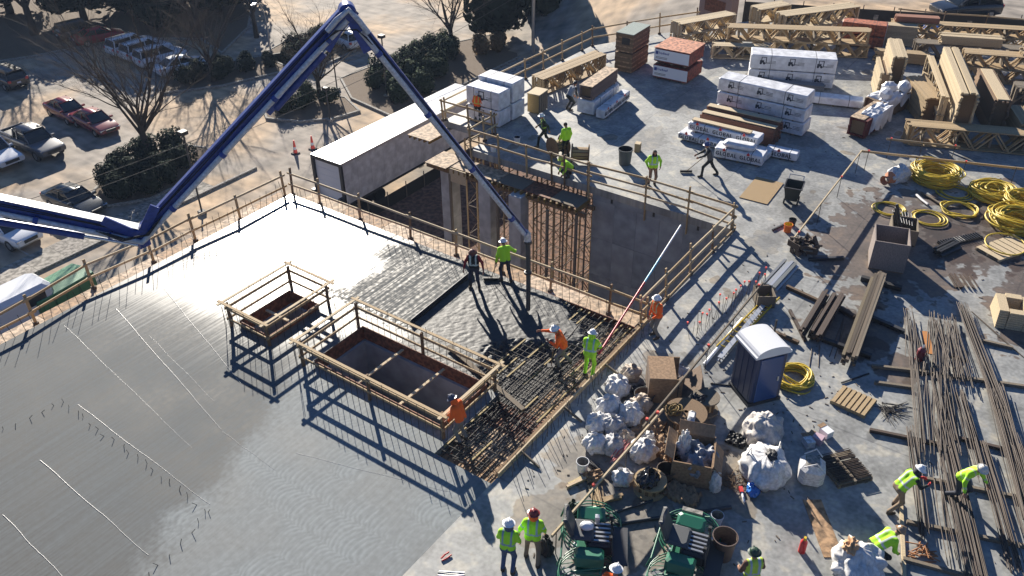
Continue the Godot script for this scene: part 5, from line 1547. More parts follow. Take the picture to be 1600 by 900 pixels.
# ---------------------------------------------------------------- shared small builders
func blob(seed_: int, r: Vector3, rough := 0.22, flat_base := true, n := 18, pleat := 0.07) -> Mesh:
	var f := FastNoiseLite.new()
	f.seed = seed_
	f.frequency = 0.75
	f.fractal_octaves = 2
	f.fractal_gain = 0.35
	var s := Shape.new()
	var m := n * 3
	for j in n + 1:
		var th := PI * j / n
		for k in m:
			var ph := TAU * k / m
			var d := Vector3(sin(th) * cos(ph), cos(th), sin(th) * sin(ph))
			var q := d * (1.0 + rough * 1.6 * f.get_noise_3d(d.x * 2.2, d.y * 2.2, d.z * 2.2))
			# folds gathered toward the top
			q *= 1.0 + pleat * sin(ph * 9.0 + 5.0 * f.get_noise_2d(ph * 0.7, 3.0) + th * 2.0) * smoothstep(-0.5, 0.8, d.y) * sin(th)
			q = Vector3(q.x * r.x, q.y * r.y, q.z * r.z)
			if flat_base: q.y = maxf(q.y, -r.y * 0.55) + r.y * 0.55
			s.vert(q, Vector3.UP)
	for j in n:
		for k in m:
			var a := j * m + k
			var b := j * m + (k + 1) % m
			s.i.append_array([a, b, b + m, a, b + m, a + m])
	for j in n + 1:
		for k in m:
			var e := s.v[j * m + (k + 1) % m] - s.v[j * m + (k + m - 1) % m]
			var g := s.v[mini(j + 1, n) * m + k] - s.v[maxi(j - 1, 0) * m + k]
			var nn := e.cross(g).normalized()
			var o := s.v[j * m + k] - Vector3(0, r.y * (0.5 if flat_base else 0.0), 0)
			if nn == Vector3.ZERO: nn = o.normalized()
			if nn.dot(o) < 0: nn = -nn
			s.n[j * m + k] = nn
	return s.done()
func bag(label: String, at: Vector3, r: Vector3, seed_: int, m: Material, category := "bag", group := "") -> Node3D:
	var t := thing("rubbish_bag" if category == "bag" else "bulk_bag", label, category, at, rng.randf() * TAU, group)
	part(t, "body", blob(seed_, r, 0.17), m)
	var k := Shape.new()
	k.lathe(Transform3D(Basis(Vector3.RIGHT, 0.4), Vector3(0.05, r.y * 1.35, 0.02)), [Vector2(r.x * 0.3, -0.12), Vector2(0.035, 0.0), Vector2(r.x * 0.28, 0.13)], 9)
	part(t, "knot", k.done(), m)
	return t
func coil(label: String, at: Vector3, r0: float, r1: float, h: float, turns: int, m: Material, tube := 0.03, tilt := 0.0) -> Node3D:
	var t := thing("hose_coil", label, "hose", at)
	var g := RandomNumberGenerator.new()
	g.seed = hash(label)
	var per := 10
	var k := 0
	while k < turns:
		var s := Shape.new()
		for q in mini(per, turns - k):
			var r := g.randf_range(r0, r1)
			var y := tube + (k + q) / float(maxi(1, turns)) * h
			var c := Vector3(g.randf_range(-0.13, 0.13), y, g.randf_range(-0.13, 0.13))
			var ov := g.randf_range(-0.09, 0.09)
			var kink := g.randf_range(0.0, 0.05)
			var ph := g.randf() * TAU
			var pts := []
			for e in 28:
				var a := TAU * e / 28.0
				pts.append(c + Vector3(cos(a) * r * (1.0 + ov + kink * sin(a * 3.0 + ph)), 0.06 * sin(a * 2.0 + ph) * (1.0 if turns > 3 else 0.0) + tilt * cos(a), sin(a) * r * (1.0 - ov + kink * cos(a * 2.0 + ph))))
			s.tube(pts, tube, tube, 6, true)
		part(t, "loops", s.done(), m).set_meta("kind", "stuff")
		k += per
	return t
func bucket(called: String, label: String, at: Vector3, r: float, h: float, m: Material, inside: Material, category := "bucket") -> Node3D:
	var t := thing(called, label, category, at)
	var s := Shape.new()
	s.lathe(Transform3D.IDENTITY, [Vector2(0.0, 0.01), Vector2(r * 0.82, 0.0), Vector2(r, h), Vector2(r * 1.08, h), Vector2(r * 1.08, h - 0.05), Vector2(r * 0.99, h - 0.05)], 20)
	part(t, "body", s.done(), m)
	var q := Shape.new()
	q.lathe(Transform3D.IDENTITY, [Vector2(r * 0.96, h - 0.004), Vector2(r * 0.78, 0.04), Vector2(0.0, 0.04)], 20)
	part(t, "inside", q.done(), inside)
	return t
func open_box(called: String, label: String, at: Vector3, turn: float, s: Vector3, m: Material, inside: Material, category := "box") -> Node3D:
	var t := thing(called, label, category, at, turn)
	block(t, "floor", Vector3(0, 0.03, 0), Vector3(s.x, 0.04, s.z), inside)
	for e in [-1.0, 1.0]:
		block(t, "side", Vector3(0, s.y * 0.5, e * (s.z * 0.5 - 0.02)), Vector3(s.x, s.y, 0.035), m)
		block(t, "end", Vector3(e * (s.x * 0.5 - 0.02), s.y * 0.5, 0), Vector3(0.035, s.y - 0.004, s.z - 0.08), m)
	return t
func pallet(label: String, at: Vector3, turn: float, s: Vector2, m: Material, category := "pallet") -> Node3D:
	var t := thing("pallet", label, category, at, turn)
	for k in 3: block(t, "stringer", Vector3(0, 0.06, (k - 1) * s.y * 0.46), Vector3(s.x, 0.09, 0.06), m)
	for k in 7: block(t, "deck_board", Vector3((k - 3) * s.x / 7.0, 0.117, 0), Vector3(s.x / 7.0 - 0.045, 0.022, s.y), m)
	for k in 3: block(t, "bottom_board", Vector3((k - 1) * s.x * 0.45, 0.008, 0), Vector3(0.1, 0.016, s.y), m)
	return t
func spool(label: String, at: Vector3, r: float, h: float, lying: bool, m: Material, turn := 0.0, core := 0.5) -> Node3D:
	var t := thing("cable_spool", label, "cable spool", at, turn)
	var x := Transform3D.IDENTITY
	if lying: x = Transform3D(Basis(Vector3.RIGHT, PI / 2), Vector3(0, r, -h * 0.5))
	for y in [0.03, h - 0.03]:
		var s := Shape.new()
		s.lathe(x, [Vector2(0.06, y + 0.028), Vector2(r, y + 0.028), Vector2(r, y - 0.028), Vector2(0.06, y - 0.028)], 26)
		part(t, "flange", s.done(), m)
	var c := Shape.new()
	c.lathe(x, [Vector2(r * core, 0.05), Vector2(r * core, h - 0.05)], 20)
	part(t, "drum", c.done(), M.wood)
	for k in 10:
		var a := TAU * k / 10.0
		var p := x * Vector3(cos(a) * r * core, h * 0.5, sin(a) * r * core)
		board(t, "stave", x * Vector3(cos(a) * (r * core + 0.01), 0.06, sin(a) * (r * core + 0.01)), x * Vector3(cos(a) * (r * core + 0.01), h - 0.06, sin(a) * (r * core + 0.01)), 0.09, 0.02, M.wood if p.x > 0 else M.wood_brown)
	return t
func sticks(called: String, label: String, category: String, a: Vector3, b: Vector3, w: float, n: int, r: float, m: Material, mess: float, layers := 2, square := false) -> Node3D:
	# a bundle of long bars; a and b are the ends of its axis on the floor
	var t := thing(called, label, category, a)
	var d := b - a
	var side := d.cross(Vector3.UP).normalized()
	var g := RandomNumberGenerator.new()
	g.seed = hash(label)
	var s := Shape.new()
	for k in n:
		var o := side * g.randf_range(-w, w) * 0.5
		var o2 := o + side * g.randf_range(-w, w) * mess
		var y := r + floorf(g.randf() * layers) * r * 2.0 + g.randf() * 0.02
		var p := o + d * g.randf_range(-0.02, 0.05 + mess * 0.4) + Vector3(0, y, 0)
		var q := o2 + d * (1.0 - g.randf_range(-0.02, 0.05 + mess * 0.4)) + Vector3(0, y + g.randf() * 0.02, 0)
		var tone := g.randf_range(0.4, 1.6)
		s.tint = Color(tone, tone * g.randf_range(0.92, 1.0), tone * g.randf_range(0.85, 1.0))
		if square: s.bar(p, q, r * 2.0, r * 1.9)
		else:
			var mid := (p + q) * 0.5 + side * g.randf_range(-0.05, 0.05)
			s.tube([p, mid, q], r, r, 5)
	var mm: StandardMaterial3D = m.duplicate()
	mm.vertex_color_use_as_albedo = true
	part(t, "bars", s.done(true), mm).set_meta("kind", "stuff")
	return t

# ---------------------------------------------------------------- loose things on the old slab
func make_right_slab_things() -> void:
	# portable toilet
	var t := thing("portable_toilet", "dark blue portable toilet with a white roof", "portable toilet", Vector3(21.05, 0, -5.75), 0.94)
	t.scale = Vector3(1, 0.95, 1)
	var blue := paint(0.012, 0.028, 0.085, 0.4)
	block(t, "skid", Vector3(0, 0.06, 0), Vector3(1.16, 0.12, 1.16), M.dark_steel)
	var s := Shape.new()
	s.slab(Transform3D(Basis.IDENTITY, Vector3(0, 1.06, 0)), Vector3(1.12, 1.9, 1.1), 0.05)
	part(t, "cabin", s.done(), blue)
	for k in 4:
		for e in [-1.0, 1.0]:
			block(t, "wall_rib", Vector3(-0.42 + k * 0.28, 1.06, e * 0.555), Vector3(0.05, 1.75, 0.02), blue)
	var door := Shape.new()
	door.slab(Transform3D(Basis.IDENTITY, Vector3(-0.57, 1.02, 0)), Vector3(0.04, 1.75, 0.8), 0.015)
	part(t, "door", door.done(), paint(0.03, 0.07, 0.2, 0.25))
	block(t, "door_handle", Vector3(-0.6, 1.0, 0.3), Vector3(0.03, 0.18, 0.05), M.steel)
	# vaulted roof
	var rf := Shape.new()
	var ol := PackedVector2Array()
	ol.append(Vector2(-0.62, 1.98)); ol.append(Vector2(0.62, 1.98)); ol.append(Vector2(0.62, 2.06))
	for k in 13: ol.append(Vector2(0.56 * cos(PI * k / 12.0), 2.08 + 0.24 * sin(PI * k / 12.0)))
	ol.append(Vector2(-0.62, 2.06))
	rf.prism(Transform3D(Basis(Vector3.UP, PI / 2), Vector3.ZERO), ol, 1.2)
	part(t, "roof", rf.done(), paint(0.72, 0.73, 0.74, 0.35))
	stick(t, "vent_pipe", Vector3(0.35, 1.2, 0.6), Vector3(0.3, 2.6, 0.55), 0.035, M.black)
	block(t, "lifting_bracket", Vector3(0.3, 2.0, 0.58), Vector3(0.3, 0.04, 0.03), M.black)
	block(t, "notice", Vector3(0.0, 1.52, 0.572), Vector3(0.42, 0.26, 0.008), M.white)
	for k in 3: block(t, "notice_print", Vector3(-0.06 + k * 0.06, 1.56 - k * 0.05, 0.578), Vector3(0.2, 0.02, 0.004), M.black)
	# raised timber guide rails over the slab
	for r in [[Vector3(29.25, 0.95, -7.63), Vector3(38.46, 0.95, -7.85), 4, "pale timber rail on posts beside the rust stained patch", M.wood_pale], [Vector3(38.46, 0.95, -7.85), Vector3(40.63, 0.95, -1.47), 4, "thin timber rail on posts in front of the near trusses", M.wood],
			[Vector3(25.63, 0.95, -7.44), Vector3(16.68, 0.95, -7.44), 5, "grey timber rail running down past the portable toilet", M.wood_grey], [Vector3(17.68, 0.95, -7.31), Vector3(11.97, 0.95, -7.45), 4, "pale timber rail among the white bags and spools", M.wood_pale], [Vector3(40.45, 0.95, -7.29), Vector3(41.42, 0.95, -4.26), 3, "short timber rail against the long near truss stack", M.wood_grey]]:
		var a: Vector3 = r[0]
		var d: Vector3 = r[1] - a
		var g := thing("timber_rail", r[3], "rail", Vector3(a.x, 0, a.z))
		board(g, "rail", Vector3(0, 0.95, 0), Vector3(d.x, 0.95, d.z), 0.045, 0.1, r[4])
		for k in r[2]:
			var q: Vector3 = Vector3(d.x, 0, d.z) * ((k + 0.15) / (r[2] - 0.7))
			var sd := d.cross(Vector3.UP).normalized() * 0.035
			stick(g, "post", q + sd, q + sd + Vector3(0, 1.0, 0), 0.014, M.rebar_dark)
			if k % 2 == 0: block(g, "flag", q + sd + Vector3(0, 1.03, 0), Vector3(0.07, 0.06, 0.07), M.pink_cap)
	# wheeled bin and things by the pit corner
	var c := thing("tilt_cart", "black wheeled tilt cart beside the chipboard panel", "cart", Vector3(33.72, 0.00, -9.24), 0.2)
	var cs := Shape.new()
	var ra := []
	for q in [[0.28, 0.24, 0.2], [0.42, 0.36, 0.85]]: ra.append([Vector3(-q[0], q[2], -q[1]), Vector3(q[0], q[2], -q[1]), Vector3(q[0], q[2], q[1]), Vector3(-q[0], q[2], q[1])])
	for e in 4: cs.quad(ra[0][e], ra[0][(e + 1) % 4], ra[1][(e + 1) % 4], ra[1][e])
	cs.quad(ra[0][0], ra[0][1], ra[0][2], ra[0][3])
	part(c, "tub", cs.done(), paint(0.012, 0.02, 0.018, 0.45))
	for e in [-1.0, 1.0]:
		board(c, "rim", Vector3(-0.42, 0.86, e * 0.37), Vector3(0.42, 0.86, e * 0.37), 0.05, 0.04, M.dark_steel)
		board(c, "rim", Vector3(e * 0.43, 0.862, -0.37), Vector3(e * 0.43, 0.862, 0.37), 0.05, 0.04, M.dark_steel)
		stick(c, "handle", Vector3(0.42, 0.86, e * 0.3), Vector3(0.62, 1.02, e * 0.3), 0.018, M.steel)
		for w in [-0.2, 0.22]:
			var ws := Shape.new()
			ws.lathe(Transform3D(Basis(Vector3.RIGHT, PI / 2), Vector3.ZERO), [Vector2(0, -0.03), Vector2(0.12, -0.03), Vector2(0.12, 0.03), Vector2(0, 0.03)], 12)
			part(c, "wheel", ws.done(), M.rubber, Transform3D(Basis.IDENTITY, Vector3(w, 0.12, e * 0.28)))
	stick(c, "handle", Vector3(0.62, 1.02, -0.3), Vector3(0.62, 1.02, 0.3), 0.018, M.steel)
	bucket("bucket", "orange bucket near the end of the pale timber rail", Vector3(31.21, 0.00, -8.47), 0.17, 0.36, M.orange, M.yellow)
	bucket("bucket", "dark bucket behind the orange bucket", Vector3(31.81, 0.00, -8.50), 0.15, 0.3, M.black, M.black)
	bucket("dustbin", "grey plastic dustbin on the far slab beside the lime worker", Vector3(32.94, 0.00, -17.02), 0.33, 0.78, paint(0.06, 0.075, 0.085, 0.5), M.black, "dustbin")
	bucket("bucket", "black and white bucket in the shade behind the notch guardrail", Vector3(31.88, 0.00, -22.47), 0.16, 0.38, M.white, M.black)
	bucket("bucket", "white bucket between the notch guardrail and the slab edge", Vector3(30.57, 0.00, -22.96), 0.15, 0.34, M.white, M.kerb)
	var sp := M.wood_brown as Material
	spool("brown cable spool standing on its rim behind the striding worker", Vector3(31.93, 0.00, -20.10), 0.5, 0.75, true, sp, 1.2)
	spool("brown cable spool standing on its rim right of the lime worker in black trousers", Vector3(31.87, 0.00, -18.83), 0.46, 0.85, true, sp, 0.5, 0.6)
	var blk := thing("timber_block", "small timber block standing on the far slab", "timber", Vector3(34.52, 0.00, -17.19), 0.2)
	block(blk, "block", Vector3(0, 0.2, 0), Vector3(0.3, 0.4, 0.25), M.wood)
	block(blk, "cap_board", Vector3(0, 0.42, 0), Vector3(0.32, 0.03, 0.27), M.wood_pale)
	# plywood boxes by the rust stain
	var b1 := open_box("site_box", "large grey plywood site box with an open top", Vector3(31.09, 0.00, -4.52), 0.28, Vector3(1.35, 1.25, 1.25), grained(0.36, 0.30, 0.27, "wood", 0.7, 0.85), M.wood_brown)
	for k in 3: block(b1, "batten", Vector3(0, 0.2 + k * 0.42, 0.63), Vector3(1.36, 0.39, 0.02), grained(0.33, 0.27, 0.25, "wood", 0.7, 0.85))
	var b2 := open_box("site_box", "smaller plywood box of black pipes behind the large site box", Vector3(33.32, 0.00, -4.51), 0.28, Vector3(1.15, 0.7, 1.0), M.wood_grey, M.black)
	for k in 3: stick(b2, "pipe", Vector3(-0.3 + k * 0.08, 0.1, 0), Vector3(-0.05 + k * 0.07, 1.5 - k * 0.2, -0.5), 0.06, M.black)
	for k in 7: stick(b2, "clamp_bar", Vector3(0.1, 0.55 + k * 0.02, 0.3 - k * 0.1), Vector3(0.95, 0.7, 0.25 - k * 0.12), 0.022, M.dark_steel)
	# yellow hose
	var hy := M.hose_yellow as Material
	coil("big tangled yellow hose coil beside the white sack", Vector3(39.36, 0.00, -4.65), 0.62, 0.98, 0.62, 40, hy)
	coil("wide flat yellow hose coil right of the big tangled coil", Vector3(39.28, 0.00, -2.29), 0.4, 0.98, 0.35, 40, hy)
	coil("yellow hose coil cut by the right edge, upper of two", Vector3(38.84, 0.00, -0.89), 0.55, 0.95, 0.5, 24, hy)
	coil("yellow hose coil near the right edge, lower of two", Vector3(37.01, 0.00, -0.96), 0.6, 1.05, 0.5, 36, hy)
	coil("thin yellow hose loop lying around the black pipe box", Vector3(35.40, 0.00, -5.59), 0.55, 0.62, 0.06, 3, hy)
	coil("thin yellow hose loop right of the black pipe box", Vector3(35.56, 0.00, -4.01), 0.5, 0.66, 0.06, 3, hy)
	coil("double yellow hose loop between the coils and the boxes", Vector3(37.00, 0.00, -3.07), 0.62, 0.75, 0.1, 5, hy)
	coil("loose thin yellow loop below the big tangled coil", Vector3(38.55, 0.00, -3.66), 0.55, 0.8, 0.05, 3, hy)
	coil("single yellow loop lying on the pale pallet", Vector3(34.75, 0.16, -0.92), 0.78, 0.8, 0.04, 1, hy)
	coil("yellow hose coil behind the portable toilet", Vector3(22.34, 0.00, -4.98), 0.42, 0.62, 0.22, 16, hy)
	pallet("pale wooden pallet with a yellow hose loop on it", Vector3(34.75, 0.00, -0.88), -0.5, Vector2(2.2, 1.1), M.wood_pale)
	var sk := bag("long white sack with an orange mouth beside the yellow coils", Vector3(38.54, 0.00, -6.06), Vector3(0.75, 0.4, 0.4), 31, M.white_bag)
	sk.rotation.y = -0.35
	var om := Shape.new()
	om.lathe(Transform3D(Basis(Vector3.BACK, PI / 2), Vector3(-0.7, 0.25, 0)), [Vector2(0.3, -0.1), Vector2(0.12, 0.1), Vector2(0.22, 0.35)], 10)
	part(sk, "orange_mouth", om.done(), paint(0.5, 0.2, 0.1, 0.8))
	for p in [[Vector3(37.39, 0.00, -4.94), Vector3(36.71, 0.00, -4.29), "white pipe lying below the long white sack", M.white], [Vector3(37.70, 0.00, -4.80), Vector3(37.02, 0.00, -3.84), "timber batten lying below the big tangled coil", M.wood_grey]]:
		sticks("loose_bar", p[2], "bar", p[0], p[1], 0.08, 3, 0.05, p[3], 0.1, 1)
	var ch := thing("chain_track", "black rubber mat with cleats lying near the pale pallet", "mat", Vector3(34.45, 0.00, -2.52), -0.62)
	block(ch, "mat", Vector3(0, 0.03, 0), Vector3(2.0, 0.05, 0.35), M.black)
	for k in 16: block(ch, "cleat", Vector3(-0.95 + k * 0.125, 0.08, 0), Vector3(0.05, 0.06, 0.36), M.kerb if k > 5 and k < 9 else M.dark_steel)
	sticks("panel_strips", "stack of dark form strips below the cleated mat", "form strips", Vector3(32.78, 0.00, -3.06), Vector3(33.94, 0.00, -2.56), 0.5, 9, 0.045, M.dark_steel, 0.1, 2, true)
	sticks("steel_grating", "rusty steel grating lying behind the stack of planks", "grating", Vector3(31.75, 0.00, -1.99), Vector3(30.94, 0.00, -1.51), 0.8, 14, 0.02, M.rust, 0.02, 2, true)
	# metal decking, ladder, scaffold beam
	sticks("decking_stack", "stack of galvanized decking strips beside the orange capped bars", "decking", Vector3(26.71, 0.00, -7.39), Vector3(28.78, 0.00, -7.31), 0.75, 12, 0.05, M.galvanized, 0.0, 2, true)
	var lad := thing("ladder", "long yellow fibreglass ladder lying beside the toilet", "ladder", Vector3(22.37, 0.10, -7.43))
	var ld := Vector3(26.35, 0.10, -7.15) - Vector3(22.37, 0.10, -7.43)
	var lsd := ld.cross(Vector3.UP).normalized() * 0.2
	for e in [-1.0, 1.0]: board(lad, "stile", lsd * e, ld + lsd * e, 0.03, 0.09, M.yellow)
	for k in 12: stick(lad, "rung", ld * ((k + 0.5) / 12.0) - lsd, ld * ((k + 0.5) / 12.0) + lsd, 0.02, M.yellow)
	var bm := thing("lattice_beam", "silver perforated beam lying beside the ladder", "beam", Vector3(21.73, 0.15, -7.24))
	var bdv := Vector3(25.36, 0.15, -7.20) - Vector3(21.73, 0.15, -7.24)
	for e in [-0.08, 0.08]: board(bm, "flange", Vector3(0, e, 0), bdv + Vector3(0, e, 0), 0.16, 0.03, M.galvanized)
	for k in 22: board(bm, "web", bdv * (k / 22.0) + Vector3(0, -0.08, 0), bdv * ((k + 0.7) / 22.0) + Vector3(0, 0.08, 0), 0.03, 0.04, M.dark_steel)
	for q in [[Vector3(21.32, 0.00, -7.58), Vector3(24.42, 0.00, -7.56), "white drain pipe lying left of the ladder", 0.06, M.white], [Vector3(21.54, 0.00, -5.14), Vector3(20.61, 0.00, -7.03), "dark hose on the slab left of the toilet", 0.02, M.black]]:
		var lp := thing("pipe", q[2], "pipe", q[0])
		stick(lp, "pipe", Vector3(0, q[3], 0), q[1] - q[0] + Vector3(0, q[3], 0), q[3], q[4])
	open_box("cardboard_box", "brown open box at the end of the orange capped bars", Vector3(25.87, 0.00, -7.38), 0.6, Vector3(0.75, 0.5, 0.65), M.wood_grey, M.black)
	# heap of scrap steel at the rail's end
	var sc := thing("scrap_heap", "heap of dark scrap metal at the end of the pale rail", "scrap heap", Vector3(30.14, 0.00, -7.39))
	var ss := Shape.new()
	for k in 34: ss.box(Transform3D(Basis.from_euler(Vector3(rng.randf() * 2.0, rng.randf() * 6.0, rng.randf() * 2.0)), Vector3(rng.randf_range(-0.55, 0.55), rng.randf_range(0.05, 0.4), rng.randf_range(-0.45, 0.45))), Vector3(rng.randf_range(0.2, 0.8), 0.05, rng.randf_range(0.06, 0.3)))
	part(sc, "scraps", ss.done(), M.rust).set_meta("kind", "stuff")
	block(sc, "plate", Vector3(-0.3, 0.35, 0.2), Vector3(0.5, 0.03, 0.35), M.wood_grey, 0.4)
	for q in [[Vector3(29.49, 0.00, -7.00), Vector3(30.37, 0.00, -5.90), "dark channel leaning out of the scrap heap", 1, 0.06, M.dark_steel], [Vector3(32.22, 0.00, -8.57), Vector3(30.84, 0.00, -9.01), "short dark bar beside the orange bucket", 1, 0.03, M.dark_steel],
			[Vector3(27.25, 0.00, -6.99), Vector3(26.90, 0.00, -5.20), "dark timber bearer under the plank pile", 2, 0.06, M.wood_brown], [Vector3(27.06, 0.00, -5.25), Vector3(26.73, 0.00, -4.36), "rusty bearer between the two plank piles", 2, 0.06, M.rust], [Vector3(27.03, 0.00, -4.00), Vector3(26.80, 0.00, -2.70), "dark steel channel behind the long plank bundle", 2, 0.07, M.dark_steel], [Vector3(24.81, 0.00, -4.89), Vector3(24.78, 0.00, -3.17), "dark steel channel below the long plank bundle", 2, 0.07, M.dark_steel],
			[Vector3(25.94, 0.00, -6.38), Vector3(24.45, 0.00, -5.27), "rusty bearer beside the toilet roof", 1, 0.05, M.rust], [Vector3(24.34, 0.00, -6.70), Vector3(24.16, 0.00, -5.39), "dark bearer behind the portable toilet", 1, 0.06, M.wood_brown], [Vector3(29.35, 0.00, -4.92), Vector3(29.45, 0.00, -3.44), "dark corrugated tube beside the large site box", 1, 0.09, M.black], [Vector3(23.00, 0.00, -3.59), Vector3(23.99, 0.00, -3.00), "thin black bar on the slab above the tan pallet", 1, 0.02, M.black]]:
		sticks("bearer", q[2], "bearer", q[0], q[1], 0.1, q[3], q[4], q[5], 0.0, 1, true)
	sticks("plank_pile", "short pile of dark planks between toilet and long bundle", "planks", Vector3(24.51, 0.12, -5.22), Vector3(27.43, 0.12, -5.33), 0.75, 20, 0.05, M.rust, 0.02, 3, true)
	sticks("plank_bundle", "long narrow bundle of grey brown planks", "planks", Vector3(23.78, 0.14, -3.74), Vector3(29.44, 0.14, -4.35), 0.42, 18, 0.05, M.wood_grey, 0.06, 4, true)
	for k in 5:
		var a: Vector3 = [Vector3(24.03, 0.00, -4.37), Vector3(24.06, 0.00, -4.21), Vector3(24.60, 0.00, -4.27), Vector3(23.01, 0.00, -4.69), Vector3(23.34, 0.00, -4.49)][k]
		var b: Vector3 = [Vector3(26.55, 0.00, -4.68), Vector3(26.09, 0.00, -4.49), Vector3(26.44, 0.00, -4.65), Vector3(24.21, 0.00, -5.01), Vector3(24.49, 0.00, -4.84)][k]
		sticks("loose_bar", "thin loose bar lying between toilet and long plank bundle", "bar", a, b, 0.02, 1, 0.014, M.rebar, 0.0, 1).set_meta("group", "thin bars left of the long bundle")
	pallet("tan pallet lying alone below the long plank bundle", Vector3(22.29, 0.00, -3.03), -0.1 + PI / 2, Vector2(1.1, 0.95), M.wood)
	# pale ply blocks at the right edge
	var pl := thing("ply_stack", "stack of pale plywood frames at the right edge", "plywood stack", Vector3(29.75, 0.00, 0.12), 0.3)
	for k in 8:
		for e in [-1.0, 1.0]:
			block(pl, "frame_board", Vector3(0, 0.05 + k * 0.085, e * 0.42), Vector3(1.3 - k * 0.03, 0.075, 0.3), M.wood_pale)
			block(pl, "frame_board", Vector3(e * 0.5, 0.052 + k * 0.085, 0), Vector3(0.28, 0.075, 0.5), M.wood_pale)

# ---------------------------------------------------------------- rubbish corner below the rebar bay
func make_scrap_corner() -> void:
	var w := M.white_bag as Material
	var tan_bag := grained(0.52, 0.43, 0.34, "grime", 0.8, 0.7, 0.3)
	var grey_bag := grained(0.46, 0.46, 0.47, "grime", 0.8, 0.6, 0.3)
	var n := 0
	for q in [[965, 612, 0.42, "white bag nearest the dark cardboard crate's upper corner"], [985, 590, 0.34, "white bag wedged behind the dark cardboard crate"], [950, 642, 0.4, "white bag below the lime suited worker"], [932, 668, 0.36, "leftmost white bag of the heap by the edge board"], [958, 672, 0.38, "white bag in the middle of the heap by the edge board"], [985, 655, 0.42, "white bag left of the pale timber rail, at mid height"], [1000, 640, 0.38, "pinkish white bag close to the pale timber rail"], [930, 700, 0.36, "white bag at the lower left of the heap, above the white bucket"], [958, 702, 0.36, "white bag at the foot of the heap near the pink rods"], [978, 690, 0.3, "small white bag beside the pink rods"], [1005, 712, 0.42, "white bag right of the pale timber rail"], [972, 752, 0.3, "small white bag between rail and wooden spool"], [1012, 688, 0.22, "smallest white bag right of the pale rail"]]:
		bag(q[3], [Vector3(18.60, 0.00, -9.27), Vector3(19.43, 0.00, -9.27), Vector3(17.65, 0.00, -9.07), Vector3(16.82, 0.00, -8.99), Vector3(17.01, 0.00, -8.53), Vector3(17.72, 0.00, -8.33), Vector3(18.27, 0.00, -8.30), Vector3(16.06, 0.00, -8.58), Vector3(16.31, 0.00, -8.13), Vector3(16.80, 0.00, -7.98), Vector3(16.58, 0.00, -7.29), Vector3(15.37, 0.00, -7.30), Vector3(17.21, 0.00, -7.48)][n], Vector3(q[2], q[2] * 0.85, q[2] * 0.9), 60 + n, [w, tan_bag, grey_bag][[0, 1, 0, 0, 2, 0, 1, 0, 2, 1, 0, 0, 0][n]])
		n += 1
	n = 0
	for q in [["flattened brown cardboard under the pale rail", 1.1, 0.8, 0], ["torn brown paper between the white bags and the big spool", 0.8, 0.7, 0], ["brown wrapping paper below the torn crate", 1.0, 0.6, 0], ["crumpled dark plastic sheet beside the tipped crate", 0.9, 0.7, 1], ["torn grey plastic at the top of the bag heap", 0.7, 0.6, 2], ["brown paper scraps between crate and wooden spool", 0.6, 0.5, 0], ["dark wet cloth left of the upper bulk bag", 0.6, 0.5, 1], ["tan cardboard piece near the white bucket", 0.5, 0.4, 0]]:
		var sh := thing("torn_sheet", q[0], "sheet", [Vector3(17.58, 0.00, -7.71), Vector3(17.04, 0.00, -7.17), Vector3(15.83, 0.00, -5.70), Vector3(18.96, 0.00, -8.44), Vector3(20.48, 0.00, -8.04), Vector3(16.94, 0.00, -6.65), Vector3(18.65, 0.00, -5.32), Vector3(15.00, 0.00, -8.00)][n], n * 0.8)
		drape(sh, "sheet", Vector3(0, 0.08, 0), Vector2(q[1], q[2]), 0.1, 200 + n, [M.cardboard, M.black, grey_bag][q[3]])
		n += 1
	# big cardboard crates
	var c := thing("cardboard_crate", "large dark cardboard crate tipped on its side", "crate", Vector3(19.41, 0.00, -8.11), 0.55)
	for q in [[Vector3(0, 0.03, 0), Vector3(1.1, 0.03, 1.0), 0], [Vector3(0, 0.5, -0.5), Vector3(1.1, 0.95, 0.03), 0], [Vector3(0.55, 0.5, 0), Vector3(0.03, 0.95, 1.0), 1], [Vector3(-0.55, 0.5, 0), Vector3(0.03, 0.95, 1.0), 1], [Vector3(0, 0.97, -0.1), Vector3(1.1, 0.03, 0.8), 1]]:
		block(c, "panel", q[0], q[1], M.cardboard_dark if q[2] == 0 else M.cardboard)
	var fl := Shape.new()
	fl.slab(Transform3D(Basis(Vector3.RIGHT, -0.75), Vector3(0, 0.42, 0.86)), Vector3(1.05, 0.02, 0.85), 0.005)
	part(c, "flap", fl.done(), M.cardboard_dark)
	var o := open_box("cardboard_crate", "large torn cardboard crate full of grey bags", Vector3(16.85, 0.00, -5.90), 0.35, Vector3(1.25, 0.85, 1.1), M.cardboard, M.cardboard_dark, "crate")
	for q in [[-0.25, 0.1], [0.25, -0.15], [0.05, 0.3]]: part(o, "stuffed_bag", blob(int(90 + q[0] * 20), Vector3(0.38, 0.36, 0.36), 0.35), grained(0.24, 0.25, 0.28, "cloth", 0.8, 0.5, 0.3), Transform3D(Basis.IDENTITY, Vector3(q[0], 0.3, q[1])))
	for e in [[Vector3(0.72, 0.95, 0), Vector3(0, 0, 0.7), Vector3(0.36, 0.02, 1.0)], [Vector3(0, 0.92, -0.64), Vector3(0.6, 0, 0), Vector3(1.1, 0.02, 0.34)], [Vector3(-0.1, 0.72, 0.68), Vector3(0.9, 0, 0), Vector3(1.0, 0.02, 0.4)]]:
		var f2 := Shape.new()
		f2.slab(Transform3D(Basis.from_euler(e[1]), e[0]), e[2], 0.005)
		part(o, "flap", f2.done(), M.cardboard)
	part(o, "white_bag", blob(97, Vector3(0.16, 0.5, 0.18), 0.3), w, Transform3D(Basis.IDENTITY, Vector3(0.1, 0.55, -0.3)))
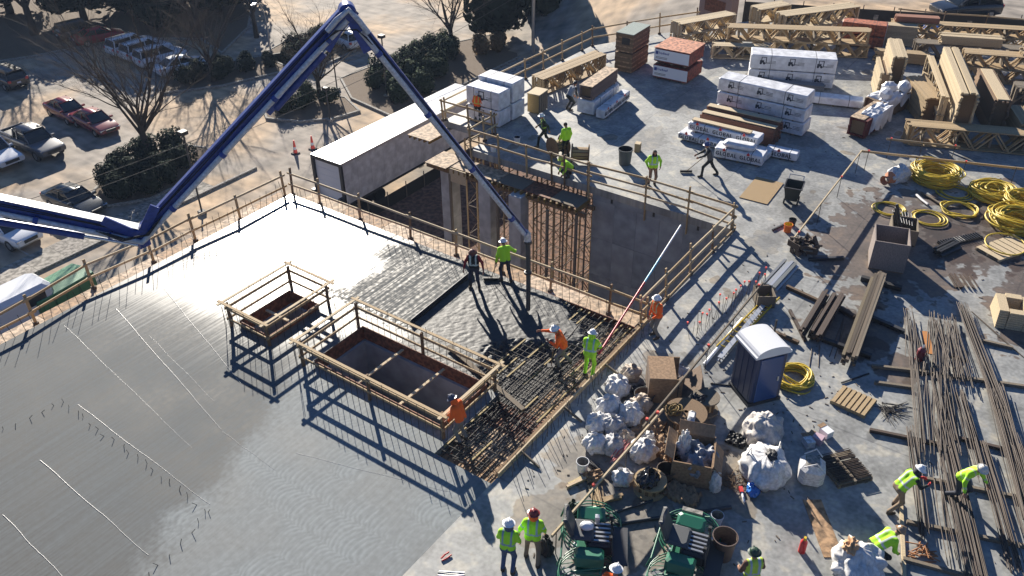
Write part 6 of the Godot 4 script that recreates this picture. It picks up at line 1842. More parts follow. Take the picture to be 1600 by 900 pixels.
	spool("big wooden cable spool lying flat beside the crates", Vector3(18.21, 0.00, -6.80), 0.62, 0.75, false, M.wood_brown, 0.3, 0.42)
	spool("small grey topped spool behind the big flat spool", Vector3(19.39, 0.00, -6.68), 0.42, 0.55, false, M.wood_grey, 0.1, 0.6)
	spool("wooden spool holding a black bag near the pale rail", Vector3(15.54, 0.00, -6.53), 0.45, 0.4, false, M.wood, 0.2, 0.7)
	bag("shiny black bag lying on the wooden spool", Vector3(15.43, 0.40, -6.57), Vector3(0.36, 0.2, 0.28), 41, paint(0.012, 0.012, 0.014, 0.18))
	var jk := thing("dark_jacket", "dark jacket thrown on the grey topped spool", "jacket", Vector3(18.96, 0.62, -6.86))
	drape(jk, "cloth", Vector3(0, -0.02, 0), Vector2(0.6, 0.45), 0.25, 12, paint(0.03, 0.03, 0.035, 0.9))
	coil("tangle of brown straps on the big flat spool", Vector3(17.94, 0.75, -7.08), 0.08, 0.24, 0.14, 9, grained(0.30, 0.2, 0.06, "grit", 0.3, 0.8), 0.018)
	var pk := thing("grey_package", "grey foil package lying on the big flat spool", "package", Vector3(17.99, 0.75, -6.53), 0.3)
	var pks := Shape.new()
	pks.slab(Transform3D(Basis.IDENTITY, Vector3(0, 0.09, 0)), Vector3(0.5, 0.18, 0.22), 0.06)
	part(pk, "body", pks.done(), M.steel)
	block(pk, "label", Vector3(0, 0.184, 0), Vector3(0.2, 0.004, 0.14), M.white)
	bucket("tub", "black tub between the tipped crate and the bag heap", Vector3(18.64, 0.00, -8.37), 0.3, 0.35, M.black, M.cardboard_dark, "tub")
	bucket("tub", "dark brown tub beside the torn crate", Vector3(16.15, 0.00, -6.35), 0.26, 0.4, paint(0.09, 0.06, 0.04, 0.7), M.black, "tub")
	bucket("bucket", "white bucket at the lower left of the bag heap", Vector3(15.09, 0.00, -8.43), 0.17, 0.36, M.white, M.kerb)
	sticks("pink_rods", "thin pink plastic rods stuck among the white bags", "rods", Vector3(15.60, 0.20, -7.79), Vector3(16.60, 0.30, -7.74), 0.25, 8, 0.012, paint(0.45, 0.14, 0.14, 0.7), 0.3, 2)
	bag("narrow white sack standing right of the torn crate", Vector3(16.56, 0.00, -5.07), Vector3(0.17, 0.42, 0.17), 44, w)
	bag("crinkled bright blue bag below the large bulk bag", Vector3(17.10, 0.00, -4.17), Vector3(0.26, 0.15, 0.18), 45, paint(0.03, 0.16, 0.5, 0.25))
	var st := thing("straw_heap", "heap of brown straw below the torn crate", "straw", Vector3(17.11, 0.00, -4.81))
	var ssh := Shape.new()
	for k in 130:
		var a := rng.randf() * TAU
		var q := Vector3(rng.randfn() * 0.22, rng.randf() * 0.12, rng.randfn() * 0.22)
		ssh.tube([q, q + Vector3(cos(a) * 0.2, rng.randf_range(-0.03, 0.06), sin(a) * 0.2)], 0.006, 0.006, 3)
	part(st, "stalks", ssh.done(), M.wood_brown).set_meta("kind", "stuff")
	# white bulk bags
	var b1 := thing("bulk_bag", "uppermost white bulk bag with dirty tan creases", "bulk bag", Vector3(19.18, 0.00, -4.75), 0.2)
	part(b1, "body", blob(71, Vector3(0.66, 0.55, 0.56), 0.18), grained(0.58, 0.54, 0.50, "cloth", 0.7, 0.7, 0.5))
	var b2 := thing("bulk_bag", "large white bulk bag with a dark open mouth", "bulk bag", Vector3(17.89, 0.00, -4.19), 0.5)
	part(b2, "body", blob(72, Vector3(0.74, 0.5, 0.66), 0.13), w)
	part(b2, "mouth", blob(73, Vector3(0.22, 0.08, 0.15), 0.2), M.black, Transform3D(Basis.IDENTITY, Vector3(0.02, 0.71, 0.12)))
	for e in [[0.3, 0.35], [-0.35, 0.1], [0.05, -0.4]]:
		var hs := Shape.new()
		hs.tube([Vector3(e[0], 0.6, e[1]), Vector3(e[0] * 1.2, 0.92, e[1] * 1.1), Vector3(e[0] * 1.35, 0.6, e[1] * 1.3)], 0.025, 0.025, 6)
		part(b2, "lifting_loop", hs.done(), w)
	var b3 := thing("bulk_bag", "small white bulk bag beside the pallet of bars", "bulk bag", Vector3(18.40, 0.00, -3.05), 0.35)
	var bs := Shape.new()
	bs.slab(Transform3D(Basis.IDENTITY, Vector3(0, 0.36, 0)), Vector3(0.72, 0.72, 0.68), 0.14)
	part(b3, "body", bs.done(), w)
	block(b3, "mouth", Vector3(0.02, 0.722, -0.02), Vector3(0.44, 0.01, 0.38), M.kerb)
	for q in 3: block(b3, "printed_line", Vector3(-0.02, 0.45 - q * 0.07, 0.344), Vector3(0.34, 0.025, 0.006), M.black)
	for e in [-1.0, 1.0]:
		var hs := Shape.new()
		hs.tube([Vector3(e * 0.26, 0.7, 0.24), Vector3(e * 0.3, 0.92, 0.05), Vector3(e * 0.26, 0.7, -0.24)], 0.022, 0.022, 6)
		part(b3, "lifting_loop", hs.done(), w)
	var b4 := thing("bulk_bag", "crumpled white bulk bag at the bottom edge by the crouching worker", "bulk bag", Vector3(16.02, 0.00, -1.06), 0.1)
	part(b4, "body", blob(74, Vector3(0.66, 0.56, 0.58), 0.22), w)
	part(b4, "tan_neck", blob(75, Vector3(0.2, 0.16, 0.16), 0.4), paint(0.5, 0.3, 0.16, 0.8), Transform3D(Basis.IDENTITY, Vector3(-0.05, 0.82, -0.25)))
	var pb := pallet("dark pallet loaded with short steel bars", Vector3(19.31, 0.00, -2.38), 0.9, Vector2(1.15, 1.1), M.wood_grey)
	var bars := Shape.new()
	for k in 40:
		var q := -0.52 + k * 0.027
		for e in [-0.28, 0.28]: bars.tube([Vector3(q, 0.17 + 0.03 * (k % 2), e - 0.24), Vector3(q + rng.randf_range(-0.02, 0.02), 0.17 + 0.03 * (k % 2), e + 0.24)], 0.012, 0.012, 4)
	part(pb, "steel_bars", bars.done(), M.rust).set_meta("kind", "stuff")
	for q in [[Vector3(20.42, 0.00, -3.26), "white box half open beside the pallet of bars", M.white], [Vector3(19.72, 0.00, -3.55), "white and blue box in the shade of the toilet", M.boom_white], [Vector3(20.00, 0.00, -3.38), "small printed box between the two white boxes", paint(0.5, 0.35, 0.4, 0.6)]]:
		var bx := thing("small_box", q[1], "box", q[0], rng.randf() * 2.0)
		block(bx, "carton", Vector3(0, 0.12, 0), Vector3(0.32, 0.22, 0.26), q[2])
		block(bx, "flap", Vector3(0.2, 0.235, 0), Vector3(0.14, 0.008, 0.25), M.cardboard)
	var sheet := thing("board_panel", "long narrow brown plywood sheet on the slab near the extinguisher", "board", Vector3(16.95, 0.00, -2.18), 0.62)
	block(sheet, "panel", Vector3(0, 0.015, 0), Vector3(1.9, 0.02, 0.5), M.plywood)
	var ex := thing("fire_extinguisher", "red fire extinguisher with a yellow collar on the slab", "extinguisher", Vector3(15.89, 0.00, -2.36))
	var es := Shape.new()
	es.lathe(Transform3D.IDENTITY, [Vector2(0.0, 0.0), Vector2(0.09, 0.0), Vector2(0.09, 0.38), Vector2(0.05, 0.46), Vector2(0.0, 0.46)], 14)
	part(ex, "cylinder", es.done(), M.red)
	block(ex, "valve", Vector3(0, 0.5, 0), Vector3(0.08, 0.1, 0.06), M.yellow)
	stick(ex, "hose", Vector3(0.06, 0.48, 0), Vector3(0.13, 0.15, 0.02), 0.018, M.black)
	var rd := thing("caulk_gun", "red and white caulking gun beside the blue bag", "tool", Vector3(16.78, 0.00, -4.34), 0.6)
	stick(rd, "tube", Vector3(-0.25, 0.04, 0), Vector3(0.1, 0.04, 0), 0.035, M.white)
	block(rd, "grip", Vector3(0.18, 0.05, 0), Vector3(0.2, 0.08, 0.1), M.red)
	bucket("dustbin", "brown dustbin full of rubbish beside the right power trowel", Vector3(14.61, 0.00, -3.98), 0.3, 0.75, paint(0.10, 0.065, 0.055, 0.6), M.cardboard_dark, "dustbin")
	bucket("bucket", "upturned pale blue bucket behind the brown dustbin", Vector3(15.49, 0.00, -4.53), 0.16, 0.34, paint(0.45, 0.5, 0.56, 0.5), M.kerb)
	for q in [[Vector3(13.76, 0.00, -7.22), Vector3(15.22, 0.00, -6.26), "upper grey pipe lying behind the power trowels", 0.035], [Vector3(13.82, 0.00, -6.76), Vector3(16.20, 0.00, -4.42), "lower long grey pipe lying behind the power trowels", 0.05]]:
		var lp := thing("pipe", q[2], "pipe", q[0])
		stick(lp, "pipe", Vector3(0, q[3], 0), q[1] - q[0] + Vector3(0, q[3], 0), q[3], M.dark_steel)
	sticks("timber_strips", "bundle of timber strips and wires by the left power trowel", "strips", Vector3(14.07, 0.00, -7.24), Vector3(14.69, 0.00, -7.87), 0.4, 10, 0.02, M.wood, 0.25, 2, true)
	sticks("offcut_boards", "short boards left of the wooden spool", "boards", Vector3(14.44, 0.00, -7.42), Vector3(14.94, 0.00, -7.10), 0.3, 4, 0.045, M.wood, 0.3, 1, true)
	sticks("offcut_boards", "short timber boards beside the white bucket", "boards", Vector3(14.28, 0.00, -8.45), Vector3(14.87, 0.00, -8.19), 0.1, 2, 0.04, M.wood_pale, 0.3, 1, true)
	sticks("steel_tubes", "small bundle of grey steel tubes below the white bucket", "tubes", Vector3(15.47, 0.00, -8.44), Vector3(15.24, 0.00, -7.78), 0.2, 5, 0.03, M.dark_steel, 0.15, 2)
	bag("dark green bag on the timber rail by the left power trowel", Vector3(13.48, 0.00, -7.78), Vector3(0.2, 0.34, 0.18), 47, paint(0.02, 0.035, 0.02, 0.8))
	bag("dark rucksack on the floor beside the red helmeted worker", Vector3(12.13, 0.00, -7.73), Vector3(0.24, 0.3, 0.2), 48, M.black)
	sticks("hand_tools", "small hand tools lying at the old slab edge bottom left", "tools", Vector3(10.36, 0.00, -9.71), Vector3(10.67, 0.00, -9.61), 0.15, 3, 0.02, M.red, 0.4, 1)
	sticks("steel_tubes", "short aluminium tubes at the bottom edge left of the workers", "tubes", Vector3(10.01, 0.00, -9.57), Vector3(10.39, 0.00, -8.96), 0.3, 4, 0.03, M.galvanized, 0.1, 1)
	sticks("wire_heap", "heap of dark tie wire below the tan pallet", "wire", Vector3(22.71, 0.00, -2.43), Vector3(22.44, 0.00, -1.55), 0.5, 46, 0.008, M.rebar_dark, 1.2, 3)
	var red := thing("red_tool_can", "small red can standing among the rebar tangle", "can", Vector3(25.66, 0.00, -1.91))
	var rs := Shape.new()
	rs.lathe(Transform3D.IDENTITY, [Vector2(0, 0), Vector2(0.13, 0), Vector2(0.13, 0.4), Vector2(0.06, 0.5), Vector2(0, 0.5)], 12)
	part(red, "can", rs.done(), paint(0.18, 0.02, 0.03, 0.5))
	block(red, "grip", Vector3(0, 0.54, 0), Vector3(0.2, 0.05, 0.05), M.steel)

# ---------------------------------------------------------------- ride-on power trowels
func make_machines() -> void:
	for q in [[Vector3(12.69, 0.00, -6.73), 0.5, "green ride-on power trowel on the left, seat turned away"], [Vector3(13.84, 0.00, -4.67), 0.25, "green ride-on power trowel on the right, tall grey seat"]]:
		var t := thing("power_trowel", q[2], "power trowel", q[0], q[1])
		t.scale = Vector3(1.3, 1.1, 1.3)
		for e in [-1.0, 1.0]:
			var c := Vector3(e * 0.58, 0, 0)
			# guard cage: hoops and uprights
			for y in [0.08, 0.2, 0.32]:
				var hp := []
				for k in 28: hp.append(c + Vector3(cos(TAU * k / 28.0) * (0.62 - y * 0.12), y, sin(TAU * k / 28.0) * (0.62 - y * 0.12)))
				var s := Shape.new()
				s.tube(hp, 0.014, 0.014, 6, true)
				part(t, "guard_hoop", s.done(), M.green)
			for k in 22:
				var a := TAU * k / 22.0
				stick(t, "guard_bar", c + Vector3(cos(a) * 0.61, 0.08, sin(a) * 0.61), c + Vector3(cos(a) * 0.34, 0.36, sin(a) * 0.34), 0.009, M.green)
			for k in 5:
				var a := TAU * k / 5.0
				var bl := Shape.new()
				bl.slab(Transform3D(Basis(Vector3.UP, -a) * Basis(Vector3.RIGHT, 0.12), c + Vector3(cos(a) * 0.34, 0.04, sin(a) * 0.34)), Vector3(0.42, 0.012, 0.16), 0.004)
				part(t, "trowel_blade", bl.done(), M.steel)
			var gb := Shape.new()
			gb.lathe(Transform3D(Basis.IDENTITY, c), [Vector2(0.0, 0.42), Vector2(0.16, 0.4), Vector2(0.18, 0.15), Vector2(0.0, 0.12)], 14)
			part(t, "gearbox", gb.done(), M.dark_steel)
		var b := Shape.new()
		b.slab(Transform3D(Basis.IDENTITY, Vector3(0, 0.44, -0.02)), Vector3(1.5, 0.12, 0.5), 0.03)
		part(t, "frame", b.done(), M.green)
		for e in [-1.0, 1.0]:
			var tk := Shape.new()
			tk.slab(Transform3D(Basis(Vector3.BACK, e * 0.25), Vector3(e * 0.5, 0.66, -0.02)), Vector3(0.34, 0.32, 0.55), 0.05)
			part(t, "tank", tk.done(), M.green)
			stick(t, "steering_lever", Vector3(e * 0.3, 0.5, 0.42), Vector3(e * 0.26, 1.0, 0.36), 0.02, M.dark_steel)
			block(t, "lever_grip", Vector3(e * 0.26, 1.02, 0.36), Vector3(0.06, 0.12, 0.06), M.black)
			stick(t, "side_rail", Vector3(e * 0.75, 0.5, -0.35), Vector3(e * 0.75, 0.75, 0.3), 0.018, M.green)
		var en := Shape.new()
		en.slab(Transform3D(Basis.IDENTITY, Vector3(0, 0.62, 0.16)), Vector3(0.6, 0.36, 0.5), 0.05)
		part(t, "engine", en.done(), M.black)
		for k in 5: block(t, "engine_fin", Vector3(-0.2 + k * 0.1, 0.82, 0.16), Vector3(0.04, 0.05, 0.4), M.steel)
		var gy := paint(0.06, 0.065, 0.07, 0.55)
		var se := Shape.new()
		se.slab(Transform3D(Basis.IDENTITY, Vector3(0, 0.86, -0.18)), Vector3(0.5, 0.13, 0.46), 0.05)
		var seat := part(t, "seat", se.done(), gy)
		var sb := Shape.new()
		sb.slab(Transform3D(Basis(Vector3.RIGHT, -0.28), Vector3(0, 1.15, -0.44)), Vector3(0.48, 0.55, 0.1), 0.045)
		part(seat, "backrest", sb.done(), gy)
		block(t, "foot_plate", Vector3(0, 0.42, 0.56), Vector3(0.9, 0.03, 0.3), M.dark_steel)
		for k in 3: stick(t, "crash_bar", Vector3(-0.6 + k * 0.6, 0.44, -0.62), Vector3(-0.6 + k * 0.6, 0.75, -0.55), 0.02, M.green)
		stick(t, "crash_rail", Vector3(-0.62, 0.75, -0.55), Vector3(0.62, 0.75, -0.55), 0.02, M.green)
		if q[1] == 0.5:
			part(t, "headlamp", blob(5, Vector3(0.1, 0.1, 0.14), 0.05, false, 8), M.white, Transform3D(Basis.IDENTITY, Vector3(0.02, 0.98, -0.1)))
			block(t, "water_bottle", Vector3(0.3, 0.86, 0.1), Vector3(0.09, 0.2, 0.09), M.boom_white)
		else:
			block(t, "grey_box", Vector3(0.78, 0.72, -0.05), Vector3(0.1, 0.1, 0.4), M.kerb)

# ---------------------------------------------------------------- reinforcement yard
func make_rebar_yard() -> void:
	for q in [[Vector3(24.37, 0.00, -3.07), Vector3(24.93, 0.00, -1.81), "rusty bearer at the upper left of the rebar yard"], [Vector3(23.58, 0.00, -2.76), Vector3(24.00, 0.00, -1.73), "second rusty bearer at the left of the rebar yard"], [Vector3(24.91, 0.00, -1.84), Vector3(26.33, 0.00, 1.85), "long timber bearer across the middle of the rebar yard"], [Vector3(27.79, 0.00, -0.65), Vector3(27.99, 0.00, 0.50), "short bearer right of the rebar tangle"], [Vector3(21.31, 0.00, -2.25), Vector3(21.93, 0.00, -0.16), "timber bearer left of the two bending workers"], [Vector3(22.36, 0.00, -0.37), Vector3(22.98, 0.00, 2.32), "timber bearer behind the right bending worker"], [Vector3(20.23, 0.00, -0.42), Vector3(21.20, 0.00, 2.57), "long bearer under the right bending worker's feet"], [Vector3(18.36, 0.00, -0.42), Vector3(19.27, 0.00, 2.26), "long bearer below the bending workers"], [Vector3(17.08, 0.00, -0.18), Vector3(17.48, 0.00, 1.40), "lowest bearer at the bottom edge of the rebar yard"], [Vector3(26.39, 0.00, -1.10), Vector3(26.40, 0.00, -0.61), "short bearer under the rebar tangle"]]:
		var b := thing("bearer", q[2], "bearer", q[0])
		board(b, "timber", Vector3(0, 0.06, 0), q[1] - q[0] + Vector3(0, 0.06, 0), 0.1, 0.11, M.wood_grey if rng.randf() < 0.5 else M.rust)
	var st := thing("stud", "upright pale stud lying along the left of the lower rebar bundles", "stud", Vector3(19.02, 0.00, -0.74))
	board(st, "timber", Vector3(0, 0.05, 0), Vector3(16.34, 0.00, 0.06) - Vector3(19.02, 0.00, -0.74) + Vector3(0, 0.05, 0), 0.09, 0.06, M.wood_pale)
	var m := M.rebar as Material
	for q in [[Vector3(28.12, 0.12, -2.94), Vector3(25.00, 0.12, -1.85), 0.35, 22, 0.35, "sparse rebar tangle at the upper left of the rebar yard"], [Vector3(28.58, 0.12, -1.93), Vector3(24.73, 0.12, -0.86), 0.95, 70, 0.25, "dense tangle of short rebar in the shade of the site box"], [Vector3(29.58, 0.12, -1.51), Vector3(23.86, 0.12, 0.96), 0.4, 34, 0.12, "upper half of the long rebar bundle running to the right"], [Vector3(25.56, 0.12, 0.33), Vector3(19.44, 0.12, 2.46), 0.5, 40, 0.1, "lower half of the long rebar bundle at the right edge"],
			[Vector3(25.44, 0.12, -2.09), Vector3(20.81, 0.12, -0.66), 0.22, 18, 0.15, "thin rebar bundle left of the messy middle bundle"], [Vector3(25.52, 0.12, -1.39), Vector3(21.21, 0.12, -0.10), 0.7, 44, 0.28, "messy middle rebar bundle below the tangle"], [Vector3(22.03, 0.12, -1.29), Vector3(17.98, 0.12, 0.10), 0.26, 24, 0.03, "straight rebar bundle the left bending worker grips"], [Vector3(22.78, 0.12, -0.60), Vector3(17.18, 0.12, 1.57), 0.5, 60, 0.04, "widest straight rebar bundle passing the right bending worker"], [Vector3(24.61, 0.12, -0.49), Vector3(20.79, 0.12, 0.99), 0.3, 26, 0.1, "rebar bundle behind the right bending worker"], [Vector3(22.57, 0.12, 0.51), Vector3(18.11, 0.12, 2.26), 0.35, 30, 0.08, "rebar bundle between the widest bundle and the right edge"], [Vector3(23.38, 0.12, 1.22), Vector3(19.64, 0.12, 2.75), 0.4, 26, 0.15, "short rebar bundle at the right edge of the yard"], [Vector3(21.02, 0.12, -0.37), Vector3(17.21, 0.12, 0.98), 0.3, 9, 0.3, "few thin bars lying left of the widest bundle"]]:
		sticks("rebar_bundle", q[5], "rebar", q[0], q[1], q[2], int(q[3] * 0.8), 0.0125, m, q[4] * 1.4 + 0.03, 4)
	sticks("rebar_bundle", "single long bar reaching toward the ply frames", "rebar", Vector3(29.56, 0.00, -1.16), Vector3(27.69, 0.00, 0.90), 0.03, 2, 0.014, m, 0.0, 1)
	var op := thing("steel_plate", "narrow rust orange plate standing in the rebar tangle", "plate", Vector3(27.07, 0.20, -2.10))
	board(op, "plate", Vector3.ZERO, Vector3(26.53, 0.20, -1.89) - Vector3(27.71, 0.20, -2.34), 0.2, 0.03, paint(0.42, 0.17, 0.04, 0.8))
	part(op, "edge_strip", cube, M.rust, Transform3D(Basis.from_scale(Vector3(0.05, 0.22, 0.05)), Vector3(0, -0.1, 0)))
	var cl := thing("clamp_heap", "small heap of rusty clamps among the lower bundles", "clamps", Vector3(17.52, 0.00, 0.18))
	var cs := Shape.new()
	for k in 26: cs.tube([Vector3(rng.randfn() * 0.16, rng.randf() * 0.15, rng.randfn() * 0.16), Vector3(rng.randfn() * 0.16, rng.randf() * 0.15, rng.randfn() * 0.16)], 0.018, 0.018, 5)
	part(cl, "clamps", cs.done(), paint(0.3, 0.13, 0.05, 0.8)).set_meta("kind", "stuff")
	# litter over the old slab: chips of timber, wire, grit
	var lt := Shape.new()
	for k in 480:
		var p := Vector3(rng.randf_range(10.0, 48.0), 0.012, rng.randf_range(-9.8, 4.0))
		if k % 3 == 0: p = Vector3(rng.randf_range(13.5, 24.0), 0.012, rng.randf_range(-9.6, -3.0))
		var w := rng.randf_range(0.4, 1.6)
		lt.tint = Color(w, w, w)
		lt.box(Transform3D(Basis(Vector3.UP, rng.randf() * 6.0), p), Vector3(rng.randf_range(0.02, 0.14), 0.015, rng.randf_range(0.012, 0.04)))
	var lm := paint(0.14, 0.115, 0.09, 0.9)
	lm.vertex_color_use_as_albedo = true
	single("slab_litter", lt, lm, "small chips and wire scattered over the old slab", "litter", Vector3.ZERO, 0.0, "", true).set_meta("kind", "stuff")

# ---------------------------------------------------------------- people
# skin of a set of tapered bones: smooth union on a grid, meshed as surface nets
func skin(s: Shape, bones: Array, cell: float, k: float, tint: Callable, x: Transform3D) -> void:
	var lo := Vector3.INF
	var hi := -Vector3.INF
	var pad := cell * 3.0
	for b in bones:
		var r: float = maxf(b[2], b[3]) + pad
		lo = lo.min((b[0] as Vector3).min(b[1]) - Vector3.ONE * r)
		hi = hi.max((b[0] as Vector3).max(b[1]) + Vector3.ONE * r)
	var nx := int((hi.x - lo.x) / cell) + 2
	var ny := int((hi.y - lo.y) / cell) + 2
	var nz := int((hi.z - lo.z) / cell) + 2
	var total := nx * ny * nz
	var acc := PackedFloat32Array()
	acc.resize(total)
	var near := PackedFloat32Array()
	near.resize(total)
	near.fill(9.0)
	var who := PackedByteArray()
	who.resize(total)
	var touched := PackedInt32Array()
	for bi in bones.size():
		var b: Array = bones[bi]
		var p: Vector3 = b[0]
		var q: Vector3 = b[1]
		var r0: float = b[2]
		var r1: float = b[3]
		var d := q - p
		var dd := maxf(d.length_squared(), 1e-9)
		var m := maxf(r0, r1) + pad
		var a0 := (p.min(q) - Vector3.ONE * m - lo) / cell
		var a1 := (p.max(q) + Vector3.ONE * m - lo) / cell
		for iz in range(maxi(0, int(a0.z)), mini(nz - 1, int(a1.z) + 1) + 1):
			for iy in range(maxi(0, int(a0.y)), mini(ny - 1, int(a1.y) + 1) + 1):
				var row := (iz * ny + iy) * nx
				for ix in range(maxi(0, int(a0.x)), mini(nx - 1, int(a1.x) + 1) + 1):
					var w := lo + Vector3(ix, iy, iz) * cell - p
					var t := clampf(w.dot(d) / dd, 0.0, 1.0)
					var e := (w - d * t).length() - lerpf(r0, r1, t)
					var id := row + ix
					if acc[id] == 0.0: touched.append(id)
					acc[id] += exp(-k * e) + 1e-12
					if e < near[id]:
						near[id] = e
						who[id] = bi
	var val := PackedFloat32Array()
	val.resize(total)
	val.fill(1.0)
	for id in touched: val[id] = -log(acc[id]) / k
	var index := PackedInt32Array()
	index.resize(total)
	index.fill(-1)
	var step := [1, nx, nx * ny]
	var offs := [0, 1, nx, nx + 1, nx * ny, nx * ny + 1, nx * ny + nx, nx * ny + nx + 1]
	var corner := [Vector3(0, 0, 0), Vector3(1, 0, 0), Vector3(0, 1, 0), Vector3(1, 1, 0), Vector3(0, 0, 1), Vector3(1, 0, 1), Vector3(0, 1, 1), Vector3(1, 1, 1)]
	var edges := [[0, 1], [2, 3], [4, 5], [6, 7], [0, 2], [1, 3], [4, 6], [5, 7], [0, 4], [1, 5], [2, 6], [3, 7]]
	var first := s.v.size()
	for id in touched:
		var ix := id % nx
		var iy := (id / nx) % ny
		var iz := id / (nx * ny)
		if ix >= nx - 1 or iy >= ny - 1 or iz >= nz - 1: continue
		var inside := 0
		for o in offs:
			if val[id + o] < 0.0: inside += 1
		if inside == 0 or inside == 8: continue
		var sum := Vector3.ZERO
		var n := 0
		for e in edges:
			var va := val[id + offs[e[0]]]
			var vb := val[id + offs[e[1]]]
			if (va < 0.0) != (vb < 0.0):
				sum += (corner[e[0]] as Vector3).lerp(corner[e[1]], va / (va - vb))
				n += 1
		var pos := lo + (Vector3(ix, iy, iz) + sum / n) * cell
		index[id] = s.v.size()
		s.tint = tint.call(pos, who[id])
		s.vert(x * pos, Vector3.ZERO)
	for id in touched:
		if val[id] == 1.0: continue
		var c := [id % nx, (id / nx) % ny, id / (nx * ny)]
		for ax in 3:
			var u := (ax + 1) % 3
			var w := (ax + 2) % 3
			if c[u] == 0 or c[w] == 0 or c[ax] >= [nx, ny, nz][ax] - 1: continue
			var va := val[id]
			var vb := val[id + step[ax]]
			if (va < 0.0) == (vb < 0.0): continue
			var q0 := index[id]
			var q1 := index[id - step[u]]
			var q2 := index[id - step[u] - step[w]]
			var q3 := index[id - step[w]]
			if q0 < 0 or q1 < 0 or q2 < 0 or q3 < 0: continue
			var nn := (s.v[q2] - s.v[q0]).cross(s.v[q3] - s.v[q1])
			var want: Vector3 = Vector3.ZERO
			want[ax] = 1.0 if va < 0.0 else -1.0
			want = x.basis * want
			if nn.dot(want) < 0.0: nn = -nn
			for q in [q0, q1, q2, q3]: s.n[q] += nn
			s.i.append_array([q0, q1, q2, q0, q2, q3])
	for q in range(first, s.v.size()): s.n[q] = s.n[q].normalized()
func bend(a: Vector3, c: Vector3, l1: float, l2: float, pole: Vector3) -> Vector3:
	var d := c - a
	var l := clampf(d.length(), 0.05, (l1 + l2) * 0.998)
	var u := d.normalized()
	var t := (l * l + l1 * l1 - l2 * l2) / (2.0 * l)
	var h := sqrt(maxf(0.0, l1 * l1 - t * t))
	var pv := (pole - u * pole.dot(u)).normalized()
	return a + u * t + pv * h
const SKIN := Color(0.36, 0.19, 0.12)
var head_shape: Shape
var hand_shape: Shape
func append(s: Shape, o: Shape, x: Transform3D) -> void:
	var k := s.v.size()
	for q in o.v.size():
		s.v.append(x * o.v[q]); s.n.append((x.basis * o.n[q]).normalized()); s.c.append(o.c[q]); s.uv.append(o.uv[q])
	for q in o.i: s.i.append(k + q)
func make_head() -> void:
	head_shape = Shape.new()
	# face looks along +x, origin at the middle of the head
	var b := [[Vector3(-0.02, 0.03, 0), Vector3(0.01, 0.03, 0), 0.092, 0.085], [Vector3(0.02, -0.03, 0), Vector3(0.045, -0.085, 0), 0.066, 0.036], [Vector3(0.085, 0.005, 0), Vector3(0.108, -0.028, 0), 0.011, 0.016], [Vector3(0.07, 0.035, -0.04), Vector3(0.07, 0.035, 0.04), 0.022, 0.022],
		[Vector3(-0.005, 0.02, -0.09), Vector3(-0.015, -0.02, -0.088), 0.016, 0.013], [Vector3(-0.005, 0.02, 0.09), Vector3(-0.015, -0.02, 0.088), 0.016, 0.013], [Vector3(-0.02, -0.04, 0), Vector3(-0.03, -0.15, 0), 0.058, 0.056]]
	var col := func(p: Vector3, w: int) -> Color:
		if w == 6 or w == 4 or w == 5: return SKIN
		if p.y > 0.07 or (p.x < -0.03 and p.y > -0.05): return Color(0.025, 0.018, 0.014)
		if absf(p.y + 0.062) < 0.009 and absf(p.z) < 0.028 and p.x > 0.06: return Color(0.22, 0.07, 0.06)
		if absf(p.y - 0.012) < 0.011 and absf(absf(p.z) - 0.034) < 0.014 and p.x > 0.05: return Color(0.03, 0.025, 0.022)
		if p.x > 0.05 and p.y < -0.075: return Color(0.10, 0.06, 0.045)
		return SKIN
	skin(head_shape, b, 0.0095, 130.0, col, Transform3D.IDENTITY)
	hand_shape = Shape.new()
	# wrist at the origin, fingers along -y, palm facing +x, thumb toward +z
	var f := [[Vector3(0, 0.02, 0), Vector3(0, -0.03, 0), 0.026, 0.028], [Vector3(0, -0.035, -0.022), Vector3(0, -0.085, -0.03), 0.02, 0.016], [Vector3(0, -0.035, 0.018), Vector3(0, -0.088, 0.026), 0.021, 0.016], [Vector3(0, -0.05, 0), Vector3(0, -0.09, 0), 0.02, 0.016]]
	var z := -0.033
	for l in [0.062, 0.078, 0.084, 0.074]:
		var k1 := Vector3(0.004, -0.088, z)
		var k2: Vector3 = k1 + Vector3(0.012, -l * 0.48, z * 0.08)
		var k3: Vector3 = k2 + Vector3(l * 0.26, -l * 0.26, 0)
		var k4: Vector3 = k3 + Vector3(l * 0.24, -l * 0.06, 0)
		f.append([k1, k2, 0.0098, 0.0092]); f.append([k2, k3, 0.0092, 0.0086]); f.append([k3, k4, 0.0086, 0.0074])
		z += 0.0222
	f.append([Vector3(0.008, -0.025, 0.022), Vector3(0.02, -0.055, 0.046), 0.015, 0.012])
	f.append([Vector3(0.02, -0.055, 0.046), Vector3(0.034, -0.085, 0.05), 0.011, 0.0085])
	skin(hand_shape, f, 0.0058, 260.0, func(_p: Vector3, _w: int) -> Color: return SKIN, Transform3D.IDENTITY)
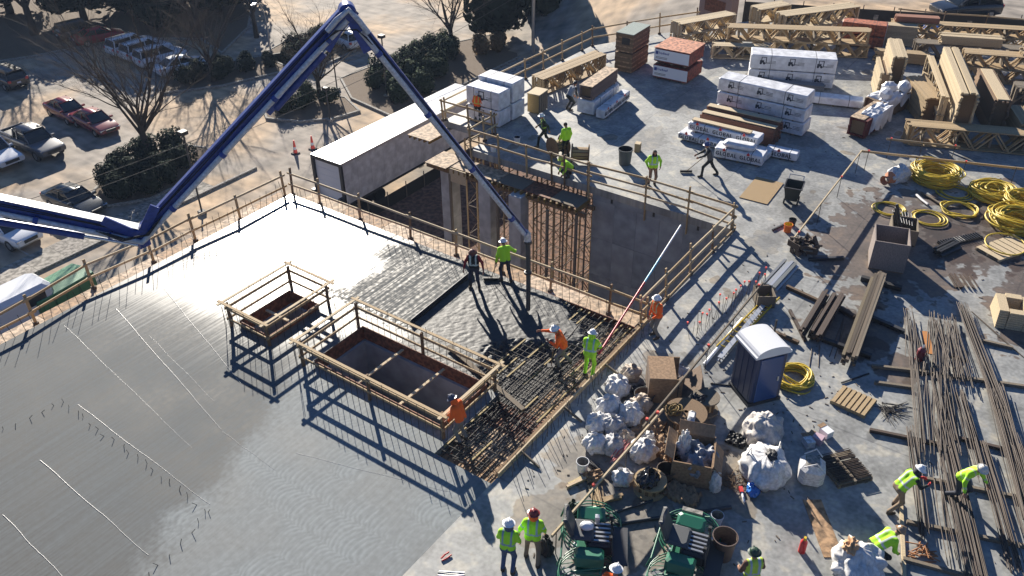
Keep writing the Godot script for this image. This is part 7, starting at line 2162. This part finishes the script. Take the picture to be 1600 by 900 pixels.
# pose: lean (radians forward), hip (height), feet and hands as local points (x ahead, z to the person's right), look (yaw of head), nod
func person(label: String, at: Vector3, angle: float, pose: Dictionary, wear: Dictionary) -> Node3D:
	var t := thing("person", label, "person", at, deg_to_rad(angle - 54.7))
	var hip := Vector3(pose.get("hipx", 0.0), pose.get("hip", 0.93), 0)
	var lean: float = pose.get("lean", 0.05)
	var tw: float = pose.get("twist", 0.0)
	var up := Vector3(sin(lean), cos(lean), 0)
	var fwd := Vector3(cos(lean), -sin(lean), 0)
	var rt := Vector3(-sin(tw) * 0.6, 0, 1).normalized()
	var chest := hip + up * 0.38
	var neck := hip + up * 0.53
	var feet: Array = pose.get("feet", [Vector3(0.02, 0, -0.13), Vector3(-0.02, 0, 0.13)])
	var hands: Array = pose.get("hands", [Vector3(0.12, 0.86, -0.3), Vector3(0.12, 0.86, 0.3)])
	var bulk: float = wear.get("bulk", 1.0)
	var bones := []
	var kinds := []   # 0 top, 1 sleeves, 2 trousers, 3 boots, 4 neck
	for e in [-0.075, 0.075]:
		bones.append([hip + rt * e + up * 0.02, hip + rt * e * 1.05 + up * 0.2, 0.118 * bulk, 0.112 * bulk]); kinds.append(0)
		bones.append([hip + rt * e * 1.05 + up * 0.2, chest + rt * e * 1.25 + up * 0.02, 0.112 * bulk, 0.118 * bulk]); kinds.append(0)
	bones.append([chest + up * 0.09 - rt * 0.15, chest + up * 0.09 + rt * 0.15, 0.072 * bulk, 0.072 * bulk]); kinds.append(0)
	bones.append([chest + up * 0.1, neck + up * 0.03 + fwd * 0.02, 0.07, 0.055]); kinds.append(0)
	bones.append([hip - rt * 0.08 - up * 0.03, hip + rt * 0.08 - up * 0.03, 0.115, 0.115]); kinds.append(2)
	for k in 2:
		var sg := -1.0 if k == 0 else 1.0
		var h0 := hip + rt * 0.095 * sg - Vector3(0, 0.03, 0)
		var ft: Vector3 = feet[k]
		var an := ft + Vector3(-0.03, 0.09, 0)
		var kn := bend(h0, an, 0.44, 0.43, Vector3(1, 0.05, sg * 0.12))
		bones.append([h0, kn, 0.092, 0.066]); kinds.append(2)
		bones.append([kn, an + Vector3(0, 0.05, 0), 0.064, 0.056]); kinds.append(2)
		bones.append([an, an + Vector3(0, -0.03, 0), 0.056, 0.055]); kinds.append(3)
		bones.append([ft + Vector3(-0.05, 0.045, 0), ft + Vector3(0.13, 0.04, sg * 0.02), 0.047, 0.042]); kinds.append(3)
		var sh := chest + up * 0.085 + rt * 0.185 * sg
		var wr: Vector3 = hands[k]
		if sh.distance_to(wr) > 0.53: wr = sh + (wr - sh).normalized() * 0.53
		var el := bend(sh, wr, 0.285, 0.26, Vector3(-0.8, -0.5, sg * 0.7))
		bones.append([sh, el, 0.066 * bulk, 0.051 * bulk]); kinds.append(1)
		bones.append([el, wr, 0.05 * bulk, 0.038 * bulk]); kinds.append(1)
		hands[k] = wr
		feet[k] = el
	var top: Color = wear.top
	var sleeve: Color = wear.get("sleeve", top)
	var legs: Color = wear.legs
	var band: bool = wear.get("bands", true)
	var silver := Color(0.55, 0.58, 0.58)
	var trim: Color = wear.get("trim", silver)
	var col := func(p: Vector3, w: int) -> Color:
		var kd: int = kinds[w]
		if kd == 0:
			var y := (p - hip).dot(up)
			var z := absf((p - hip).dot(rt))
			if band and (absf(y - 0.16) < 0.028 or (absf(z - 0.105) < 0.026 and y > 0.16)): return trim
			if band and wear.has("line") and absf(y - 0.16) < 0.05: return wear.line
			return top
		if kd == 1:
			if band and wear.get("arm_bands", false):
				var b: Array = bones[w]
				var q := (p - (b[0] as Vector3)).length() / (b[0] as Vector3).distance_to(b[1])
				if q > 0.5 and q < 0.7: return trim
			return sleeve
		if kd == 2: return legs
		return Color(0.05, 0.036, 0.026)
	var s := Shape.new()
	skin(s, bones, 0.024, 62.0, col, Transform3D.IDENTITY)
	if not head_shape: make_head()
	var look: float = pose.get("look", 0.0)
	var nod: float = pose.get("nod", lean * 0.6)
	var hb := Basis(Vector3.UP, look) * Basis(Vector3.FORWARD, nod)
	var hx := Transform3D(hb, neck + up * 0.05 + hb * Vector3(0.045, 0.115, 0))
	append(s, head_shape, hx)
	for k in 2:
		var d: Vector3 = (hands[k] - feet[k]).normalized()
		var sg := -1.0 if k == 0 else 1.0
		var y := -d
		var xx := (Vector3(0, 0, -sg) - y * y.dot(Vector3(0, 0, -sg))).normalized()
		var bs := Basis(xx, y, xx.cross(y))
		if bs.z.dot(Vector3(1, 0.2, 0)) < 0: bs = Basis(xx, y, xx.cross(y)) * Basis.from_scale(Vector3(1, 1, -1))
		var hs: Shape = hand_shape
		if wear.has("gloves"):
			hs = Shape.new()
			append(hs, hand_shape, Transform3D.IDENTITY)
			for q in hs.c.size(): hs.c[q] = wear.gloves
		append(s, hs, Transform3D(bs, hands[k] + d * 0.025))
	var bm := paint(1, 1, 1, 0.85)
	bm.vertex_color_use_as_albedo = true
	part(t, "body", s.done(true), bm)
	if wear.has("hat"):
		var h := Shape.new()
		var hc: Color = wear.hat
		h.lathe(Transform3D(hx.basis, hx.origin + hx.basis * Vector3(-0.004, 0.045, 0)), [Vector2(0.0, 0.118), Vector2(0.05, 0.108), Vector2(0.092, 0.076), Vector2(0.116, 0.03), Vector2(0.122, 0.0), Vector2(0.162, -0.012), Vector2(0.16, -0.02), Vector2(0.118, -0.012)], 20)
		h.box(Transform3D(hx.basis, hx.origin + hx.basis * Vector3(-0.004, 0.155, 0)), Vector3(0.17, 0.018, 0.022))
		part(t, "hard_hat", h.done(), paint(hc.r, hc.g, hc.b, 0.35))
	if wear.has("hood"):
		var hd := Shape.new()
		var hdc: Color = wear.hood
		skin(hd, [[Vector3(-0.025, -0.02, 0), Vector3(-0.03, -0.11, 0), 0.094, 0.098], [Vector3(0.0, -0.12, -0.05), Vector3(0.0, -0.12, 0.05), 0.07, 0.07]], 0.02, 70.0, func(_p: Vector3, _w: int) -> Color: return hdc, hx)
		part(t, "hood", hd.done(), paint(hdc.r, hdc.g, hdc.b, 0.85))
	return t
func make_people() -> void:
	var lime := Color(0.40, 0.80, 0.03)
	var orange := Color(0.90, 0.13, 0.015)
	var white := Color(0.72, 0.73, 0.74)
	var navy := Color(0.03, 0.038, 0.06)
	var black := Color(0.015, 0.016, 0.018)
	var grey := Color(0.17, 0.165, 0.16)
	var tan_ := Color(0.23, 0.165, 0.11)
	var jeans := Color(0.05, 0.08, 0.16)
	person("worker in a black vest over red sleeves standing on the fresh concrete", Vector3(20.65, 0.00, -16.52), 262, {"lean": 0.06, "nod": 0.35, "hands": [Vector3(0.08, 0.9, -0.36), Vector3(0.08, 0.9, 0.36)], "feet": [Vector3(0.03, 0, -0.17), Vector3(-0.06, 0, 0.17)]}, {"top": black, "sleeve": Color(0.22, 0.012, 0.02), "legs": navy, "hat": Color(0.12, 0.03, 0.02), "trim": Color(0.5, 0.62, 0.58)})
	var w2 := person("worker in a lime hoodie and white helmet beside the pump hose", Vector3(21.69, 0.00, -15.85), 110, {"lean": 0.28, "hands": [Vector3(0.1, 0.75, -0.36), Vector3(0.25, 1.1, 0.5)], "feet": [Vector3(0.06, 0, -0.15), Vector3(-0.1, 0, 0.16)]}, {"top": lime, "legs": navy, "hat": white, "bands": false, "bulk": 1.06})
	person("worker in an orange hoodie pointing left over the rebar mat", Vector3(18.71, -0.05, -11.38), 178, {"lean": 0.42, "hip": 0.9, "hands": [Vector3(0.45, 1.12, -0.14), Vector3(0.72, 1.32, 0.2)], "feet": [Vector3(0.16, 0, -0.14), Vector3(-0.2, 0, 0.16)]}, {"top": orange, "legs": grey, "hat": white, "bands": false, "bulk": 1.08})
	person("worker in a full lime suit holding the long red pole", Vector3(18.74, -0.02, -10.42), 70, {"lean": 0.2, "hands": [Vector3(0.34, 0.98, -0.12), Vector3(0.42, 1.08, 0.2)], "nod": 0.3}, {"top": lime, "legs": Color(0.34, 0.72, 0.03), "hat": white, "arm_bands": true, "trim": Color(0.35, 0.5, 0.55), "bulk": 1.1, "hood": lime})
	person("worker in an orange vest at the right corner of the pit", Vector3(21.82, 0.00, -9.62), 205, {"lean": 0.1, "hands": [Vector3(0.26, 0.95, -0.12), Vector3(0.2, 0.85, 0.2)]}, {"top": orange, "legs": grey, "hat": white, "trim": Color(0.5, 0.55, 0.3), "bulk": 1.06})
	person("worker in an orange hoodie leaning on the large opening's guardrail", Vector3(14.12, -0.10, -12.00), 150, {"lean": 0.3, "hands": [Vector3(0.3, 0.8, -0.22), Vector3(0.36, 0.9, 0.24)], "nod": 0.5}, {"top": orange, "legs": grey, "hat": Color(0.05, 0.06, 0.10), "bands": false, "bulk": 1.08, "hood": orange})
	person("worker in a lime jacket and red helmet at the bottom edge", Vector3(11.71, 0.00, -7.84), 80, {"lean": 0.12, "hands": [Vector3(0.12, 0.85, -0.38), Vector3(0.25, 0.8, 0.3)], "feet": [Vector3(0.12, 0, -0.18), Vector3(-0.15, 0, 0.16)]}, {"top": lime, "legs": tan_, "hat": Color(0.20, 0.02, 0.02), "arm_bands": true, "trim": Color(0.35, 0.45, 0.55), "bulk": 1.12, "hood": orange})
	person("worker in a lime vest and jeans left of the red helmet", Vector3(11.09, 0.00, -8.16), 75, {"lean": 0.15, "hands": [Vector3(0.25, 0.9, -0.25), Vector3(0.25, 0.9, 0.25)]}, {"top": lime, "legs": jeans, "hat": white, "trim": Color(0.25, 0.33, 0.42), "hood": Color(0.06, 0.08, 0.13)})
	person("worker in an orange jacket and white helmet cut by the bottom edge", Vector3(11.34, 0.00, -5.42), 60, {"lean": 0.3}, {"top": orange, "legs": grey, "hat": white, "bands": false, "bulk": 1.08})
	person("worker in a lime vest over a brown shirt with a dark green helmet", Vector3(13.72, 0.00, -2.95), 100, {"lean": 0.1, "hands": [Vector3(0.25, 0.95, -0.22), Vector3(0.25, 0.95, 0.22)]}, {"top": Color(0.42, 0.60, 0.06), "sleeve": Color(0.14, 0.07, 0.045), "legs": grey, "hat": Color(0.02, 0.05, 0.03), "trim": Color(0.35, 0.42, 0.5)})
	person("left of two workers bending over the rebar, in a lime vest", Vector3(18.64, 0.00, -0.86), 10, {"lean": 0.62, "hip": 0.86, "hands": [Vector3(0.62, 0.98, -0.14), Vector3(0.66, 0.95, 0.16)], "feet": [Vector3(0.15, 0, -0.12), Vector3(-0.16, 0, 0.14)], "nod": 0.45}, {"top": lime, "sleeve": black, "legs": tan_, "hat": white, "gloves": Color(0.45, 0.03, 0.03), "hood": Color(0.02, 0.025, 0.04)})
	person("right of two workers bending over the rebar, in a lime jacket", Vector3(20.01, 0.00, 0.40), 300, {"lean": 0.55, "hip": 0.86, "hands": [Vector3(0.5, 0.72, -0.42), Vector3(0.38, 0.72, 0.4)], "feet": [Vector3(0.1, 0, -0.16), Vector3(-0.12, 0, 0.18)], "nod": 0.4}, {"top": lime, "legs": Color(0.03, 0.035, 0.05), "hat": Color(0.6, 0.58, 0.52), "arm_bands": true, "trim": Color(0.45, 0.6, 0.3), "bulk": 1.1})
	person("crouching lime jacketed worker behind the bottom bulk bag", Vector3(16.70, 0.00, -0.86), 10, {"lean": 0.95, "hip": 0.5, "hands": [Vector3(0.55, 0.3, -0.2), Vector3(0.55, 0.3, 0.2)], "feet": [Vector3(0.25, 0, -0.16), Vector3(-0.05, 0, 0.18)]}, {"top": lime, "legs": black, "sleeve": lime, "hat": Color(0.3, 0.2, 0.12), "bulk": 1.1})
	person("worker in black striding on the far slab, white helmet", Vector3(32.45, 0.00, -21.25), 190, {"lean": 0.16, "feet": [Vector3(0.36, 0, -0.1), Vector3(-0.36, 0, 0.1)], "hip": 0.88, "hands": [Vector3(-0.18, 0.92, -0.26), Vector3(0.26, 0.98, 0.26)]}, {"top": Color(0.02, 0.035, 0.02), "legs": black, "hat": white, "trim": Color(0.3, 0.5, 0.08)})
	person("worker in a lime shirt and black trousers between the brown spools", Vector3(32.02, 0.00, -19.72), 120, {"lean": 0.04, "nod": 0.4}, {"top": lime, "legs": black, "sleeve": lime, "bands": false, "bulk": 1.1})
	person("worker in a lime jacket and brown trousers beside the grey dustbin", Vector3(31.74, 0.00, -14.97), 275, {"lean": 0.04, "hands": [Vector3(0.16, 1.0, -0.28), Vector3(0.16, 1.0, 0.28)]}, {"top": lime, "legs": Color(0.21, 0.12, 0.075), "hood": black, "bulk": 1.12, "trim": Color(0.4, 0.55, 0.6)})
	person("worker pushing a broom in front of the lettered packs", Vector3(33.99, 0.00, -13.26), 178, {"lean": 0.3, "feet": [Vector3(0.34, 0, -0.1), Vector3(-0.4, 0, 0.1)], "hip": 0.88, "hands": [Vector3(0.5, 0.95, -0.06), Vector3(0.62, 1.02, 0.08)]}, {"top": Color(0.10, 0.10, 0.10), "sleeve": black, "legs": black, "hat": Color(0.04, 0.07, 0.2), "bands": false, "bulk": 1.05})
	person("worker in lime crouching behind the far slab guardrail", Vector3(30.44, 0.00, -18.44), 200, {"lean": 0.8, "hip": 0.45, "hands": [Vector3(0.5, 0.2, -0.2), Vector3(0.5, 0.2, 0.2)], "feet": [Vector3(0.22, 0, -0.16), Vector3(-0.02, 0, 0.16)]}, {"top": lime, "legs": black, "hat": Color(0.5, 0.62, 0.1), "bands": false})
	person("worker in an orange vest standing against the white packs", Vector3(32.85, 0.00, -25.63), 60, {"lean": 0.08}, {"top": orange, "legs": black, "hat": white, "trim": Color(0.5, 0.6, 0.1), "sleeve": Color(0.7, 0.16, 0.03)})
	person("dark clothed worker bending at the end of the brown lumber", Vector3(36.94, 0.00, -22.64), 40, {"lean": 0.6, "hip": 0.8, "hands": [Vector3(0.5, 0.6, -0.15), Vector3(0.5, 0.6, 0.15)]}, {"top": Color(0.3, 0.31, 0.33), "legs": black, "sleeve": black, "hat": black, "bands": false})
	# tools in hand
	var pole := thing("float_pole", "long red, blue and white pole held out over the pit", "pole", Vector3(18.77, 1.05, -10.11))
	var pe := Vector3(25.64, 2.20, -10.78) - Vector3(18.77, 1.05, -10.11)
	stick(pole, "red_section", Vector3.ZERO, pe * 0.52, 0.035, paint(0.5, 0.012, 0.03, 0.4))
	stick(pole, "blue_section", pe * 0.52, pe * 0.72, 0.033, paint(0.15, 0.5, 0.65, 0.4))
	stick(pole, "white_section", pe * 0.72, pe, 0.031, M.white)
	for q in [[Vector3(33.61, 1.00, -13.47), Vector3(33.73, 0.06, -14.24), "push broom in the sweeper's hands", true], [Vector3(21.79, 1.00, -16.17), Vector3(21.42, 0.05, -16.34), "concrete rake beside the lime hoodie worker", true], [Vector3(18.60, 0.90, -11.68), Vector3(18.46, 0.00, -11.69), "brown handled shovel held by the orange hoodie worker", false]]:
		var h := thing("hand_tool", q[2], "broom" if q[3] else "shovel", q[1])
		stick(h, "handle", Vector3.ZERO, q[0] - q[1], 0.016, M.wood_brown)
		block(h, "head", Vector3(0, 0.02, 0), Vector3(0.1, 0.1, 0.55) if q[3] else Vector3(0.2, 0.03, 0.25), M.black, 0.6)
